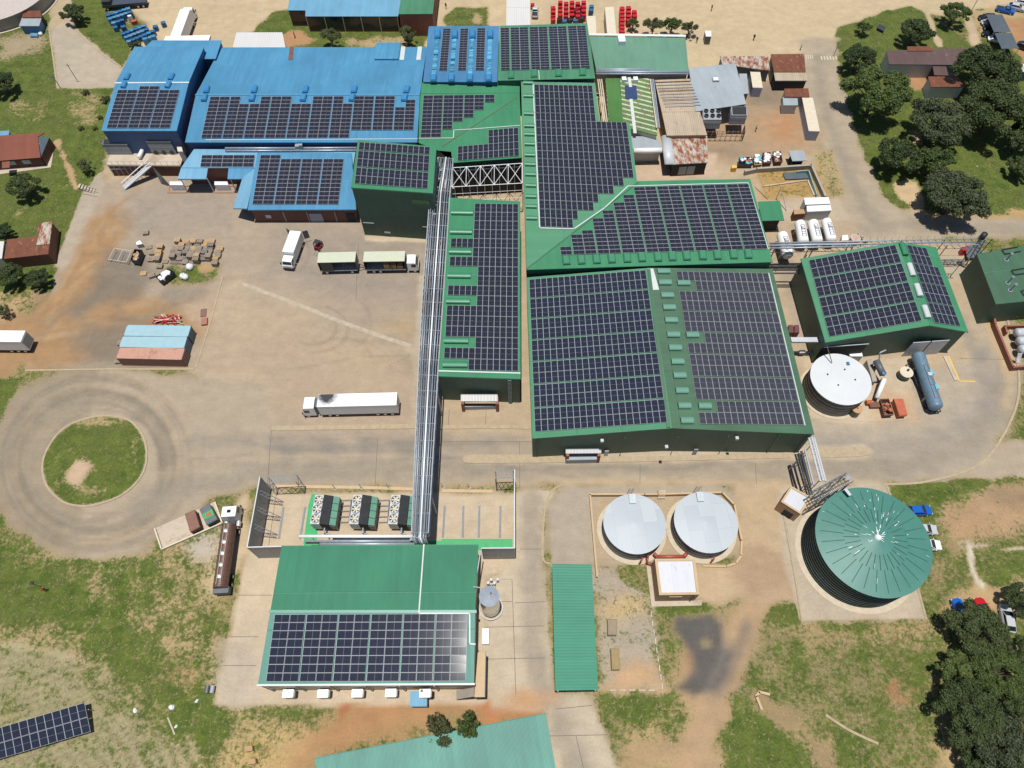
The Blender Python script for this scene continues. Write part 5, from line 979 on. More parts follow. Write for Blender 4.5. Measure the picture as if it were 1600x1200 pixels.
# ------------------------------------------------------------------ pipe rack across the yard
zt = 8.8; CLADD = mat('dull_pipe', (.20,.23,.27), .5, .2, var=.15)
WE = [(684,246),(672,302),(660,460),(654,570),(643,832)]; EE = [(708,248),(703,302),(693,460),(685,570),(669,832)]
Wp = [W(*p, zt) for p in WE]; Ep = [W(*p, zt) for p in EE]
rack = thing('pipe_rack', 'long steel pipe rack carrying silver pipes from the green tower over the road', 'pipe rack', base_of(Wp+Ep))
def along(L_, f):
    ds = [(b-a).length for a, b in zip(L_[:-1], L_[1:])]; T_ = f*sum(ds)
    for (a, b), d in zip(zip(L_[:-1], L_[1:]), ds):
        if T_ <= d: return a+(b-a)*T_/d
        T_ -= d
    return L_[-1]
for L_ in (Wp, Ep):
    mb = MB()
    for a, b_ in zip(L_[:-1], L_[1:]): mb.bar(a, b_, .15)
    put(mb, 'top_chord', GREYL, rack)
    mb = MB(); L2 = [p-Vector((0,0,1.6)) for p in L_]
    for a, b_ in zip(L2[:-1], L2[1:]): mb.bar(a, b_, .2)
    put(mb, 'bottom_chord', STEEL, rack)
NB = 26
for k in range(NB+1):
    f = k/NB; a, c = along(Wp, f), along(Ep, f); mb = MB(); mb.bar(a, c, .13); mb.bar(a-Vector((0,0,1.6)), c-Vector((0,0,1.6)), .13); mb.bar(a, a-Vector((0,0,1.6)), .12); mb.bar(c, c-Vector((0,0,1.6)), .12)
    if k < NB: c2 = along(Ep, (k+1)/NB); mb.bar(c-Vector((0,0,1.6)), c2, .1); a2 = along(Wp, (k+1)/NB); mb.bar(a-Vector((0,0,1.6)), a2, .1)
    put(mb, 'cross_frame', STEEL, rack)
    if k % 3 == 0 and k not in (0,):
        for p in (a, c):
            if k*1.0/NB > .70 and k*1.0/NB < .82: continue
            mb = MB(); mb.bar((p.x,p.y,-.05), (p.x,p.y,zt-1.6), .26); put(mb, 'column', STEEL, rack)
for i, f in enumerate((.10, .19, .30, .42, .55, .64, .75, .86)):
    L_ = [a+(c-a)*f for a, c in zip(Wp, Ep)]; r = (.08,.12,.07,.10,.15,.08,.11,.08)[i]; off = Vector((0,0,-.2 if i % 2 else .25)); mb = MB(); mb.tube([p+off for p in L_]+[L_[-1]+off+Vector((0,-.9,0)), L_[-1]+off+Vector((0,-.9,-4.8))], r, 8); put(mb, 'pipe', WHITE if i == 4 else (CLAD, STEEL, CLADD)[i % 3], rack, smooth=True)
for i, f in enumerate((.18, .46, .80)):
    mb = MB(); zz = Vector((0,0,-1.45))
    for (a, c), (a2, c2) in zip(zip(Wp[:-1], Ep[:-1]), zip(Wp[1:], Ep[1:])):
        p, q_ = a+(c-a)*f+zz, a2+(c2-a2)*f+zz; d = Vector((.42,0,0)); mb.hexa([p-d, p+d, q_+d, q_-d], [p-d+Vector((0,0,.08)), p+d+Vector((0,0,.08)), q_+d+Vector((0,0,.08)), q_-d+Vector((0,0,.08))])
    put(mb, 'cable_tray', GREYD, rack)
mb = MB()
for k in range(6): a = along(Wp, .05+.03*k); mb.box(a.x+1.2, a.y, zt-.2, .5, .35, .5)
put(mb, 'valve_cluster', STEEL, rack)['kind'] = 'stuff'
# white truss bay between link roof and narrow hall
A, B, C_, D = W(707,262,8.3), W(816,255,8.3), W(816,286,8.3), W(706,292,8.3)
t = thing('truss_bay', 'white steel truss bay spanning the dark gap between green roofs', 'truss', base_of([A,B,C_,D]))
for p, q_ in ((A,B),(D,C_),(A,D),(B,C_)): mb = MB(); mb.bar(p, q_, .14); put(mb, 'chord', WHITE, t)
N_ = 5
for i in range(N_):
    a, b_, c, d = A+(B-A)*i/N_, A+(B-A)*(i+1)/N_, D+(C_-D)*(i+1)/N_, D+(C_-D)*i/N_; mid = (a+b_+c+d)/4
    for p, q_ in ((a,c),(b_,d),(b_,c)): mb = MB(); mb.bar(p, q_, .09); put(mb, 'diagonal', WHITE, t)
for i in range(10):
    f = i/9; a = A+(B-A)*f; mb = MB(); mb.bar((a.x,a.y-.2,0), (a.x,a.y-.2,8.2), .1); put(mb, 'column', WHITE, t)
for z in (2.2, 4.4, 6.4): mb = MB(); mb.bar(D+Vector((0,0,z-8.3)), C_+Vector((0,0,z-8.3)), .12); put(mb, 'rail', WHITE, t)
for i, x in enumerate((.45,.62,.8)): p = D+(C_-D)*x; mb = MB(); mb.cyl((p.x-1.6,p.y-.8,1.2), (p.x+1.6,p.y-.8,1.2), .35, 10); put(mb, 'white_pipe', WHITE, t, smooth=True)
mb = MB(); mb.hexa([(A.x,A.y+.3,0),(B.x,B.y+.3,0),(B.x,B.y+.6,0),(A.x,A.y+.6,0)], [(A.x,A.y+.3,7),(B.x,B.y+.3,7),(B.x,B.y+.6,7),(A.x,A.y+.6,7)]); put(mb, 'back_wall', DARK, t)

# ------------------------------------------------------------------ tanks
def tank(name, label, cx, cy, rpx, z, roofz, rm, wm, ring=None, n=48, seams=0, ribs=0):
    """round tank from its roof-edge circle in the photo"""
    p = W(cx, cy, z); rr = (W(cx+rpx, cy, z)-W(cx-rpx, cy, z)).length/2; t = thing(name, label, 'tank', (p.x, p.y, 0))
    mb = MB(); mb.lathe(p.x, p.y, [(rr*.985,-.05),(rr*.985,z)], n); put(mb, 'shell', wm, t, smooth=True)
    mb = MB(); mb.lathe(p.x, p.y, [(0,roofz),(rr*.5,(roofz+z)/2+.02),(rr*1.012,z+.03),(rr*1.012,z-.12),(rr*.97,z-.12)], n); put(mb, 'roof', rm, t, smooth=False)
    if ring: mb = MB(); mb.lathe(p.x, p.y, [(rr*.9,-.02),(rr*.9,.16),(rr+ring,.16),(rr+ring,-.03)], n); put(mb, 'base_ring', mat('ring_concrete', obs(226,210,184), .85, var=.12), t)
    for k in range(seams):
        z0 = z*(k+1)/(seams+1); mb = MB(); mb.lathe(p.x, p.y, [(rr*.98,z0-.03),(rr*1.0,z0-.03),(rr*1.0,z0+.03),(rr*.98,z0+.03)], n); put(mb, 'hoop', wm if wm is not TANKG else mat('hoop_green', (.075,.105,.09), .4), t)
    for k in range(ribs):
        a = 2*math.pi*k/ribs; mb = MB(); r0, r1 = (.30 if k % 2 else .55)*rr, (.56 if k % 2 else .93)*rr
        zf = lambda r_: roofz+(z-roofz)*r_/rr+.07; mb.bar((p.x+math.cos(a)*r0, p.y+math.sin(a)*r0, zf(r0)), (p.x+math.cos(a)*r1, p.y+math.sin(a)*r1, zf(r1)), .07); put(mb, 'roof_rib', mat('dark_teal_rib', obs(66,122,108), .5), t)
    return t, p, rr
def zinc_tank(label, cx, cy, rp, ladder):
    t, p, rr = tank('zinc_tank', label, cx, cy, rp, 3.6, 4.0, TANKZ, TANKW, ring=.75, seams=2)
    mb = MB(); mb.box(p.x+ladder, p.y+rr-.9, 3.65, 1.0, 1.6, .5); put(mb, 'hatch', ZINC2, t); mb = MB()
    for s in (-.35,.35): mb.tube([(p.x+ladder+s,p.y+rr-.2,3.9), (p.x+ladder+s,p.y+rr+.7,4.6), (p.x+ladder+s,p.y+rr+.9,.1)], .04, 5)
    for k in range(9): mb.bar((p.x+ladder-.35,p.y+rr+.88,.4+k*.42), (p.x+ladder+.35,p.y+rr+.88,.4+k*.42), .04)
    put(mb, 'ladder', STEEL, t); mb = MB(); mb.tube([(p.x+1.0,p.y-rr-.05,1.6), (p.x+.8,p.y-rr-.5,1.6), (p.x+.6,p.y-rr-.6,.3)], .14, 8); put(mb, 'drain_pipe', REDP, t); return t
ZINC2 = mat('zinc_hatch', obs(210,222,226), .5, .2)
# patchwork of roof sheets on the zinc tanks
def zincroof():
    m = TANKZ; N = m.node_tree.nodes; L = m.node_tree.links; b = N['Principled BSDF']; g = N.new('ShaderNodeNewGeometry'); br = N.new('ShaderNodeTexBrick'); mp = N.new('ShaderNodeMapping'); mp.inputs['Rotation'].default_value = (0,0,1.5); L.new(g.outputs['Position'], mp.inputs[0]); L.new(mp.outputs[0], br.inputs['Vector'])
    br.inputs['Color1'].default_value = (*obs(214,222,226),1); br.inputs['Color2'].default_value = (*obs(198,207,213),1); br.inputs['Mortar'].default_value = (*obs(184,192,198),1); br.inputs['Scale'].default_value = .22; br.inputs['Mortar Size'].default_value = .004; br.inputs['Row Height'].default_value = .5; br.inputs['Brick Width'].default_value = .9
    L.new(br.outputs[0], b.inputs['Base Color'])
zincroof()
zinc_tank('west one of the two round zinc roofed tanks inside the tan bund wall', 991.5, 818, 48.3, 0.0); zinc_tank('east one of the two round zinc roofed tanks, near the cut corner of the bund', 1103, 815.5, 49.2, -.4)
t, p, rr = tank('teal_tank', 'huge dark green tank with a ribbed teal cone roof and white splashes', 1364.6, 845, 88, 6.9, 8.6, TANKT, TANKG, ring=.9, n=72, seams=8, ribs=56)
mb = MB(); mb.lathe(p.x, p.y, [(0,8.95),(.35,8.85),(.5,8.55)], 12); put(mb, 'apex_cap', WHITE, t)
mb = MB(); rq = random.Random(9); sl_ = (6.9-8.6)/rr
for k in range(55):
    a = rq.gauss(1.0,1.0) if k % 3 else rq.uniform(0,6.28); r0 = abs(rq.gauss(0,.42))*rr if k % 2 else rq.uniform(.02,.9)*rr; r0 = min(r0,.93*rr); l_ = rq.uniform(.15,.9); w2 = rq.uniform(.025,.07); c_, s_ = math.cos(a), math.sin(a); z_ = lambda r_: 8.6+sl_*r_+.085
    r1 = min(r0+l_, .97*rr); mb.add([(p.x+c_*r0-s_*w2,p.y+s_*r0+c_*w2,z_(r0)),(p.x+c_*r0+s_*w2,p.y+s_*r0-c_*w2,z_(r0)),(p.x+c_*r1+s_*w2*.5,p.y+s_*r1-c_*w2*.5,z_(r1)),(p.x+c_*r1-s_*w2*.5,p.y+s_*r1+c_*w2*.5,z_(r1))], [(0,1,2,3)])
put(mb, 'white_splashes', mat('lime_splash', (.7,.74,.72), .8), t)['kind'] = 'stuff'
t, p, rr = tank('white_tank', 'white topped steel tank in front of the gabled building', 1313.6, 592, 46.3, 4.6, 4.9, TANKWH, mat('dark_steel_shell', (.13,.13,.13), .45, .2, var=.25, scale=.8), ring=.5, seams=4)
for dx, dy in ((-2.2,.8),(1.0,1.7),(2.3,-.4),(-.9,-1.4)): mb = MB(); mb.cyl((p.x+dx,p.y+dy,4.7), (p.x+dx,p.y+dy,5.05), .13, 8); put(mb, 'roof_nozzle', BLKP, t)
mb = MB(); mb.box(p.x+1.9, p.y+2.9, 4.75, .45, .6, .25); put(mb, 'junction_box', BLUECR, t); mb = MB(); mb.bar((p.x-.9,p.y+3.1,5), (p.x-2.0,p.y+5.4,7), .14); put(mb, 'inlet_pipe', RUSTM, t)
# stainless silo beside the plant
p = W(764,931,8.2); t = thing('steel_silo', 'shiny stainless silo with a conical lid standing against the chiller plant', 'silo', (p.x,p.y,0)); SS = mat('stainless', (.58,.57,.54), .22, .85, var=.12, scale=1.5)
mb = MB(); mb.lathe(p.x, p.y, [(1.35,.4),(1.42,.9),(1.42,7.9)], 32); put(mb, 'shell', SS, t, smooth=True); mb = MB(); mb.lathe(p.x, p.y, [(0,8.6),(1.48,7.9),(1.48,7.75)], 24); put(mb, 'lid', mat('silo_lid', (.60,.63,.66), .3, .6), t)
mb = MB(); mb.lathe(p.x, p.y, [(1.75,.5),(1.85,.5),(1.85,.6),(1.75,.6)], 24); put(mb, 'guard_ring', STEEL, t); mb = MB(); mb.cyl((p.x+.3,p.y+.3,8.4), (p.x+.3,p.y+.3,8.9), .12, 8); put(mb, 'top_nozzle', BLKP, t)
for k in range(4): a = k*math.pi/2+.6; mb = MB(); mb.box(p.x+math.cos(a)*1.2, p.y+math.sin(a)*1.2, 0, .2, .2, .6); put(mb, 'leg', STEEL, t)
mb = MB()
for k in range(3): mb.tube([(p.x+.3*k,p.y+1.6,1.0), (p.x+.3*k,p.y+3.2,1.0), (p.x+.3*k,p.y+3.2,2.2)], .09, 6)
for k in range(4): mb.box(p.x-.4+.5*k, p.y+3.6+.5*(k%2), .2, .35, .35, 1.2)
put(mb, 'pipe_manifold', STEEL, t)['kind'] = 'stuff'
mb = MB(); a = W(751,862,6.0); mb.tube([(a.x,a.y,6.2), (p.x-2.2,p.y+1.5,6.2), (p.x-2.2,p.y+1.5,7.5), (p.x-.5,p.y+1.2,7.8)], .09, 6); put(mb, 'feed_pipe', STEEL, t)
# bund wall round the zinc tanks, red pipework
def wallrun(name, label, px, h, m, wd=.28, cat='wall', group=None):
    t = thing(name, label, cat, base_of([W(*p) for p in px]), group)
    for a, c in zip(px[:-1], px[1:]):
        A, B = W(*a, h), W(*c, h); d = (B-A).normalized(); n = Vector((-d.y, d.x, 0))*wd/2; A2, B2 = A-d*wd*.4, B; mb = MB(); mb.hexa([(p.x,p.y,-.03) for p in (A2+n, A2-n, B2-n, B2+n)], [A2+n, A2-n, B2-n, B2+n]); put(mb, 'wall_run', m, t)
    return t
wallrun('bund_wall', 'tan bund wall around the pair of zinc tanks', [(933,900),(922,772),(1008,772),(1029,772),(1129,769),(1147.5,788),(1159,843)], .9, TANL)
wallrun('bund_kerb', 'low tan kerb curving round the east zinc tank', [(1159,846),(1158,868),(1150,880),(1135,885),(1098,884)], .3, TANL, cat='kerb')
t = thing('bund_steps', 'small concrete steps crossing the bund wall between the zinc tanks', 'steps', W(1033,776)); 
for k in range(4): p = W(1033,769+k*3.2); mb = MB(); mb.box(p.x, p.y, 0, 1.2, .32, .75-.18*abs(k-1)); put(mb, 'step', CONC, t)
t = thing('fire_pipe', 'red oxide pipe linking the two zinc tanks by the pump house', 'pipe', W(1048,868)); z = .9; mb = MB(); mb.tube([W(1022,864.5,z), W(1027,870,z), W(1068,869.5,z), W(1073,865,z)], .3, 10); put(mb, 'header', REDP, t, smooth=True)
mb = MB(); mb.tube([W(1013.5,859,1.8), W(1012,872,1.2), W(1011,880,.6), W(1018,882,.6)], .17, 8); put(mb, 'branch', REDP, t, smooth=True); mb = MB(); mb.tube([W(1010,872,.5), W(1011.5,880,.4), W(1020,880.5,.6)], .13, 8); put(mb, 'black_elbow', BLKP, t, smooth=True)
for x in (1027,1068): mb = MB(); a = W(x,869.5,z); mb.box(a.x, a.y, 0, .3, .3, .7); put(mb, 'support', CONCG, t)
# pipe bundle from the warehouse corner to the teal tank
for i, (a, c, za, zc, r, m) in enumerate((((1268,684),(1286,752),7.0,6.4,.55,STEEL),((1252,705),(1266,760),6.0,5.6,.22,BLKP),((1258,703),(1272,758),6.0,5.6,.2,STEEL),((1248,708),(1260,760),5.6,5.4,.16,BLKP))):
    t = thing('conveyor_tube', ['silver triple pipe bundle running from the warehouse corner to the teal tank', 'black pipe in the bundle between warehouse corner and teal tank', 'single silver pipe beside the black pipes at the warehouse corner', 'thin black pipe on the outer side of the bundle'][i], 'duct', base_of([W(*a,za), W(*c,zc)])); A, B = W(*a,za), W(*c,zc); mb = MB()
    if i == 0:
        for dx in (-.42,0,.42): mb.tube([A+Vector((dx,0,.2*(dx == 0))), B+Vector((dx,0,.2*(dx == 0)))], .17, 8)
        for k in range(9): p = A+(B-A)*k/8; mb.bar(p-Vector((.6,0,.25)), p+Vector((.6,0,-.25)), .08)
    else: mb.tube([A, B], r, 8)
    put(mb, 'tube', GREYL if i == 0 else m, t); 
    for f in (.12, .92): p = A+(B-A)*f; mb = MB(); mb.bar((p.x,p.y,0), (p.x,p.y,p.z), .16); put(mb, 'support', STEEL, t)
t = thing('tank_gantry', 'dark steel platform with rails between ducts and teal tank roof', 'gantry', W(1290,790)); A, B = W(1270,778,6.6), W(1325,748,7.6); d = (B-A); n = Vector((-d.y, d.x, 0)).normalized()
mb = MB(); [mb.bar(A+d*k/22-n*.7, A+d*(k+(1 if k % 2 else 0))/22+n*.7, .07) for k in range(22)]; [mb.bar(A+n*s_, B+n*s_, .12) for s_ in (-.7,-.25,.25,.7)]; put(mb, 'deck_grating', GREYD, t)
for s in (-.8,.8): 
    mb = MB(); mb.bar(A+n*s+Vector((0,0,1.1)), B+n*s+Vector((0,0,1.1)), .09); mb.bar(A+n*s+Vector((0,0,.55)), B+n*s+Vector((0,0,.55)), .07)
    for k in range(8): p = A+d*k/7+n*s; mb.bar(p, p+Vector((0,0,1.1)), .07)
    put(mb, 'handrail', STEEL, t)
for f in (.05,.35,.65,.95):
    for s in (-.7,.7): p = A+d*f+n*s; mb = MB(); mb.bar((p.x,p.y,0), p, .18); put(mb, 'column', STEEL, t)
for f in (.05,.35,.65): mb = MB(); p, q_ = A+d*f-n*.7, A+d*(f+.3)-n*.7; mb.bar((p.x,p.y,1), q_, .1); mb.bar((q_.x,q_.y,1), p, .1); put(mb, 'brace', STEEL, t)
mb = MB(); mb.bar(W(1322,748,8.4), W(1328,744,8.8), .5); mb.hexa(*[[W(1319,765,z), W(1327,775,z), W(1331,773,z), W(1323,763,z)] for z in (7.4,8.0)]); put(mb, 'discharge_chute', GREYL, t)

# ------------------------------------------------------------------ plant yard east of the warehouse
def bullet(name, label, a, c, z, r, m=WHITE, group=None, saddles=True, frame=False):
    A, B = W(*a, z), W(*c, z); d = (B-A).normalized(); t = thing(name, label, 'tank', base_of([A,B]), group); mb = MB()
    A, B = A+d*r*.6, B-d*r*.6; mb.cyl(A, B, r, 20, caps=False)
    for P_, s in ((A,-1),(B,1)):
        prev, pr = P_, r
        for k in range(1, 6): a_ = k*math.pi/10; nx = P_+d*s*math.sin(a_)*r*.6; mb.cyl(prev, nx, pr, 20, max(.02, math.cos(a_)*r), caps=False); prev, pr = nx, max(.02, math.cos(a_)*r)
    put(mb, 'vessel', m, t, smooth=True)
    for f in (.2,.8): p = A+(B-A)*f; mb = MB(); v = Vector((-d.y,d.x,0)); mb.hexa([(p-v*r*.8-d*.15)*1, p+v*r*.8-d*.15, p+v*r*.8+d*.15, p-v*r*.8+d*.15], [p-v*r*.8-d*.15, p+v*r*.8-d*.15, p+v*r*.8+d*.15, p-v*r*.8+d*.15]); mb.v = [(q[0],q[1],0 if i < 4 else z-r*.5) for i, q in enumerate(mb.v)]; put(mb, 'saddle', GREYP, t)
    up = Vector((0,0,r)); mb = MB(); v = Vector((-d.y,d.x,0))*.35; P0, P1 = A+(B-A)*.25+up*1.08, A+(B-A)*.9+up*1.08; mb.bar(P0+v, P1+v, .07); mb.bar(P0-v, P1-v, .07)
    for k in range(6): q_ = P0+(P1-P0)*k/5; mb.bar(q_-v, q_+v, .06)
    put(mb, 'catwalk', STEEL, t)
    p = A+(B-A)*.45+up; mb = MB(); mb.box(p.x, p.y, p.z-.05, .7, .7, .4); put(mb, 'manway', GREYL, t)
    return t
bullet('bullet_tank', 'white horizontal pressure tank, outermost on the side of the L-shaped hall', (1249,346), (1256,381), 2.4, 1.05); bullet('bullet_tank', 'white horizontal pressure tank in the middle of the three', (1269,345), (1278,380), 2.4, 1.05); bullet('bullet_tank', 'white horizontal pressure tank with the caged walkway, on the road side', (1290,343), (1300,378), 2.4, 1.0)
bullet('bullet_tank', 'shorter white tank standing across the pipe bridge from the other three', (1221,364), (1232,402), 2.6, 1.1)
def boxpx(name, label, quad, z, m, cat, z0=0., group=None, parts=()):
    pts = [W(*q, z) for q in quad]; t = thing(name, label, cat, base_of(pts), group); mb = MB(); mb.hexa([(p.x,p.y,z0) for p in pts], pts); put(mb, 'body', m, t); return t, pts
def lidded(name, label, quad, z, m, lm, cat, group=None):
    t, pts = boxpx(name, label, quad, z, m, cat, 0, group); c = sum(pts, Vector())/4; mb = MB(); q = [c+(p-c)*1.04 for p in pts]; mb.hexa([p+Vector((0,0,.003)) for p in q], [c+(p-c)*.96+Vector((0,0,.12)) for p in pts]); put(mb, 'lid', lm, t); return t
lidded('generator_box', 'white generator housing with grey ends, the one farther from the tanks', [(1259,320),(1297,318.5),(1294,308.5),(1257,309.5)], 2.6, GREYL, WHITE, 'generator'); lidded('generator_box', 'white generator housing with grey ends, right beside the bullet tanks', [(1262,331),(1299,329),(1297,320.5),(1261,322)], 2.6, GREYL, WHITE, 'generator')
lidded('brown_cabinet', 'brown boxy cabinet next to the white generators', [(1241,335),(1258,334),(1256,327.5),(1240,328)], 2.0, RUSTM, CARD, 'cabinet')
lidded('white_cube', 'small white box tank near the pink drum', [(1315,376),(1326,375.5),(1324.5,367.5),(1316,368)], 1.6, GREYL, WHITE, 'box')
p = W(1337,372,1.4); mb = MB(); mb.lathe(p.x, p.y, [(0,1.5),(.85,1.4),(.9,1.3),(.9,0)], 20); t = thing('pink_drum', 'pinkish open topped drum beside the small white box', 'drum', (p.x,p.y,0)); put(mb, 'shell', mat('pink_plastic', obs(224,184,160), .6), t); mb = MB(); mb.lathe(p.x, p.y, [(.8,1.45),(.98,1.45),(.98,1.3)], 20); put(mb, 'rim', GREYL, t)
mb = MB()
for k in range(14): a = random.uniform(0,6.3); x, y = p.x+1.6+random.uniform(-.6,.6), p.y+.2+random.uniform(-.9,.9); mb.bar((x,y,.1), (x+math.cos(a)*.8,y+math.sin(a)*.8,.5+random.random()*.4), .12)
solo(mb, 'scrap_pile', BLKP, 'heap of dark scrap bars behind the pink drum', 'scrap')
# bridge with pipes and lattice tower
A, B = W(1203,384,6.6), W(1540,377,6.6); t = thing('pipe_bridge', 'long lattice pipe bridge running behind the gabled building to a steel tower', 'pipe bridge', base_of([A,B])); d = B-A
for i, (o, r, f1) in enumerate((((0,.55,.1),.16,.42),((0,-.1,.2),.2,.42),((0,-.7,.1),.16,.38),((0,.25,.5),.1,1.0),((0,-.4,.45),.1,1.0))):
    mb = MB(); mb.tube([A+Vector(o), A+d*f1+Vector(o)], r, 8); put(mb, 'pipe', CLAD, t, smooth=True)
for s in (-.75,.75):
    for z in (0,-1.1): mb = MB(); mb.bar(A+Vector((0,s,z)), B+Vector((0,s,z)), .13); put(mb, 'chord', STEEL, t)
for k in range(30):
    p, q_ = A+d*k/30, A+d*(k+1)/30; mb = MB()
    for s in (-.75,.75): mb.bar(p+Vector((0,s,0)), q_+Vector((0,s,-1.1)), .08)
    mb.bar(p+Vector((0,-.75,0)), p+Vector((0,.75,0)), .08); mb.bar(p+Vector((0,-.75,0)), q_+Vector((0,.75,0)), .07)
    if k > 10: mb.bar(p+Vector((0,.75,0)), p+Vector((0,.95,.8)), .06)
    put(mb, 'lacing', STEEL, t)
for f in (.02,.2,.38,.62,.82): p = A+d*f; mb = MB(); mb.bar((p.x,p.y-.7,0), p+Vector((0,-.7,0)), .2); put(mb, 'column', STEEL, t); mb = MB(); mb.bar((p.x,p.y+.7,0), p+Vector((0,.7,0)), .2); put(mb, 'column', STEEL, t)
c = W(1530,385,7.5); t = thing('lattice_tower', 'leaning steel lattice tower at the end of the pipe bridge', 'tower', (c.x,c.y,0))
for (a, e) in (((1534,372,8.2),(1508,416,.4)),((1540,374,8.2),(1514,418,.4))): mb = MB(); mb.bar(W(*a), W(*e), .22); put(mb, 'leg', STEEL, t)
for k in range(8):
    f = k/8; p = W(1534,372,8.2).lerp(W(1508,416,.4), f); q_ = W(1540,374,8.2).lerp(W(1514,418,.4), min(1,f+.1)); mb = MB(); mb.bar(p, q_, .1); put(mb, 'rung', STEEL, t)
for x, y in ((1526,380),(1545,380),(1530,398),(1545,396)): p = W(x,y,6); mb = MB(); mb.bar((p.x,p.y,0), (p.x,p.y,7.2), .16); put(mb, 'column', BLKP, t)
mb = MB(); p = W(1536,369,8.4); mb.cyl(p-Vector((0,0,.6)), p+Vector((0,0,.7)), .55, 10); put(mb, 'head_drum', BLKP, t, smooth=True); mb = MB(); mb.hexa(*[[W(1511,404,z), W(1534,402,z), W(1533,382,z), W(1508,384,z)] for z in (.5,.8)]); put(mb, 'platform', GREYD, t)
lidded('red_box', 'small red box at the foot of the lattice tower', [(1504,392),(1511,392),(1510,386),(1503,386)], 1.5, REDC, REDC, 'box')
A, B = W(1474,409,4.5), W(1507,409,4.5); t = thing('short_bridge', 'short dark lattice bridge between the gabled building and the tower', 'bridge', base_of([A,B]))
for s in (-.5,.5): mb = MB(); mb.bar(A+Vector((0,s,0)), B+Vector((0,s,0)), .13); put(mb, 'chord', GREYD, t)
for k in range(7): mb = MB(); mb.bar(A+(B-A)*k/7+Vector((0,-.5,0)), A+(B-A)*(k+1)/7+Vector((0,.5,0)), .09); put(mb, 'lacing', GREYD, t)
for s in (.1,.9): p = A+(B-A)*s; mb = MB(); mb.bar((p.x,p.y,0), p, .15); put(mb, 'column', GREYD, t)
A, B = W(1236,531,4.8), W(1283,531,4.8); t = thing('grey_duct', 'grey flat duct joining warehouse eave to the gabled building', 'duct', base_of([A,B])); mb = MB(); mb.hexa(A+Vector((0,-.5,-.3)) and [A+Vector((0,-.5,-.3)), B+Vector((0,-.5,-.3)), B+Vector((0,.5,-.3)), A+Vector((0,.5,-.3))], [A+Vector((0,-.5,.1)), B+Vector((0,-.5,.1)), B+Vector((0,.5,.1)), A+Vector((0,.5,.1))]); put(mb, 'casing', GREYL, t); mb = MB(); mb.bar((B.x-.2,B.y-.4,0), B+Vector((-.2,-.4,0)), .15); put(mb, 'column', STEEL, t)
t = thing('blue_pump', 'blue pump on a silver pipe beside the white tank', 'pump', W(1268,550)); mb = MB(); mb.tube([W(1240,550,1.0), W(1268,550.5,1.0)], .14, 8); put(mb, 'pipe', STEEL, t); mb = MB(); mb.cyl(W(1266,550.5,.9), W(1273,550.5,.9), .5, 12); put(mb, 'motor', BLUECR, t); mb = MB(); p = W(1253,549.5,1.2); mb.cyl(p-Vector((.5,0,0)), p+Vector((.5,0,0)), .3, 10); put(mb, 'valve', WHITE, t); mb = MB(); p = W(1262,551,.5); mb.box(p.x, p.y, 0, 3.2, .5, .45); put(mb, 'skid', GREYP, t)
# around the white tank
lidded('white_cover', 'white flat box cover behind the white tank', [(1329,557),(1348,557),(1346,550),(1325,550)], 2.2, GREYL, WHITE, 'cover')
lidded('filter_rack', 'grey narrow slatted rack beside the white tank', [(1363,596),(1370,595),(1362,562),(1354,563)], 1.6, GREYP, CONCG, 'rack')
t = thing('screw_conveyor', 'dark grey and silver inclined screw conveyor by the white tank', 'conveyor', W(1374,600)); mb = MB(); mb.cyl(W(1369,563,3.2), W(1380,586,2.6), .6, 12); put(mb, 'housing', GREYD, t, smooth=True); mb = MB(); mb.cyl(W(1382,592,2.4), W(1370,622,1.2), .42, 12); put(mb, 'trough', WHITE, t, smooth=True)
mb = MB(); p = W(1381,583,3.2); mb.lathe(p.x, p.y, [(0,p.z+.3),(.4,p.z+.15),(.42,p.z-.4)], 12); put(mb, 'blue_motor', BLUECR, t); mb = MB(); mb.tube([W(1374,560,3.4), W(1375,551,4.6), W(1384,547,4.8)], .14, 8); put(mb, 'vent_pipe', CLAD, t)
for a, z in (((1371,570),2.6),((1381,592),2.0),((1372,618),.8)): p = W(*a, z); mb = MB(); mb.box(p.x, p.y, 0, .5, .5, z); put(mb, 'support', GREYD, t)
t = thing('orange_pump', 'small orange pump with grey tray at the foot of the conveyor', 'pump', W(1363,632)); p = W(1358,628,.8); mb = MB(); mb.cyl(p-Vector((.5,0,.2)), p+Vector((.5,0,-.2)), .42, 10); put(mb, 'motor', ORANGE, t); mb = MB(); p = W(1367,632,.7); mb.box(p.x, p.y, 0, 1.8, 1.1, .7); put(mb, 'tray', RUSTM, t)
p = W(1340,638,2.0); t = thing('squat_drum', 'squat dark green drum with tan lid in front of the white tank', 'drum', (p.x,p.y,0)); mb = MB(); mb.lathe(p.x, p.y, [(.88,0),(.92,1.9)], 20); put(mb, 'shell', TANKG, t, smooth=True); mb = MB(); mb.lathe(p.x, p.y, [(0,2.02),(.95,1.95),(.95,1.85)], 20); put(mb, 'lid', TANW, t); mb = MB(); mb.cyl((p.x,p.y,2.0), (p.x,p.y,2.1), .13, 8); put(mb, 'port', BLKP, t)
p = W(1414,584,1.0); t = thing('open_drum', 'round dark green vat with a cream rim near the blue vessel', 'drum', (p.x,p.y,0)); mb = MB(); mb.lathe(p.x, p.y, [(1.0,0),(1.15,1.6)], 20); put(mb, 'shell', mat('dark_teal_vat', (.02,.09,.07), .5), t, smooth=True); mb = MB(); mb.lathe(p.x, p.y, [(0,1.55),(.7,1.6),(1.18,1.65),(1.18,1.5)], 20); put(mb, 'rim', CREAM, t); mb = MB(); mb.cyl((p.x+.3,p.y+.3,1.6), (p.x+.3,p.y+.3,2.0), .2, 8); put(mb, 'port', BLKP, t)
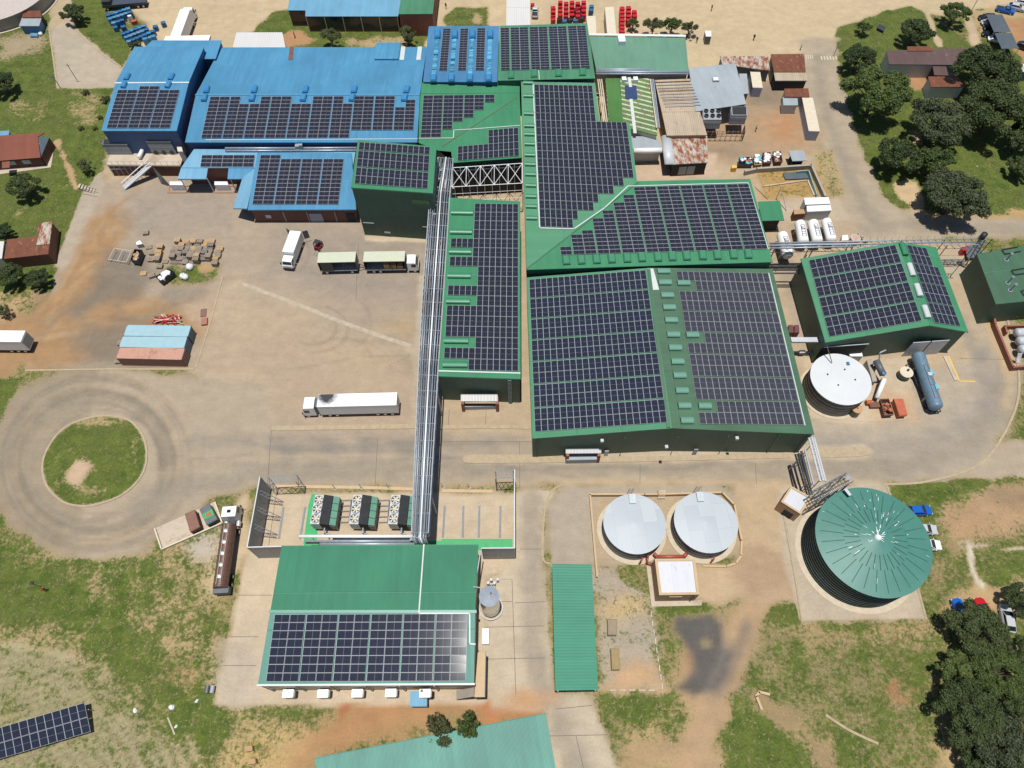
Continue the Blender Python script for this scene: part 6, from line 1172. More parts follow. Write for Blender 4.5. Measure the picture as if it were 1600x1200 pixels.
def skip(name, label, quad, z, m, fill=None, fillm=None, group=None, cat='skip'):
    """open steel skip: flared walls with a floor, optional load"""
    pts = [W(*q, z) for q in quad]; c = sum(pts, Vector())/4; t = thing(name, label, cat, base_of(pts), group); mb = MB(); inn = [c+(p-c)*.9 for p in pts]; bot = [Vector((c.x+(p.x-c.x)*.86, c.y+(p.y-c.y)*.86, .05)) for p in pts]; fl = [Vector((c.x+(p.x-c.x)*.8, c.y+(p.y-c.y)*.8, .3)) for p in pts]
    for i in range(4): j = (i+1) % 4; mb.add([bot[i],bot[j],pts[j],pts[i],inn[j],inn[i],fl[j],fl[i]], [(0,1,2,3),(3,2,4,5),(5,4,6,7)])
    mb.add(fl, [(0,1,2,3)]); mb.add(bot, [(3,2,1,0)]); put(mb, 'tub', m, t)
    if fill: 
        mb = MB(); u, v = pts[1]-pts[0], pts[3]-pts[0]
        for k in range(fill): a, b_ = random.uniform(.14,.86), random.uniform(.16,.84); p = pts[0]+u*a+v*b_; s = random.uniform(.35,.75); mb.box(p.x, p.y, z-.65+random.random()*.35, s, s*random.uniform(.6,1.2), .5, random.uniform(0,3), m=k % len(fillm))
        put(mb, 'load', fillm, t)['kind'] = 'stuff'
    return t
OSK = skip('orange_skip', 'orange red flat topped steel bin beside the smaller open one', [(1405,650),(1418,649),(1411,623),(1396,623)], 1.3, ORANGE, 0); q_ = [W(*p,1.34) for p in ((1405.5,649.5),(1418,648.5),(1411,623.3),(1396.3,623.3))]; mb = MB(); mb.hexa(q_, [p+Vector((0,0,.06)) for p in q_]); put(mb, 'lid', ORANGE, OSK)
skip('open_skip', 'open steel bin half rusty brown half orange', [(1382,649),(1397,648),(1389,622.5),(1375,623)], 1.3, RUSTM, 6, [ORANGE, RUSTM])
t = bullet('blue_vessel', 'long blue grey cylindrical vessel lying on a trailer frame near the roller doors', (1433,551), (1464,640), 2.0, 1.15, mat('blue_grey_vessel', obs(118,148,170), .45, var=.15, scale=.7)); 
A, B = W(1426,566,.9), W(1462,644,.7); mb = MB(); d = (B-A).normalized(); v = Vector((-d.y,d.x,0))
for s in (-.9,.9): mb.bar(A+v*s, B+v*s, .22)
for k in range(6): p = A+(B-A)*k/5; mb.bar(p-v*.9, p+v*.9, .16)
put(mb, 'trailer_frame', BLKP, t)
for f in (.25,.85):
    for s in (-1,1): p = A+(B-A)*f+v*s; mb = MB(); mb.cyl(p-v*.15+Vector((0,0,-.4)), p+v*.15+Vector((0,0,-.4)), .48, 14); put(mb, 'wheel', BLACK, t)
for y, m in (((1449,583),TURQ),((1457,606),TURQ)): p = W(*y,2.8); mb = MB(); mb.box(p.x+.3, p.y, 2.55, 1.3, 1.0, .55, .3); put(mb, 'wrap', m, t)
mb = MB(); mb.hexa(*[[W(1441,556,z), W(1446,555,z), W(1453,577,z), W(1447,578,z)] for z in (.05,.5)]); solo(mb, 'yellow_barrier', YEL, 'yellow slab barrier lying beside the blue vessel', 'barrier')
mb = MB(); mb.prism([W(*p)[:2] for p in ((1497,556),(1492,556),(1496,594),(1502,594))] if False else [W(*p)[:2] for p in ((1473,557),(1480,557),(1497,594),(1491,595))], -.02, .16); o = bpy.data.objects.new('raised_strip', mb.mesh('raised_strip', CONC)); col.objects.link(o); o['kind'] = 'structure'
# walled vessel bay at the right edge
wallrun('brick_bay_wall', 'brick wall bay with coping holding white vessels at the right edge', [(1640,483),(1552,486.5),(1556,506),(1584,573),(1640,569)], 1.3, BRICKR, .35); wallrun('inner_bay_wall', 'short brick wall dividing the vessel bay', [(1640,507),(1571,509),(1574,520)], 1.2, BRICKR, .3)
for i, y in enumerate((520,533,546)): bullet('bay_vessel', ['grey vessel in the brick bay closest to the green workshop', 'grey vessel in the middle of the brick bay', 'grey vessel in the brick bay beside the ladder'][i], (1585+i*3,y), (1660,y-2), 1.8, .85, GREYL)
mb = MB(); A, B = W(1590,567,.2), W(1594,552,2.6)
for s in (-.35,.35): mb.bar(A+Vector((s,0,0)), B+Vector((s,0,0)), .09)
for k in range(8): p = A+(B-A)*(k+.5)/8; mb.bar(p-Vector((.35,0,0)), p+Vector((.35,0,0)), .12)
solo(mb, 'bay_ladder', WHITE, 'white ladder leaning in the brick vessel bay', 'ladder')
lidded('yellow_hopper', 'yellow and orange hopper below the green workshop', [(1582,495),(1590,494.5),(1589,488),(1581,488.5)], 1.2, YEL, YEL, 'hopper'); lidded('red_hopper', 'red hopper next to the yellow one at the right edge', [(1591,494),(1600,493.5),(1599,486.5),(1590.5,487)], 1.2, REDC, REDC, 'hopper')
# gap between warehouse and gabled building
for i, (x, y) in enumerate(((1236,513),(1245,513))): lidded('maroon_crate', ['maroon crate touching the warehouse eave', 'maroon crate standing clear of the warehouse eave'][i], [(x-4,y+7),(x+4,y+7),(x+3,y-5),(x-4,y-5)], 1.5, mat('maroon_paint', (.12,.04,.045), .6), MATS['maroon_paint'] if 'maroon_paint' in MATS else BRICK, 'crate')
A = W(1205,431,4); t = thing('dark_pipe_frame', 'black pipe frame bridging the halls above the maroon crates', 'pipe frame', W(1230,428))
for y, z in ((416,5.0),(422,4.8),(427,4.4)): mb = MB(); mb.tube([W(1206,y,z), W(1252,y,z)], .16, 8); put(mb, 'pipe', BLKP, t)
for x in (1212,1247): p = W(x,424,0); mb = MB(); mb.bar((p.x,p.y,0), (p.x,p.y,5), .18); put(mb, 'column', BLKP, t)
# ------------------------------------------------------------------ cold store dock: deck, condensers, stair
t = thing('dock_deck', 'raised concrete deck with brick front along the tall blue cold store', 'platform', W(225,287)); zd = 3.1
f0, f1 = W(166.5,258,zd), W(281.5,259,zd); bk = 5.6; q = [f0, f1, f1+Vector((.2,bk,0)), f0+Vector((-.2,bk,0))]
mb = MB(); mb.hexa([p-Vector((0,0,.3)) for p in q], q); put(mb, 'deck_slab', CONC, t); mb = MB(); i_ = [p+Vector((.15 if k in (0,3) else -.15, .2 if k < 2 else -.2, 0)) for k, p in enumerate(q)]; mb.hexa([(p.x,p.y,-.05) for p in i_], [p-Vector((0,0,.31)) for p in i_]); put(mb, 'brick_base', BRICK, t)
mb = MB(); mb.bar(f0+Vector((0,.1,1)), f1+Vector((0,.1,1)), .07)
for k in range(13): p = f0+(f1-f0)*k/12+Vector((0,.1,0)); mb.bar(p, p+Vector((0,0,1)), .06)
put(mb, 'handrail', STEEL, t)
mb = MB()
for k in range(7): p = f0+(f1-f0)*(k+.2)/14; mb.bar((p.x,p.y-.05,.1), (p.x,p.y-.05,zd), .12)
mb.bar((f0.x,f0.y-.06,2.0), (f0.x+5,f0.y-.06,2.0), .1); put(mb, 'front_stud', STEEL, t)
def condenser(label, px, z0, z1, fans):
    P_ = [W(*p, z1) for p in px]; t = thing('condenser', label, 'condenser', base_of(P_)*1.0+Vector((0,0,z0))); ORG[t.name] = t.location.copy(); c = sum(P_, Vector())/4
    n = 6; a, b_, c_, d = P_
    for k in range(n):
        h0, h1 = z0+(z1-z0)*k/n, z0+(z1-z0)*(k+.86)/n; mb = MB(); e = 1+.02*(k % 2); mb.hexa([Vector((c.x+(p.x-c.x)*e, c.y+(p.y-c.y)*e, h0)) for p in P_], [Vector((c.x+(p.x-c.x)*e, c.y+(p.y-c.y)*e, h1)) for p in P_]); put(mb, 'louvre', GREYP if k < n-1 else GREYD, t)
    mb = MB(); mb.hexa([Vector((c.x+(p.x-c.x)*.86, c.y+(p.y-c.y)*.8, z1-.02)) for p in P_], [Vector((c.x+(p.x-c.x)*.86, c.y+(p.y-c.y)*.8, z1+.03)) for p in P_]); put(mb, 'outlet', DARK, t)
    for k in range(fans): p = a+(b_-a)*(k+.5)/fans; mb = MB(); mb.cyl((p.x,p.y-.12,z0+.6), (p.x,p.y+.1,z0+.6), .5, 14); put(mb, 'fan', BLKP, t)
    return t
condenser('louvred grey condenser with black top at the outer end of the dock deck', [(159,226),(198,226),(199,217),(160,217)], zd, 5.9, 0); condenser('grey condenser with three round fans on the dock deck near the hall', [(228,221.5),(266,221.5),(266,214.5),(227,214.5)], zd, 6.6, 3)
t = thing('white_receiver', 'white receiver vessel with orange flange between the two dock condensers', 'vessel', W(218,247,zd)); mb = MB(); mb.cyl(W(217,246,zd+.7), W(223,233,zd+.9), .42, 14); put(mb, 'vessel', WHITE, t, smooth=True); mb = MB(); mb.cyl(W(222,224,zd+1.5), W(224,220,zd+1.6), .3, 10); put(mb, 'flange', ORANGE, t); mb = MB(); mb.tube([W(208,222,zd+1.6), W(216,225,zd+1.2), W(219,232,zd+1)], .12, 8); put(mb, 'pipe', STEEL, t)
lidded('deck_cabinet', 'light grey cabinet at the hall end of the dock deck', [(278,237),(286,237),(284,230),(276.5,230)], 5.6, GREYL, CREAM, 'cabinet')
A, B = W(236,257,zd), W(194,294,.1); t = thing('dock_stair', 'covered steel stair with white rail descending from the dock deck to the yard', 'stair', base_of([A,B])); d = B-A; n = Vector((-d.y,d.x,0)).normalized()
mb = MB(); mb.hexa([A-n*.6-Vector((0,0,.12)), B-n*.6-Vector((0,0,.12)), B+n*.6-Vector((0,0,.12)), A+n*.6-Vector((0,0,.12))], [A-n*.6, B-n*.6, B+n*.6, A+n*.6]); put(mb, 'flight', GREYL, t)
for s in (-.6,.6):
    mb = MB(); mb.bar(A+n*s+Vector((0,0,1)), B+n*s+Vector((0,0,1)), .16); put(mb, 'handrail', WHITE, t)
for k in range(8):
    p = A+d*(k+.4)/8; mb = MB(); mb.bar((p.x-n.x*.6,p.y-n.y*.6,0), p-n*.6+Vector((0,0,1)), .1); put(mb, 'post', STEEL, t)
A, B = W(252,287,.1), W(236,257,zd); e = W(268,292,.1); mb = MB(); mb.add([A, (e.x,e.y,0), (e.x-1,e.y+.5,2.6), B], [(0,1,2,3)]); put(mb, 'side_screen', GREYD, t)
for i, (x, y) in enumerate(((275,287),(345,287))):
    t = thing('pink_tank', ['pinkish white tub in a low tan bay by the dock stair', 'pinkish white tub in a low tan bay between the blue canopies'][i], 'tub', W(x+6,y+8)); q = [W(x-10,y+2,1.6), W(x+12,y+2,1.6), W(x+10,y-3.5,1.6), W(x-10,y-3.5,1.6)]; mb = MB(); mb.hexa([(p.x,p.y,.1) for p in q], q); put(mb, 'tub', BAG, t); wc = [W(x-12,y+14), W(x+22,y+14), W(x+22,y+4), W(x-10,y+4)]
    for a, c in zip(wc, wc[1:]+wc[:1]): mb = MB(); mb.bar((a.x,a.y,.15), (c.x,c.y,.15), .3); put(mb, 'bay_wall', TANW, t)

# ------------------------------------------------------------------ vehicles (built along local x, front at +x)
def wheel(par, x, y, r=.5, w_=.3):
    mb = MB(); mb.cyl((x,y-w_/2,r), (x,y+w_/2,r), r, 16); o = put(mb, 'wheel', BLACK, par, True); s = 1 if y > 0 else -1; mb = MB(); mb.cyl((x,y+s*w_/2,r), (x,y+s*(w_/2+.02),r), r*.55, 12); put(mb, 'rim', ALU, o, True); return o
def axis(rear, front, z):
    R_, F_ = W(*rear, z), W(*front, z); d = F_-R_; return R_, F_, math.atan2(d.y, d.x), Vector((d.x,d.y,0)).length
def cab(t, x0, m, h=3.0, L_=2.2, w_=2.4):
    """lorry cab from x0 (rear) forward"""
    mb = MB(); pr = [(x0,.75),(x0+L_,.75),(x0+L_+.05,1.5),(x0+L_-.12,1.75),(x0+L_-.42,h-.12),(x0+L_-.75,h),(x0,h)]; n = len(pr); e = w_/2
    vs = [(x,-e*(1 if z < 1.7 else .94),z) for x, z in pr]+[(x,e*(1 if z < 1.7 else .94),z) for x, z in pr]; mb.add(vs, [tuple(range(n)), tuple(range(2*n-1,n-1,-1))]+[(i,n+i,n+(i+1)%n,(i+1)%n) for i in range(n)]); c = put(mb, 'cab', m, t, True)
    g = MB(); g.add([(x0+L_-.10,-e*.86,1.8),(x0+L_-.10,e*.86,1.8),(x0+L_-.40,e*.84,h-.2),(x0+L_-.40,-e*.84,h-.2)], [(0,1,2,3)]); g.v = [(v[0]+.03,v[1],v[2]) for v in g.v]; put(g, 'windscreen', GLASS, c, True)
    for s in (-1,1):
        g = MB(); g.box(x0+L_-.85, s*(e*.965), 1.75, .9, .05, .8); put(g, 'side_window', GLASS, c, True); g = MB(); g.box(x0+L_-.1, s*(e+.18), 1.7, .12, .22, .6); put(g, 'mirror', BLKP, c, True); g = MB(); g.box(x0+L_+.02, s*e*.75, .95, .08, .35, .2); put(g, 'headlight', WHITE, c, True)
    g = MB(); g.box(x0+L_-.05, 0, .45, .3, w_, .45); put(g, 'bumper', BLKP, c, True)
    wheel(t, x0+L_-.75, e-.18); wheel(t, x0+L_-.75, -e+.18); return c
def boxbody(t, x0, x1, z0, z1, m, w_=2.5, name='cargo_box', rm=None):
    mb = MB(); mb.box((x0+x1)/2, 0, z0, x1-x0, w_, z1-z0); o = put(mb, name, m, t, True)
    mb = MB(); mb.box((x0+x1)/2, 0, z1+.003, x1-x0-.06, w_-.06, .03); put(mb, 'roof_panel', rm or m, o, True)
    for s in (-1,1): mb = MB(); mb.box((x0+x1)/2, s*(w_/2+.012), z1-.1, x1-x0, .025, .1); put(mb, 'top_rail', ALU, o, True)
    mb = MB(); mb.box(x0-.02, 0, z0+.1, .03, .05, z1-z0-.2); put(mb, 'door_seam', GREYD, o, True); return o
def chassis(t, x0, x1, z=.9, axles=()):
    mb = MB(); mb.box((x0+x1)/2, 0, z-.28, x1-x0, 1.0, .28); put(mb, 'chassis', BLKP, t, True)
    for a in axles:
        for s in (-1,1): wheel(t, a, s*1.02)
REEFER = mat('sooty_white_box', (.80,.80,.80), .45, var=.04)
def sootpatch(m):
    N = m.node_tree.nodes; L = m.node_tree.links; b = N['Principled BSDF']; tc = N.new('ShaderNodeTexCoord'); vm = N.new('ShaderNodeVectorMath'); vm.operation = 'DISTANCE'; L.new(tc.outputs['Object'], vm.inputs[0]); vm.inputs[1].default_value = SOOT; nz = N.new('ShaderNodeTexNoise'); nz.inputs['Scale'].default_value = 1.5; L.new(tc.outputs['Object'], nz.inputs[0])
    ad = N.new('ShaderNodeMath'); ad.operation = 'MULTIPLY_ADD'; L.new(nz.outputs[0], ad.inputs[0]); ad.inputs[1].default_value = 1.2; L.new(vm.outputs['Value'], ad.inputs[2]); mr = N.new('ShaderNodeMapRange'); L.new(ad.outputs[0], mr.inputs[0]); mr.inputs[1].default_value = 1.6; mr.inputs[2].default_value = 2.7; mx = N.new('ShaderNodeMix'); mx.data_type = 'RGBA'; L.new(mr.outputs[0], mx.inputs[0]); mx.inputs[6].default_value = (.03,.03,.035,1); mx.inputs[7].default_value = (.80,.80,.80,1); L.new(mx.outputs[2], b.inputs['Base Color'])
def veh(name, label, rear, front, z, cat='truck', extra=0):
    R_, F_, a, L_ = axis(rear, front, z); t = thing(name, label, cat, (R_.x, R_.y, 0), None, a); return t, L_
t, L_ = veh('semi_truck', 'white articulated lorry with a soot stained trailer roof on the open yard', (620,623), (496,626), 4.0); SOOT = (L_-1.6, -.9, 4.0); sootpatch(REEFER); boxbody(t, 0, L_, 1.05, 4.0, WHITE, rm=REEFER); chassis(t, .2, L_+1, 1.05, (1.2,2.5,3.8,L_-1.5,L_-2.8)); cab(t, L_+.75, WHITE, 3.3, 2.3); mb = MB(); mb.box(L_+.3, 0, 1.2, .5, 1.8, 2.2); put(mb, 'cooling_unit', GREYD, t, True)
t, L_ = veh('box_truck', 'white rigid box lorry with its rear doors swung open near the green tower', (461.7,361), (449.5,394), 3.3); boxbody(t, 0, L_, .95, 3.3, WHITE, 2.3); chassis(t, .1, L_+.8, .95, (1.4,)); cab(t, L_+.15, WHITE, 2.5, 1.9, 2.1)
for s in (-1,1): mb = MB(); mb.box(-.35, s*1.75, 1.0, .06, 1.1, 2.2, s*.5); put(mb, 'rear_door', GREYD, t, True)
def curtain(t, x0, x1, z1, m):
    mb = MB(); mb.box((x0+x1)/2, 0, 1.0, x1-x0, 2.5, .15); put(mb, 'load_bed', GREYP, t, True); mb = MB(); mb.box((x0+x1)/2, 0, z1-.14, x1-x0, 2.55, .14); put(mb, 'roof', m, t, True)
    for x in (x0+.05, x1-.05): mb = MB(); mb.box(x, 0, 1.15, .1, 2.45, z1-1.3); put(mb, 'end_wall', BLKP, t, True)
    mb = MB(); mb.box((x0+x1)/2, 1.2, 1.15, x1-x0-.2, .05, z1-1.3); put(mb, 'curtain', BLKP, t, True)
    for f in (.33,.66): mb = MB(); mb.box(x0+(x1-x0)*f, -1.2, 1.15, .1, .08, z1-1.3); put(mb, 'side_post', BLKP, t, True)
t, L_ = veh('curtain_truck', 'lorry with pale green tarpaulin roof and open side showing cartons, white cab', (568,401), (632.5,400), 3.8); curtain(t, 0, L_, 3.8, CREAMGREEN); chassis(t, 0, L_+1, 1.0, (1.6,2.9)); cab(t, L_+.3, WHITE, 2.9, 2.1)
for i in range(3): mb = MB(); mb.box(L_-1.2-i*1.3, -.4, 1.15, 1.1, 1.3, .9+.2*i); put(mb, 'carton_stack', CARD, t, True)
t, L_ = veh('drawbar_trailer', 'drawbar trailer with pale green tarpaulin roof hitched behind the open-sided lorry', (496.5,402.5), (555.5,401), 3.8, 'trailer'); curtain(t, 0, L_, 3.8, CREAMGREEN); chassis(t, 0, L_, 1.0, (1.2,L_-1.2)); mb = MB(); mb.bar((L_,0.5,.9), (L_+1.5,0,.8), .12); mb.bar((L_,-.5,.9), (L_+1.5,0,.8), .12); put(mb, 'drawbar', BLKP, t, True); mb = MB(); mb.box(1.6, -1.24, 1.15, 2.4, .05, 2.4); put(mb, 'tied_curtain', BLKP, t, True)
p = W(498,389); t = thing('forklift', 'red and black forklift beside the drawbar trailer', 'forklift', (p.x,p.y,0), None, math.radians(-110)); mb = MB(); mb.box(-.3, 0, .3, 1.7, 1.1, .7); put(mb, 'body', REDC, t, True); mb = MB(); mb.box(-.95, 0, .35, .5, 1.1, .9); put(mb, 'counterweight', BLKP, t, True)
mb = MB()
for sx in (-.7,.4):
    for sy in (-.45,.45): mb.bar((sx,sy,1), (sx*.8,sy,2.1), .07)
put(mb, 'guard_post', BLKP, t, True); mb = MB(); mb.box(-.1, 0, 2.1, 1.1, 1.0, .07); put(mb, 'overhead_guard', BLKP, t, True)
for s in (-.3,.3): mb = MB(); mb.box(.65, s, .1, .1, .1, 2.2); put(mb, 'mast', BLKP, t, True); mb = MB(); mb.box(1.25, s, .12, 1.1, .12, .06); put(mb, 'fork', STEEL, t, True)
for x in (-.8,.35):
    for s in (-.5,.5): wheel(t, x, s, .33, .22)
t, L_ = veh('tanker_truck', 'brown milk tanker with white tractor parked beside the screen wall', (341,919), (355.5,818), 2.9); mb = MB(); mb.cyl((.2,0,2.1), (L_,0,2.1), 1.12, 24); put(mb, 'tank', TANKBR, t, True, smooth=False); chassis(t, 0, L_+2.6, 1.05, (1.0,2.3,L_-.7))
for i in range(5): mb = MB(); mb.lathe(1.7+i*(L_-3)/4, 0, [(0,3.5),(.3,3.42),(.34,3.18)], 12); put(mb, 'hatch', ALU, t, True)
for s in (-.32,.32): mb = MB(); mb.bar((.5,s,3.27), (L_-.3,s,3.27), .06); put(mb, 'walkway_rail', CREAM, t, True)
for i in range(9): mb = MB(); mb.lathe(0, 0, [(1.13,-.04),(1.16,-.04),(1.16,.04),(1.13,.04)], 24); mb.v = [(v[2]+.8+i*(L_-1.6)/8, v[1], v[0]+2.1) for v in mb.v]; put(mb, 'tank_band', RUSTM, t, True)
mb = MB(); mb.box(.0, 0, .8, 1.0, 2.4, 1.1); put(mb, 'rear_box', GREYD, t, True); cab(t, L_+1.1, WHITE, 3.1, 2.2)
for s in (-1,1): mb = MB(); mb.cyl((L_+.1,s*1.0,.9), (L_+1.0,s*1.0,.9), .36, 12); put(mb, 'fuel_tank', ALU, t, True)
mb = MB(); mb.box(L_+2.0, 0, 3.1, .5, .6, .06); put(mb, 'roof_hatch', GLASS, t, True)
t, L_ = veh('box_trailer', 'white trailer with grey rear doors entering over the orange dirt', (36,525.5), (-62,524.5), 3.9, 'trailer'); boxbody(t, 0, L_, 1.05, 3.9, WHITE); chassis(t, .2, L_, 1.05, (1.2,2.5,3.8)); mb = MB(); mb.box(-.03, 0, 1.25, .05, 2.2, 2.4); put(mb, 'rear_door', GREYP, t, True)
t, L_ = veh('white_lorry', 'long white lorry standing behind the cold store annex', (272.5,60), (289.5,14), 3.9); boxbody(t, 0, L_, 1.0, 3.9, WHITE); chassis(t, .2, L_+1.2, 1.0, (1.2,2.5,L_-1.5)); cab(t, L_+.3, WHITE, 3.2, 2.1)
t, L_ = veh('flatbed_trailer', 'dark blue flatbed trailer next to the blue crates', (228,-1), (160,5), 1.6, 'trailer'); mb = MB(); mb.box(L_/2, 0, 1.0, L_, 2.5, .6); put(mb, 'bed', mat('dark_slate_paint', (.05,.06,.085), .5), t, True); chassis(t, 0, L_, 1.0, (1.0,2.3,L_-1)); mb = MB(); mb.box(L_-1.4, 0, 1.6, 2.2, 2.4, 1.0); put(mb, 'dark_cover', BLKP, t, True)
for nm, lb, r_, f_ in (('white_trailer','cream white trailer backed up to the panel hall',(925,56),(923.5,25)),('white_trailer','cream white trailer parked next to the long red crate row',(956,55),(952,11))):
    t, L_ = veh(nm, lb, r_, f_, 3.6, 'trailer'); boxbody(t, 0, L_, 1.0, 3.6, CREAM, 2.2); chassis(t, .1, L_, 1.0, (1.0,2.2))
def car(label, center, ang, paint, L_=4.3, kind='hatch', group=None):
    p = W(*center); t = thing('parked_car', label, 'car', (p.x,p.y,0), group, math.radians(ang)); h = 1.45; e = .86
    secs = [(-L_/2,.62,.45,.82),(-L_/2+.12,.80,.32,.98),(-L_/4,e,.28,1.0),(L_*.1,e,.28,.98),(L_*.28,e,.28,.92),(L_/2-.25,.78,.3,.80),(L_/2,.60,.42,.66)]
    vs = []; fs = []
    for x, w_, z0, z1 in secs: vs += [(x,-w_,z0),(x,w_,z0),(x,w_,(z0+z1)/2+.1),(x,w_*.9,z1),(x,-w_*.9,z1),(x,-w_,(z0+z1)/2+.1)]
    n = len(secs)
    for i in range(n-1):
        for k in range(6): a = i*6+k; b_ = i*6+(k+1) % 6; fs.append((a, b_, b_+6, a+6))
    fs += [(5,4,3,2,1,0), tuple((n-1)*6+k for k in range(6))]; mb = MB(); mb.add(vs, fs); b = put(mb, 'body', paint, t, True, smooth=False)
    x0, x1, x2, x3 = (-L_*.46,-L_*.30,L_*.06,L_*.26) if kind != 'pickup' else (-L_*.08,-L_*.02,L_*.12,L_*.27)
    lo = [(x0,.76,.97),(x3,.74,.93)]; hi = [(x1,.60,h),(x2,.60,h)]
    g = MB(); g.add([(x0,-.76,.95),(x0,.76,.95),(x3,.74,.92),(x3,-.74,.92),(x1,-.6,h-.03),(x1,.6,h-.03),(x2,.6,h-.03),(x2,-.6,h-.03)], [(4,5,1,0),(6,7,3,2),(5,6,2,1),(7,4,0,3)]); put(g, 'windows', GLASS, t, True)
    g = MB(); g.hexa([(x1-.04,-.62,h-.03),(x2+.04,-.62,h-.03),(x2+.04,.62,h-.03),(x1-.04,.62,h-.03)], [(x1+.05,-.54,h+.03),(x2-.05,-.54,h+.03),(x2-.05,.54,h+.03),(x1+.05,.54,h+.03)]); put(g, 'roof', paint, t, True)
    for s in (-1,1):
        for xa, xb in ((x1,x0),(x2,x3)): g = MB(); g.bar((xa,s*.61,h-.02), (xb,s*.755,.95), .08); put(g, 'pillar', paint, t, True)
        g = MB(); g.box(L_/2-.1, s*.58, .55, .12, .3, .14); put(g, 'headlight', WHITE, t, True); g = MB(); g.box(x3-.15, s*.92, .92, .12, .16, .12); put(g, 'mirror', paint, t, True)
        for x in (-L_*.31, L_*.31): wheel(t, x, s*.76, .31, .2)
    if kind == 'pickup': g = MB(); g.box(-L_*.29, 0, .985, L_*.36, 1.4, .02); put(g, 'load_bed', BLKP, t, True)
    return t
def paint(nm, c): return mat(nm, c, .22, var=.03, spec=.6)
CB, CS, CW, CR, CK = paint('blue_car_paint', (.01,.10,.42)), paint('silver_car_paint', (.45,.46,.47)), paint('white_car_paint', (.75,.75,.75)), paint('red_car_paint', (.45,.01,.015)), paint('black_car_paint', (.015,.016,.018))
car('bright blue hatchback parked on grass behind the teal tank', (1432,800), 2, CB); car('grey silver car half hidden by the teal tank roof', (1440,829), -4, CS); car('white car nearest the dirt patch behind the teal tank', (1446,853), -4, CW)
car('blue car under the tree edge by the lower dirt strip', (1499,957), 100, CB, 4.0); car('red car tucked behind the tree crowns', (1533,956), 95, CR, 4.0); car('silver and black car standing between two tree groups', (1570,968), 80, CS, 4.2)
car('blue pickup in the fenced car park by the shade sails', (1569,19), -25, CB, 4.6, 'pickup'); car('silver car behind the blue pickup', (1586,15), -25, CS); car('white car at the far end of the car park row', (1598,8), -25, CW); car('black car under the first shade sail, next to the sail corner', (1541,31), 175, CK); car('silver car under the first shade sail', (1545,39), 172, CS); car('black car at the split between two shade sails', (1549,47), 172, CK); car('dark grey car with a bright windscreen under the second sail', (1547,57), 165, CK); car('white car beside the tree under the second sail', (1556,65), 165, CW); car('dark car at the edge of the orange car park soil', (1600,77), -40, CK); car('silver pickup parked north of the white store', (836,22), 86, CS, 4.8, 'pickup')
for i, (a, b_, c, d) in enumerate((((1541,22.5),(1566,22.5),(1580,50),(1553,50)),((1554,51.5),(1581,51.5),(1592,76),(1565,76)))):
    P_ = [W(*q, 2.5) for q in (a,b_,c,d)]; t = thing('shade_sail', ['dark grey pyramid shade sail over parked cars, at the far side', 'dark grey shade sail next to the tree crown'][i], 'shade sail', base_of(P_)); pk = sum(P_, Vector())/4+Vector((0,0,1.0)); mb = MB(); mb.add(P_+[pk], [(0,1,4),(1,2,4),(2,3,4),(3,0,4)]); put(mb, 'cloth', SAIL, t)
    for p in P_: mb = MB(); mb.cyl((p.x,p.y,0), p, .06, 6); put(mb, 'post', STEEL, t)

# ------------------------------------------------------------------ containers
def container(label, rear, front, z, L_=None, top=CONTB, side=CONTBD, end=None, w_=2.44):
    R_, F_, a, l0 = axis(rear, front, z); L_ = L_ or l0; t = thing('shipping_container', label, 'container', (R_.x,R_.y,0), None, a); h = z
    for s in (-1,1):
        k = int(L_/.28)*2; vs = []; fs = []
        for i in range(k+1): x = .12+(L_-.24)*i/k; y = s*(w_/2-(.0 if (i//2) % 2 else .045)); vs += [(x,y,.15),(x,y,h-.1)]
        for i in range(k): fs.append((2*i,2*i+2,2*i+3,2*i+1))
        mb = MB(); mb.add(vs, fs); put(mb, 'side_wall', side, t, True)
    mb = MB(); mb.box(L_/2, 0, h-.06, L_-.1, w_-.08, .05); r = put(mb, 'roof', top, t, True)
    for i in range(int(L_/1.15)): mb = MB(); mb.box(.6+i*1.15, 0, h-.012, .5, w_-.4, .012); put(mb, 'roof_corrugation', top, r, True)
    for s in (-1,1): mb = MB(); mb.box(L_/2, s*(w_/2-.04), h-.12, L_, .1, .12); put(mb, 'top_rail', top, t, True); mb = MB(); mb.box(L_/2, s*(w_/2-.04), 0, L_, .1, .18); put(mb, 'bottom_rail', side, t, True)
    for x in (.05, L_-.05):
        mb = MB(); mb.box(x, 0, .1, .08, w_-.1, h-.2); d = put(mb, 'end_wall', end or side, t, True)
        for s in (-1,1):
            for zz in (0, h-.12): mb = MB(); mb.box(x, s*(w_/2-.09), zz, .18, .18, .125); put(mb, 'corner_casting', side, t, True)
        if x < 1:
            for y in (-.75,-.25,.25,.75): mb = MB(); mb.cyl((x-.07,y,.2), (x-.07,y,h-.25), .03, 6); put(mb, 'lock_bar', STEEL, d, True)
    mb = MB(); mb.box(L_/2, 0, .05, L_-.1, w_-.1, .08); put(mb, 'floor', side, t, True); return t
z9 = lambda x, y: (170+x/9.41, 480+y/9.41)
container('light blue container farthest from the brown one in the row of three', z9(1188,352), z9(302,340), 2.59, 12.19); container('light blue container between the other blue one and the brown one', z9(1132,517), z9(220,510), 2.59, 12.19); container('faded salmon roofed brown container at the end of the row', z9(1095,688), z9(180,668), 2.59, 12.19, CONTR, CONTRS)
container('white roofed pale blue container beside the entrance road', (1272.5,205), (1261.5,152), 2.6, None, CREAM, mat('pale_blue_side', (.30,.34,.42), .5)); container('short cream roofed container by the grey hall', (1184,137), (1180,112), 2.5, None, CREAM, MATS['pale_blue_side'], w_=2.3)
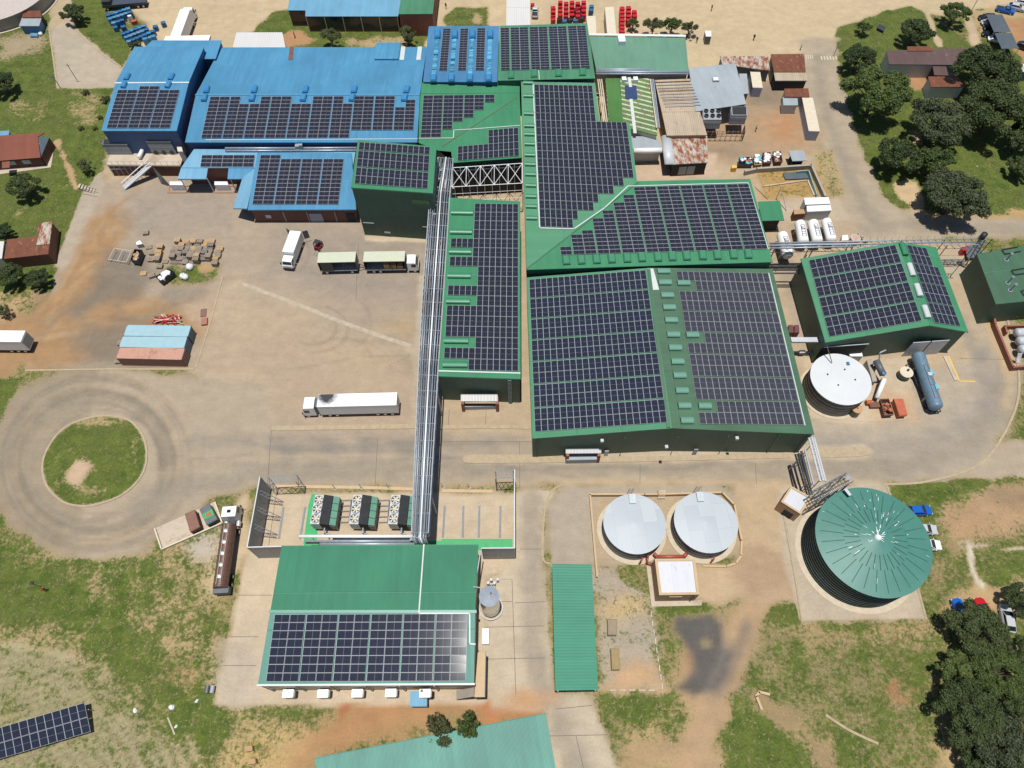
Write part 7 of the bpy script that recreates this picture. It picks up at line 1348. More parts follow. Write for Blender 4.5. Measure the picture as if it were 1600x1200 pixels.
for i, (a, c) in enumerate((((318,482),(317,494)),((320,497),(319,508)))):
    A, B = W(*a,.25), W(*c,.25); mb = MB(); mb.box((A.x+B.x)/2, (A.y+B.y)/2, 0, 1.1, abs(A.y-B.y), .18+.3*i, .15); solo(mb, 'steel_plate', [mat('dull_red_plate', (.18,.10,.085), .8), mat('red_oxide_plate', (.33,.14,.10), .7)][i], ['dull brown steel plate lying beside the yard kerb', 'salmon red steel box lying against the yard kerb'][i], 'plate')
# red and white bars heaped behind the containers
cen = W(262,501); bars = []
for i in range(46):
    x, y = cen.x+random.gauss(0,1.1), cen.y+random.gauss(0,.5); a = random.gauss(.1,.7); l = random.uniform(.8,1.9); z = .1+random.random()*.7; mb = MB(); mb.bar((x-math.cos(a)*l,y-math.sin(a)*l*.6,z), (x+math.cos(a)*l,y+math.sin(a)*l*.6,z+random.uniform(-.1,.3)), .14); solo(mb, 'barrier_bar', (REDC, WHITE, REDC, CREAM, REDP)[i % 5], ('bright red','white','bright red','cream','dull red')[i % 5]+' bar in the tangled heap behind the light blue container', 'bar', 'heap of red and white bars')
# ------------------------------------------------------------------ pallets, crates, bags
def palletstack(n, m):
    mb = MB()
    for k in range(n):
        z = k*.145
        for y in (-.42,0,.42): mb.box(0, y, z, 1.2, .1, .10)
        if k < n-1: mb.box(0, 0, z+.10, 1.2, 1.0, .03)
        else:
            for j in range(7): mb.box(-.53+j*.177, 0, z+.10, .12, 1.0, .03)
    return mb.mesh('pallet_stack', m)
PS = {(n, i): palletstack(n, m) for n in (2,4,7,10) for i, m in enumerate((PALLET, PALLETN, PALLETD))}
def stack(px, n, i, lab, grp, rz=0.):
    z = n*.145; p = W(px[0], px[1], z); o = bpy.data.objects.new('pallet_stack', PS[(n,i)]); col.objects.link(o); o.location = (p.x,p.y,0); o.rotation_euler.z = rz+random.gauss(0,.06); tag(o, lab.replace('{}', {2:'very low',4:'low',7:'mid height',10:'tall'}[n]+' stack of '+('brown weathered','fresh tan','grey')[i]+' pallets'), 'pallets', grp)
z8 = lambda x, y: (160+x/8, 350+y/8)
rows = [(195,(930,),7),(205,(1130,1215,1365),7),(218,(1040,1285),4),(250,(985,1080,1185,1270,1350),7),(295,(905,975,1050,1130,1205,1280,1345),7),(340,(880,950,1030,1110,1190,1270,1335),7),(385,(865,940,1085,1165,1245,1315),10),(425,(955,1030,1160,1240,1310),10),(470,(880,955,1030,1100),4)]
for y, xs, n in rows:
    for x in xs: stack(z8(x,y), random.choice((n, n, 4 if n > 4 else 2)), random.choice((0,0,2,2,1) if y > 240 else (1,1,0,1,2)), '{} in the packed block at the yard edge', 'packed block of pallet stacks', -.08)
for x, y in ((1470,300),(1445,335),(1440,385),(1410,420),(1400,475)): stack(z8(x,y), random.choice((4,7)), random.choice((0,1)), '{} in the narrow column beside the packed block', 'narrow column of pallet stacks', -.1)
for x, y, n, i in ((715,270,7,1),(620,350,4,0),(695,340,7,1),(690,375,7,1),(600,435,4,0),(675,425,7,0),(785,465,2,0),(710,520,4,0)): stack(z8(x,y), n, i, '{} in the loose cluster by the dark bin', 'loose cluster of pallet stacks', -.05)
stack(z8(535,100), 4, 0, 'lone brown crate pallet standing apart at the top of the storage yard', None, .1); stack(z8(580,285), 2, 0, 'single low pallet beside the white box', None, .3); stack(z8(510,615), 2, 1, 'flat pale pallet lying in front of the dark bin', None, .05); stack(z8(610,635), 4, 0, 'broken brown pallet next to the flat pale pallet', None, .4)
for (a, b_, lb) in (((188,535),(196,527),'wooden crate stack against the end of the middle blue container'),((184,563),(0,0),'wooden crate at the end of the salmon roofed container')): stack(a, 4, 0, lb, None, .1)
lidded('white_box', 'white topped box between lone crate and dark bin', [z8(430,265), z8(505,250), z8(470,205), z8(420,235)], 1.0, GREYP, WHITE, 'box')
t = thing('wire_cage', 'open white wire frame cage lying beside the dark bin', 'cage', W(187,404)); q = [W(*z8(75,440),1.0), W(*z8(300,475),1.0), W(*z8(360,335),1.0), W(*z8(150,300),1.0)]
for z in (1.0,.05):
    for a, c in zip(q, q[1:]+q[:1]): mb = MB(); mb.bar((a.x,a.y,z), (c.x,c.y,z), .1); put(mb, 'frame_bar', CREAM, t)
for a in q: mb = MB(); mb.bar((a.x,a.y,0), (a.x,a.y,1.0), .09); put(mb, 'corner_bar', CREAM, t)
mb = MB(); a, c = (q[0]+q[1])/2, (q[2]+q[3])/2; mb.bar(a, c, .09); put(mb, 'middle_bar', CREAM, t)
mb = MB()
for k in range(12): f = (k+.5)/12; a, c = q[0]+(q[1]-q[0])*f, q[3]+(q[2]-q[3])*f; mb.bar(a-Vector((0,0,.05)), c-Vector((0,0,.05)), .025)
for k in range(9): f = (k+.5)/9; a, c = q[0]+(q[3]-q[0])*f, q[1]+(q[2]-q[1])*f; mb.bar(a-Vector((0,0,.07)), c-Vector((0,0,.07)), .025)
put(mb, 'mesh_wire', STEEL, t)['kind'] = 'stuff'
t = skip('carton_bin', 'dark navy steel bin filled with brown cartons', [z8(345,450), z8(440,465), z8(495,320), z8(400,310)], 1.7, mat('navy_bin', (.02,.03,.05), .5), 16, [CARD, PALLETN, CARD])
t = skip('bag_skip', 'black skip heaped with white woven bags', [z8(655,660), z8(725,720), z8(900,590), z8(820,555)], 1.6, BLKP, 30, [BAG, BAG, WHITE])
def bag(label, px, s=1.0, k=2):
    p = W(*px,.5); mb = MB(); 
    for i in range(k):
        x, y = p.x+i*.55*s, p.y-i*.35*s; mb.lathe(x, y, [(0,1.0*s),(.35*s,.95*s),(.62*s,.7*s),(.7*s,.35*s),(.55*s,0)], 10)
    mb.v = [(v[0]+random.gauss(0,.06),v[1]+random.gauss(0,.06),max(0,v[2]+random.gauss(0,.05))) for v in mb.v]; solo(mb, 'bulk_bag', BAG, label, 'bag', smooth=True)
bag('large white bulk bag on the grass patch, next to the pallet block', z8(1090,535), 1.15, 1); bag('pair of slumped white bulk bags on the grass patch', z8(1005,645), .95, 2)
def crates(nm, pts, conv, mats, size, hs, label, group, rz=0., cat='crate'):
    me = {}
    for i, (x, y) in enumerate(pts):
        h = hs[i % len(hs)]; m = mats[(i*7+i//3) % len(mats)]; key = (h, m.name)
        if key not in me:
            mb = MB(); n = max(1, round(h/.6))
            for k in range(n): mb.box(0, 0, k*h/n, size[0]*(1 if k % 2 == 0 else .985), size[1]*(1 if k % 2 == 0 else .985), h/n-.04)
            for s in (-1,1): mb.box(s*size[0]*.46, 0, h-.04, size[0]*.08, size[1], .08); mb.box(0, s*size[1]*.46, h-.04, size[0], size[1]*.08, .08)
            me[key] = mb.mesh(nm, m)
        p = W(*conv(x,y), h); o = bpy.data.objects.new(nm, me[key]); col.objects.link(o); o.location = (p.x,p.y,0); o.rotation_euler.z = rz+random.gauss(0,.04); tag(o, label.replace('blue plastic crate stack', {1.2:'low', 1.8:'tall'}.get(h,'high')+' '+{'blue_plastic':'dark blue','worn_blue_plastic':'worn grey blue'}.get(m.name,'bright blue')+' crate stack').replace('bright red crate stack', {1.2:'low', 1.8:'mid height', 2.4:'tall'}.get(h,'low')+' bright red crate stack'), cat, group)
zA = lambda x, y: (150+x/10, y/10)
BL = [BLUECR, BLUECL, BLUECR, BLUECL, mat('bright_blue_plastic', (.05,.22,.42), .5, var=.15)]
pts = [(185+62*i, 230-20*i) for i in range(6)]+[(215+62*i, 285-20*i) for i in range(6)]+[(270,350),(300,420),(420,410),(340,330),(400,310)]
crates('blue_crate', pts, zA, BL, (1.1,1.0), (1.8,1.2,1.8), 'blue plastic crate stack in the group beside the dark flatbed trailer', 'blue crates beside the flatbed', .3)
pts = [(425+62*i, 520-24*i) for i in range(6)]+[(470+62*i, 575-24*i) for i in range(6)]+[(510+62*i, 640-26*i) for i in range(7)]+[(760,600),(830,580),(890,560)]
crates('blue_crate', pts, zA, BL, (1.1,1.0), (1.2,1.8,1.2), 'blue plastic crate stack in the group next to the cold store corner', 'blue crates near the cold store', .3)
crates('blue_crate', [(1045,350)], zA, BL[:1], (1.1,1.0), (1.2,), 'lone blue crate standing nearer to the white lorry', None, .3); crates('blue_crate', [(920,410)], zA, BL[:1], (1.1,1.0), (1.2,), 'lone blue crate standing between lorry side crate and the crate groups', None, .2)
crates('orange_crate', [(590,320)], zA, [ORANGE], (1.3,1.1), (.9,), 'orange rusty crate among the blue crates', None, .3); crates('white_carton', [(520,245)], zA, [WHITE], (.9,.7), (1.9,), 'white carton on top level of the blue crates', None, .3)
zB = lambda x, y: (780+x/4.706, y/4.706)
pts = [(397,55+28*i) for i in range(4)]+[(450+43*i, 15+30*j+(8 if i % 2 else 0)) for i in range(5) for j in range(4)]
crates('red_crate', pts, zB, [REDC], (1.15,1.15), (1.8,2.4,1.8), 'bright red crate stack in the block north of the panel hall', 'red crate block'); crates('dark_crate', [(440,140),(480,150),(520,140),(560,145),(605,100),(605,130),(600,50),(565,70)], zB, [BLKP, BLUECR, BLKP], (1.1,1.1), (1.2,1.8), 'black or navy crate at the foot of the red crate block', 'dark crates in the red block')
crates('red_crate', [(905,60+28*i) for i in range(8)], zB, [REDC], (1.2,1.2), (2.4,), 'red crate stack in the long single row ending at the green hall', 'long red crate row'); crates('red_crate', [(952,55+30*i) for i in range(4)]+[(995,85),(997,112)], zB, [REDC], (1.15,1.15), (1.8,), 'red crate stack behind the small tree', 'red crates by the small tree')
crates('red_crate', [(245,32)], zB, [REDC], (1.0,1.0), (1.2,), 'lone red crate beside the white store', None); crates('blue_crate', [(680,45),(675,70)], zB, [BLUECR], (1.1,1.0), (1.8,), 'navy and red crate stack between white trailer and red block', 'navy crates by the trailer')
# refuse skips east of the process halls
z6 = lambda x, y: (1080+x/6.316, 140+y/6.316)
skip('black_skip', 'long black skip with scattered rubbish at the fence', [z6(465,735), z6(610,735), z6(600,662), z6(470,668)], 1.3, BLKP, 14, [BAG, TURQ, CARD, REDP]); skip('paper_skip', 'skip heaped with white and turquoise paper beside the black skip', [z6(625,745), z6(700,740), z6(685,625), z6(620,635)], 1.3, mat('tan_skip', obs(206,170,110), .7), 22, [BAG, WHITE, TURQ]); skip('brown_skip', 'brown skip full of white sheets, the one closer to the paper skip', [z6(715,725), z6(795,722), z6(785,615), z6(705,620)], 1.3, RUSTM, 22, [BAG, WHITE]); skip('brown_skip', 'brown skip half full of white sheets, the one next to the grey canopy', [z6(825,715), z6(905,708), z6(885,605), z6(805,610)], 1.3, RUSTM, 14, [BAG, WHITE, CARD])
hut('bin_canopy', 'small pale grey square canopy next to the refuse skips', [z6(1000,705), z6(1140,700), z6(1108,598), z6(960,605)], 2.3, ZINC, DARK, cat='canopy', inset=.5)
lidded('yellow_bin', 'small yellow bin at the end of the black skip', [z6(400,778), z6(450,775), z6(445,750), z6(398,752)], 1.1, YEL, YEL, 'bin')
t = wallrun('grey_block_wall', 'rough grey block wall enclosing the dry grass plot', [z6(540,800), z6(650,775), z6(1190,740), z6(1330,1050)], 1.2, CONCG, .5); wallrun('green_rail_fence', 'light blue green pipe rail inside the dry grass plot', [z6(1045,805), z6(1160,795), z6(1245,1040)], 1.0, mat('pale_teal_pipe', (.25,.45,.45), .5), .14, 'fence'); wallrun('plot_kerb', 'pale kerb crossing the dry grass plot', [z6(720,950), z6(1150,890), z6(1215,1040)], .25, CONC, .3, 'kerb')
hut('grey_tarp', 'flat dark grey sheet lying over part of the dry grass plot', [z6(930,885), z6(1165,875), z6(1120,805), z6(905,820)], .35, sheetmat('grey_sheet', obs(112,124,130), fade=.12), GREYD, cat='sheet')
for i, (a, c) in enumerate((((665,850),(755,1080)),((885,975),(835,1085)),((885,975),(940,1195)))): A, B = W(*z6(*a),3.2), W(*z6(*c),.1); mb = MB(); mb.bar(A, B, .13); solo(mb, 'steel_pole', STEEL, ['slanting steel pole at the left of the dry grass plot', 'short slanting leg of the steel A-frame', 'long slanting leg of the steel A-frame'][i], 'pole')
# condensers on the old frame
t = thing('rusty_gantry', 'rusty pipe gantry carrying two condensers below the grey hall', 'gantry', W(1135,215)); q = [W(1100,206,2.6), W(1164,206,2.6), W(1164,196,2.6), W(1100,196,2.6)]
for p in q: mb = MB(); mb.bar((p.x,p.y,0), (p.x,p.y,2.6), .2); put(mb, 'column', RUSTM, t)
for z in (1.4,2.0,2.6):
    for a, c in ((q[0],q[1]),(q[1],q[2]),(q[3],q[0])): mb = MB(); mb.bar((a.x,a.y,z), (c.x,c.y,z), .13); put(mb, 'beam', RUSTM, t)
for k in range(8): p = q[0]+(q[1]-q[0])*(k+.5)/8; mb = MB(); mb.bar((p.x,p.y,.2), (p.x+.4,p.y+.3,2.6), .1); put(mb, 'pipe', STEEL if k % 2 else TANW, t)
def oldcond(lb, px, fans):
    P_ = [W(*p, 5.2) for p in px]; c = sum(P_, Vector())/4; t = thing('old_condenser', lb, 'condenser', Vector((c.x,c.y,2.7))); ORG[t.name] = t.location.copy()
    for k in range(4): mb = MB(); e = 1-.03*(k % 2); mb.hexa([Vector((c.x+(p.x-c.x)*e,c.y+(p.y-c.y)*e,2.7+k*.62)) for p in P_], [Vector((c.x+(p.x-c.x)*e,c.y+(p.y-c.y)*e,2.7+k*.62+.6)) for p in P_]); put(mb, 'casing', GREYP, t)
    for k in range(fans):
        for r_ in (0,1): p = P_[0]+(P_[1]-P_[0])*(k+.5)/fans+(P_[3]-P_[0])*(.3+.45*r_); mb = MB(); mb.lathe(p.x, p.y, [(.0,5.22),(.42,5.22),(.5,5.55),(.44,5.55)], 14); put(mb, 'fan', BLKP, t)
    if not fans: mb = MB(); mb.hexa([c+(p-c)*.85+Vector((0,0,.0)) for p in P_], [c+(p-c)*.85+Vector((0,0,.06)) for p in P_]); put(mb, 'dark_outlet', DARK, t)
oldcond('grey condenser with six round fans on the rusty frame', [(1099,187),(1128,187),(1126,170),(1098,170)], 3); oldcond('slate condenser with black top on the rusty frame', [(1143,180),(1168,180),(1168,166),(1142,166)], 0)
t = thing('hall_pipes', 'vertical run of cream pipes in the slot between two green halls', 'pipe', W(945,175)); 
for i in range(3): mb = MB(); mb.tube([W(934+i*3,124,5.2), W(943+i*3,192,5.2)], .13, 8); put(mb, 'pipe', CREAM, t)
for f in (.1,.5,.9): p = W(937,124,5).lerp(W(946,192,5), f); mb = MB(); mb.bar((p.x,p.y,0), (p.x,p.y,5.0), .18); put(mb, 'column', RUSTM, t)
t = thing('hall_pipes', 'silver pipe run between striped hall and cream corrugated hall', 'pipe', W(1022,170)); 
for i in range(3): mb = MB(); mb.tube([W(1016+i*2.5,124,5.8), W(1026+i*2.3,200,5.6)], .14, 8); put(mb, 'pipe', CLAD if i else CREAM, t)
for f in (.1,.5,.9): p = W(1019,124,5).lerp(W(1029,200,5), f); mb = MB(); mb.bar((p.x,p.y,0), (p.x,p.y,5.4), .18); put(mb, 'column', GREYP, t)
# skip bay
b7 = lambda x, y: (235+x/7.06, 770+y/7.06)
t = wallrun('skip_bay', 'low white walled bay holding two skips beside the turning loop', [b7(45,395), b7(120,620), b7(790,330), b7(710,100)], .5, CREAM, .2); mb = MB(); mb.prism([W(*b7(*p))[:2] for p in ((45,395),(120,620),(790,330),(710,100))], -.02, .04); put(mb, 'floor', CONC, t)
lidded('rust_skip', 'closed rust brown skip inside the walled bay', [b7(440,432), b7(548,372), b7(490,190), b7(382,238)], 1.5, RUSTM, mat('brown_lid', (.20,.095,.065), .7), 'skip'); t = lidded('green_skip', 'dark skip with a green patched lid inside the walled bay', [b7(622,355), b7(740,290), b7(650,120), b7(543,182)], 1.4, BLKP, GREYD, 'skip')
mb = MB(); q = [W(*p, 1.56) for p in (b7(600,300), b7(708,248), b7(680,180), b7(572,238))]; mb.hexa(q, [p+Vector((0,0,.05)) for p in q]); put(mb, 'green_sheet', FLOORG, t); mb = MB(); p = W(*b7(640,238),1.65); mb.box(p.x, p.y, 1.615, .8, .6, .05, .4); put(mb, 'rust_patch', ORANGE, t)
# boxes beside the carport, ground array, odds and ends
OLIVE = mat('olive_box', obs(172,150,96), .7); KHAKI = mat('khaki_box', obs(166,148,120), .7)
lidded('khaki_box', 'khaki lidded ground box east of the carport, the shorter one', [(950,992),(963.5,992),(963.5,968),(949.5,968)], 1.3, GREYP, KHAKI, 'box'); lidded('olive_box', 'olive lidded ground box with a grey side piece east of the carport', [(956,1046),(969,1046),(966.5,1014),(954.5,1014)], 1.3, GREYP, OLIVE, 'box')
EDG = mat('edging_paint', obs(226,220,206), .8, var=.15)
for i in range(9): a = W(1017.5+i*2.15, 960+i*14); mb = MB(); mb.box(a.x, a.y, -.02, .12, .8, .14, -.06); solo(mb, 'edging_stone', EDG, 'white edging stone bounding the gravel strip', 'edging', 'white edging stones')
for i in range(5): a = W(958+i*15, 1078.5); mb = MB(); mb.box(a.x, a.y, -.02, .9, .12, .14); solo(mb, 'edging_stone', EDG, 'white edging stone bounding the gravel strip', 'edging', 'white edging stones')
gp = plane3((132.5,1097,1.75), (142,1143,1.0), (0,1136,1.75)); c0 = onp(gp,60,1150)
t = thing('ground_array', 'tilted ground mounted solar table in the mown field', 'solar array', (c0.x,c0.y,0)); mb = MB()
array(t, gp, [(0,20,132.5,1097),(2,20,142,1143),(0,9,-10,1139)], 2, 20, False, lift=.02, glass=PVB)
for k in range(7):
    for yy in (.25,.8): p = onp(gp, 138-k*26-yy*2, 1097+k*7.4+46*yy); mb = MB(); mb.box(p.x, p.y, 0, .1, .1, max(.2,p.z-.05)); put(mb, 'post', STEEL, t)
mb = MB(); p = W(326,1077,.7); mb.cyl((p.x-.3,p.y+.5,.5), (p.x-.3,p.y-.5,.5), .32, 12); solo(mb, 'roller_drum', GREYD, 'dark ribbed cylinder lying at the apron edge', 'drum'); mb = MB(); mb.cyl((p.x+.45,p.y+.5,.5), (p.x+.45,p.y-.5,.5), .32, 12); solo(mb, 'roller_drum', GREYP, 'grey ribbed cylinder lying beside the dark one at the apron edge', 'drum')
for i, (x, y) in enumerate(((389,1170),(394,1190))): lidded('sand_crate', ['tan box at the field edge, closer to the plant', 'tan box at the field edge, partly cut by the lower edge'][i], [(x-7,y+5),(x+6,y+3),(x+5,y-5),(x-6,y-4)], .8, PALLETN, CARD, 'box')
for i, (x, y, s) in enumerate(((211,1110,.35),(268,1105,.4),(307,1096,.25),(275,1135,.22))): p = W(x,y); mb = MB(); mb.lathe(p.x, p.y, [(0,s*.8),(s*.6,s*.6),(s,0)], 7); mb.v = [(v[0]+random.gauss(0,.05),v[1]+random.gauss(0,.05),v[2]) for v in mb.v]; solo(mb, 'white_stone', BAG, 'pale stone lying in the mown field', 'stone', 'pale stones in the field')
mb = MB(); mb.bar(W(262,1121,.1), W(273,1148,.1), .18); solo(mb, 'pale_plank', CREAM, 'pale plank lying in the mown field', 'plank')
wallrun('concrete_drain', 'bent tan concrete drain wall in the right field', [(1190,1107),(1182,1087),(1187,1081),(1203,1085)], .5, TANL, .35)
# top left tank and shed
t, p, rr = tank('round_reservoir', 'round concrete reservoir with pale lid cut by the upper left corner', -12, -18, 88, 3.2, 3.6, mat('pale_lid', obs(218,205,196), .8, var=.1), CONCG, ring=.6)
hut('pump_shed', 'small rusty and grey roofed shed below the round reservoir', [(34.5,27),(65,27),(63,16.5),(36,16.5)], 2.6, RUSTD, DARK); hut('shed_porch', 'grey porch roof in front of the small rusty shed', [(29.5,40.5),(61,40.5),(64.8,27.8),(34.2,27.8)], 2.3, ZINC, BLUECR, cat='porch')
bag('white sack by the small shed', (63,52), .8, 1); lidded('blue_flat_box', 'flat blue box beside the white sack', [(47,57),(59,57),(59,52),(48,52)], .35, BLUECR, BLUECL, 'box')
# small things at the top right
lidded('white_kiosk', 'small white kiosk on the dirt apron', [(1103,57),(1111.5,57),(1111,48.5),(1101.5,48.5)], 2.2, GREYD, WHITE, 'kiosk'); gp = plane3((1370,38,.9), (1384,44,.9), (1371,48,.5)); t = thing('small_panel', 'single tilted solar panel standing on the grass island', 'solar panel', base_of([gp[0]])); mb = MB(); q = [onp(gp,*p) for p in ((1374,37),(1384,42),(1381,49),(1370,43))]; mb.hexa([p-Vector((0,0,.06)) for p in q], q); put(mb, 'panel', PVD, t); mb = MB(); c = sum(q, Vector())/4; mb.box(c.x, c.y, 0, .12, .12, c.z-.05); put(mb, 'post', STEEL, t)
lidded('blue_cabin', 'blue and cream cabin at the edge under the big trees', [(1592,112),(1625,112),(1620,100),(1595,100)], 2.5, BLUECR, CREAM, 'cabin')
for i, (x, y, h, dx) in enumerate(((122,128,5,0),(95,138,4,0),(1517,18,5,0),(1302,88,4,0))): p = W(x,y); t = thing('utility_pole', ['thin pole at the path end near the blue cold store', 'short thin pole at the lower end of the gravel path', 'leaning pole at the car park fence corner', 'pole beside the entrance crossing'][i], 'pole', p); mb = MB(); mb.cyl(p, p+Vector((0,0,h)), .09, 6); put(mb, 'shaft', GREYP, t); mb = MB(); mb.box(p.x, p.y, h-.5, 1.0, .08, .08); put(mb, 'crossarm', GREYP, t)
t = thing('garden_steps', 'small railed steps from the lawn down to the yard', 'steps', W(137,297))
for k in range(6): p = W(126+k*4.2,293+k*1.1); mb = MB(); mb.box(p.x, p.y, 0, .45, 1.2, .55-.08*k); put(mb, 'step', CONC, t)
for s in (-.6,.6): A, B = W(124,293,1.3), W(149,299,1.0); mb = MB(); mb.bar(A+Vector((0,s,0)), B+Vector((0,s,0)), .08); put(mb, 'handrail', GREYD, t)
# ------------------------------------------------------------------ people
def person(label, px, shirt, trousers, ang=0., stride=.25, held=None):
    p = W(*px); me = bpy.data.meshes.new('person'); s = stride
    V = [(0,0,.95),(0,0,1.18),(0,0,1.42),(0,0,1.55),(0.02,0,1.70),(0,.19,1.40),(.05,.27,1.12),(.12,.26,.86),(0,-.19,1.40),(-.05,-.27,1.12),(.10,-.26,.88),(0,.10,.92),(s*.5,.11,.50),(s*.7,.11,.08),(s*.7+.16,.11,.05),(0,-.10,.92),(-s*.3,-.11,.50),(-s*.8,-.11,.10),(-s*.8+.15,-.11,.05)]
    E_ = [(0,1),(1,2),(2,3),(3,4),(2,5),(5,6),(6,7),(2,8),(8,9),(9,10),(0,11),(11,12),(12,13),(13,14),(0,15),(15,16),(16,17),(17,18)]
    R_ = [.15,.16,.17,.07,.115,.075,.055,.042,.075,.055,.042,.10,.075,.05,.045,.10,.075,.05,.045]
    me.from_pydata(V, E_, []); o = bpy.data.objects.new('person', me); col.objects.link(o); o.location = (p.x,p.y,0); o.rotation_euler.z = ang; tag(o, label, 'person')
    sm = o.modifiers.new('skin', 'SKIN'); 
    for i, sv in enumerate(me.skin_vertices[0].data): sv.radius = (R_[i], R_[i]); sv.use_root = (i == 0)
    sb = o.modifiers.new('sub', 'SUBSURF'); sb.levels = 1; sb.render_levels = 1
    m = bpy.data.materials.new('clothing'); m.use_nodes = True; N = m.node_tree.nodes; L = m.node_tree.links; tc = N.new('ShaderNodeTexCoord'); sx = N.new('ShaderNodeSeparateXYZ'); L.new(tc.outputs['Object'], sx.inputs[0]); cr = N.new('ShaderNodeValToRGB'); cr.color_ramp.interpolation = 'CONSTANT'; mr = N.new('ShaderNodeMath'); mr.operation = 'DIVIDE'; mr.inputs[1].default_value = 2.0; L.new(sx.outputs[2], mr.inputs[0]); L.new(mr.outputs[0], cr.inputs[0]); e = cr.color_ramp.elements; e[0].position = 0; e[0].color = (.02,.02,.02,1); e[1].position = .07; e[1].color = (*trousers,1)
    for ps, c in ((.48,shirt),(.755,(.12,.06,.04)),(.865,(.02,.015,.012))): q = e.new(ps); q.color = (*c,1)
    L.new(cr.outputs[0], N['Principled BSDF'].inputs['Base Color']); N['Principled BSDF'].inputs['Roughness'].default_value = .8; me.materials.append(m)
    return o
person('person in orange top holding a long tool on the lower left grass', (73,923), (.6,.16,.04), (.05,.06,.05), 2.6, .3); mb = MB(); a = W(70,920,1.0); b_ = W(48,910,.3); mb.cyl(a, b_, .03, 6); mb.box(b_.x, b_.y, .1, .5, .5, .08); solo(mb, 'grass_trimmer', BLKP, 'long dark grass trimmer held by the person in orange', 'tool')
person('person in dark clothes walking alone on the dirt apron, farthest from the halls', (1111,17), (.03,.03,.04), (.02,.02,.03), .4); person('person in dark clothes standing by the white kiosk corner of the green hall', (1088,67), (.03,.04,.06), (.02,.02,.02), 1.2); person('person in dark clothes walking between kiosk and rusty gate shed', (1177,63), (.04,.04,.04), (.02,.02,.03), .9); person('person in white shirt next to the rusty gate shed', (1250,78), (.6,.6,.6), (.03,.03,.05), .2); person('person in dark clothes near the green brick block', (697,14), (.04,.04,.05), (.03,.03,.04), 1.); person('person with pale cap on the dirt patch behind the blue hall', (461,59), (.05,.05,.05), (.03,.03,.03), .5)
person('person in black and white standing on the stained concrete below the old condensers', (1180,205), (.5,.5,.5), (.03,.03,.03), .5)
# ------------------------------------------------------------------ trees
def leafmat(name, c1, c2):
    m = bpy.data.materials.new(name); m.use_nodes = True; N = m.node_tree.nodes; L = m.node_tree.links; b = N['Principled BSDF']; b.inputs['Roughness'].default_value = .6; b.inputs['Specular IOR Level'].default_value = .25
    g = N.new('ShaderNodeNewGeometry'); oi = N.new('ShaderNodeObjectInfo'); ad = N.new('ShaderNodeMath'); ad.operation = 'MULTIPLY_ADD'; L.new(oi.outputs['Random'], ad.inputs[0]); ad.inputs[1].default_value = .35; sb = N.new('ShaderNodeMath'); sb.operation = 'MULTIPLY'; L.new(g.outputs['Random Per Island'], sb.inputs[0]); sb.inputs[1].default_value = .65; L.new(sb.outputs[0], ad.inputs[2])
    mx = N.new('ShaderNodeMix'); mx.data_type = 'RGBA'; L.new(ad.outputs[0], mx.inputs[0]); mx.inputs[6].default_value = (*c1,1); mx.inputs[7].default_value = (*c2,1); L.new(mx.outputs[2], b.inputs['Base Color'])
    tr = N.new('ShaderNodeBsdfTranslucent'); L.new(mx.outputs[2], tr.inputs[0]); ms = N.new('ShaderNodeMixShader'); ms.inputs[0].default_value = .30; L.new(b.outputs[0], ms.inputs[1]); L.new(tr.outputs[0], ms.inputs[2]); L.new(ms.outputs[0], N['Material Output'].inputs[0]); return m
LEAF = [leafmat('dark_leaf', (.030,.052,.020), (.118,.152,.054)), leafmat('mid_leaf', (.046,.078,.022), (.150,.196,.056)), leafmat('olive_leaf', (.056,.074,.032), (.150,.168,.070)), leafmat('grey_leaf', (.040,.058,.030), (.126,.152,.072))]
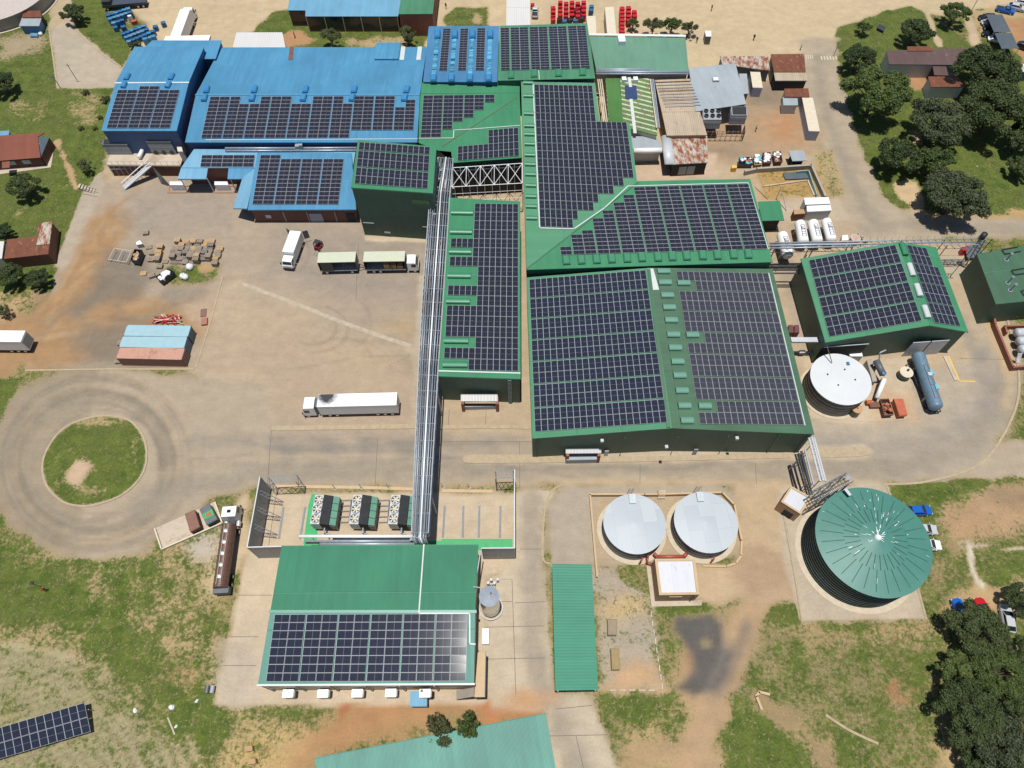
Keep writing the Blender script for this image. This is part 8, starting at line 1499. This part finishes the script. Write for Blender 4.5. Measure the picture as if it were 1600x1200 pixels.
def treeproto(k, R_, H_, nleaf, lsize, lm, dense=1.0, seed=0):
    """crown of lobed leaf clumps round a tapered trunk with limbs; unit tree of crown radius R_ and height H_"""
    rg = np.random.RandomState(100+seed); mb = MB(); base = H_*.30
    mb.cyl((0,0,-.1), (.05*R_,0,base), R_*.07, 8, R_*.05); lobes = []
    nl = int(10+16*dense)
    for i in range(nl):
        a = i*2.399+rg.uniform(-.5,.5); rr = R_*math.sqrt(rg.uniform(.0,.80))*rg.uniform(.85,1.08); dome = math.sqrt(max(.04, 1-(rr/R_/1.05)**2)); z = H_*(.40+.42*dome*rg.uniform(.55,1.06)); lobes.append((rr*math.cos(a), rr*math.sin(a), z, R_*rg.uniform(.13,.27)*(1.25 if dense < 1 else 1)))
        if i % 2 == 0: mb.cyl((.05*R_,0,base*rg.uniform(.75,1)), (rr*math.cos(a)*.9, rr*math.sin(a)*.9, z-.05*R_), R_*.03, 5, R_*.008)
    tm = mb.mesh('trunk', BARK)
    ws = np.array([l[3]**2 for l in lobes]); ws /= ws.sum(); n = nleaf; ids = rg.choice(len(lobes), n, p=ws); C_ = np.array(lobes)[ids]
    d = rg.normal(size=(n,3)); d /= np.linalg.norm(d, axis=1)[:,None]; rad = C_[:,3]*(rg.uniform(.35,1.0,n)**.45)*(1+.25*rg.normal(size=n)*.5)
    P_ = C_[:,:3]+d*rad[:,None]*np.array([1,1,.72]); nrm = d+rg.normal(size=(n,3))*.55+np.array([0,0,.35]); nrm /= np.linalg.norm(nrm, axis=1)[:,None]
    u = np.cross(nrm, rg.normal(size=(n,3))); u /= np.linalg.norm(u, axis=1)[:,None]; v = np.cross(nrm, u); s = lsize*rg.uniform(.6,1.35,n)[:,None]
    q = np.stack([P_-u*s*.5, P_+v*s*.42, P_+u*s*.55, P_-v*s*.42], 1).reshape(-1,3); me = bpy.data.meshes.new('crown'); me.vertices.add(n*4); me.vertices.foreach_set('co', q.ravel()); me.loops.add(n*4); me.loops.foreach_set('vertex_index', np.arange(n*4)); me.polygons.add(n); me.polygons.foreach_set('loop_start', np.arange(0,n*4,4)); me.polygons.foreach_set('loop_total', np.full(n,4)); me.update(); me.materials.append(lm)
    return tm, me
PRO = {'big0': treeproto(0,5.,7.5,26000,.27,LEAF[0],2.2,1), 'big1': treeproto(1,5.,7.5,26000,.27,LEAF[1],2.2,2), 'big2': treeproto(2,5.,7.,22000,.28,LEAF[3],2.0,3), 'mid0': treeproto(3,3.,4.6,11000,.22,LEAF[0],1.5,4), 'mid1': treeproto(4,3.,4.6,9000,.22,LEAF[1],1.2,5), 'loose': treeproto(5,2.4,4.4,3000,.22,LEAF[2],.7,6), 'small': treeproto(6,1.6,3.0,2600,.18,LEAF[1],.8,7), 'bush': treeproto(7,1.0,1.1,700,.2,LEAF[2],.3,8)}
RAD = {'big0':5.,'big1':5.,'big2':5.,'mid0':3.,'mid1':3.,'loose':2.4,'small':1.6,'bush':1.0}; HT = {'big0':7.5,'big1':7.5,'big2':7.,'mid0':4.6,'mid1':4.6,'loose':4.4,'small':3.,'bush':1.1}
def tree(kind, cx, cy, dpx, label, group=None, name='tree', sq=1.0, cat='tree'):
    """tree whose crown centre shows at pixel (cx, cy) with the crown dpx wide"""
    z = 3.; 
    for _ in range(4): r = (W(cx+dpx/2,cy,z)-W(cx-dpx/2,cy,z)).length/2; s = r/RAD[kind]; z = HT[kind]*s*sq*.62
    p = W(cx,cy,z); t = thing(name, label, cat, (p.x,p.y,0), group, random.uniform(0,6.28)); t.scale = (s,s,s*sq)
    for nm, me in (('trunk',PRO[kind][0]),('crown',PRO[kind][1])): o = bpy.data.objects.new(nm, me); col.objects.link(o); o.parent = t
    return t
GR = 'trees around the staff house'
for k, x, y, d, lb in (('big1',1372,140,104,'big round green tree at the road bend with its shadow on the road edge'),('mid0',1343,88,56,'dark tree behind the big round tree at the road bend'),('mid0',1432,48,54,'dark tree in the middle of the grass island near the walkway'),('small',1351,42,24,'small tree beside the single solar panel'),('mid1',1494,18,48,'leafy tree by the car park fence corner'),('big0',1545,108,102,'large dark tree between staff house and shade sails'),('big2',1468,188,100,'broad grey green tree below the small outhouse'),('big0',1560,165,112,'very large dark tree below the one at the shade sails'),('mid0',1600,215,60,'dark tree cut by the right edge beside the lawn'),('mid0',1402,240,70,'round dark tree beside the road south of the big bend tree'),('mid1',1462,250,66,'fuller green tree touching the round dark tree'),('big2',1496,302,104,'wide dark tree where the lawn meets the east road'),('mid0',1598,260,44,'small dark tree at the lawn edge, cut by the frame')): tree(k, x, y, d, lb, GR)
GR = 'trees along the lower right edge'
for k, x, y, d, lb in (('big0',1526,985,92,'dark tree in front of the blue and red cars'),('mid0',1594,935,56,'dark tree beside the silver and black car'),('mid1',1497,1045,66,'green tree just below the dark tree with the cars'),('big1',1560,1050,88,'broad green tree in the middle of the lower right grove'),('big0',1518,1118,104,'large dark tree at the edge of the worn footpath'),('big2',1575,1175,112,'large tree at the bottom of the lower right grove'),('mid0',1598,1095,70,'dark tree cut by the right edge inside the grove'),('mid0',1535,1190,70,'dark tree cut by the lower edge of the grove'),('mid0',1602,1020,60,'dark tree cut by the right edge above the grove middle')): tree(k, x, y, d, lb, GR)
for k, x, y, d, lb in (('loose',1022,38,32,'airy tree first in line beside the red crates'),('small',1051,38,30,'bright green tree in the middle of the three by the green hall'),('loose',1077,42,26,'airy tree of the three standing nearest the kiosk'),('small',989,36,19,'small dark tree touching the red crates'),('loose',517,55,34,'loose dark tree in front of the glazed canteen'),('loose',636,52,32,'loose tree at the canteen brick corner')): tree(k, x, y, d, lb, sq=1.15)
for k, x, y, d, lb in (('mid0',114,18,38,'dark tree between gravel path and blue crates'),('mid0',0,128,44,'dark tree cut by the left edge above the tiled house'),('mid0',34,290,50,'round dark tree in front of the tiled house'),('loose',131,258,26,'open small tree with a round shadow near the garden steps'),('mid0',2,360,32,'dark tree cut by the left edge by the rusty cottage'),('mid0',14,430,46,'bushy dark tree below the rusty cottage'),('mid0',58,435,38,'bushy tree beside the orange dirt below the cottage'),('loose',3,485,26,'sparse dark tree at the left edge above the white trailer')): tree(k, x, y, d, lb)
tree('loose', 687, 1139, 50, 'feathery dark tree overhanging the turquoise roof', None, 'tree', 1.75); tree('small', 731, 1134, 40, 'smaller feathery tree beside the one over the turquoise roof', None, 'tree', 2.1)
for x, y, d in ((163,155,16),(212,68,20),(132,144,12),(125,200,10),(147,200,9),(155,183,9)): tree('bush', x, y, d, 'low dark shrub in rough grass beside the blue cold store', 'shrubs by the cold store', 'shrub', 1., 'shrub')
# ------------------------------------------------------------------ grass tufts: nobody could count them
rg = np.random.RandomState(5); N_ = 110000; X = rg.uniform(-135,135,N_); Y = rg.uniform(0,180,N_); Cc, V_ = evalpaint(X, Y); keep_ = (V_ > .30) & (rg.rand(N_) < V_*.9); X, Y = X[keep_], Y[keep_]; n = len(X)
h = rg.uniform(.03,.10,n); a = rg.uniform(0,6.28,n); w_ = rg.uniform(.03,.11,n); vs = np.zeros((n,6,3)); 
for j in range(2):
    aa = a+j*1.6; dx, dy = np.cos(aa)*w_, np.sin(aa)*w_; ln = rg.uniform(.2,.75,n); lx, ly = -np.sin(aa)*ln, np.cos(aa)*ln
    vs[:,j*3] = np.stack([X-dx,Y-dy,np.full(n,.015)],1); vs[:,j*3+1] = np.stack([X+dx,Y+dy,np.full(n,.015)],1); vs[:,j*3+2] = np.stack([X+lx,Y+ly,h],1)
me = bpy.data.meshes.new('grass_tufts'); me.vertices.add(n*6); me.vertices.foreach_set('co', vs.ravel()); me.loops.add(n*6); me.loops.foreach_set('vertex_index', np.arange(n*6)); me.polygons.add(n*2); me.polygons.foreach_set('loop_start', np.arange(0,n*6,3)); me.polygons.foreach_set('loop_total', np.full(n*2,3)); me.update(); me.materials.append(leafmat('grass_blade', obs(80,98,46), obs(206,190,134)))
o = bpy.data.objects.new('grass_tufts', me); col.objects.link(o); tag(o, 'scattered green and straw coloured grass tufts over the lawns and fields', 'grass', kind='stuff')
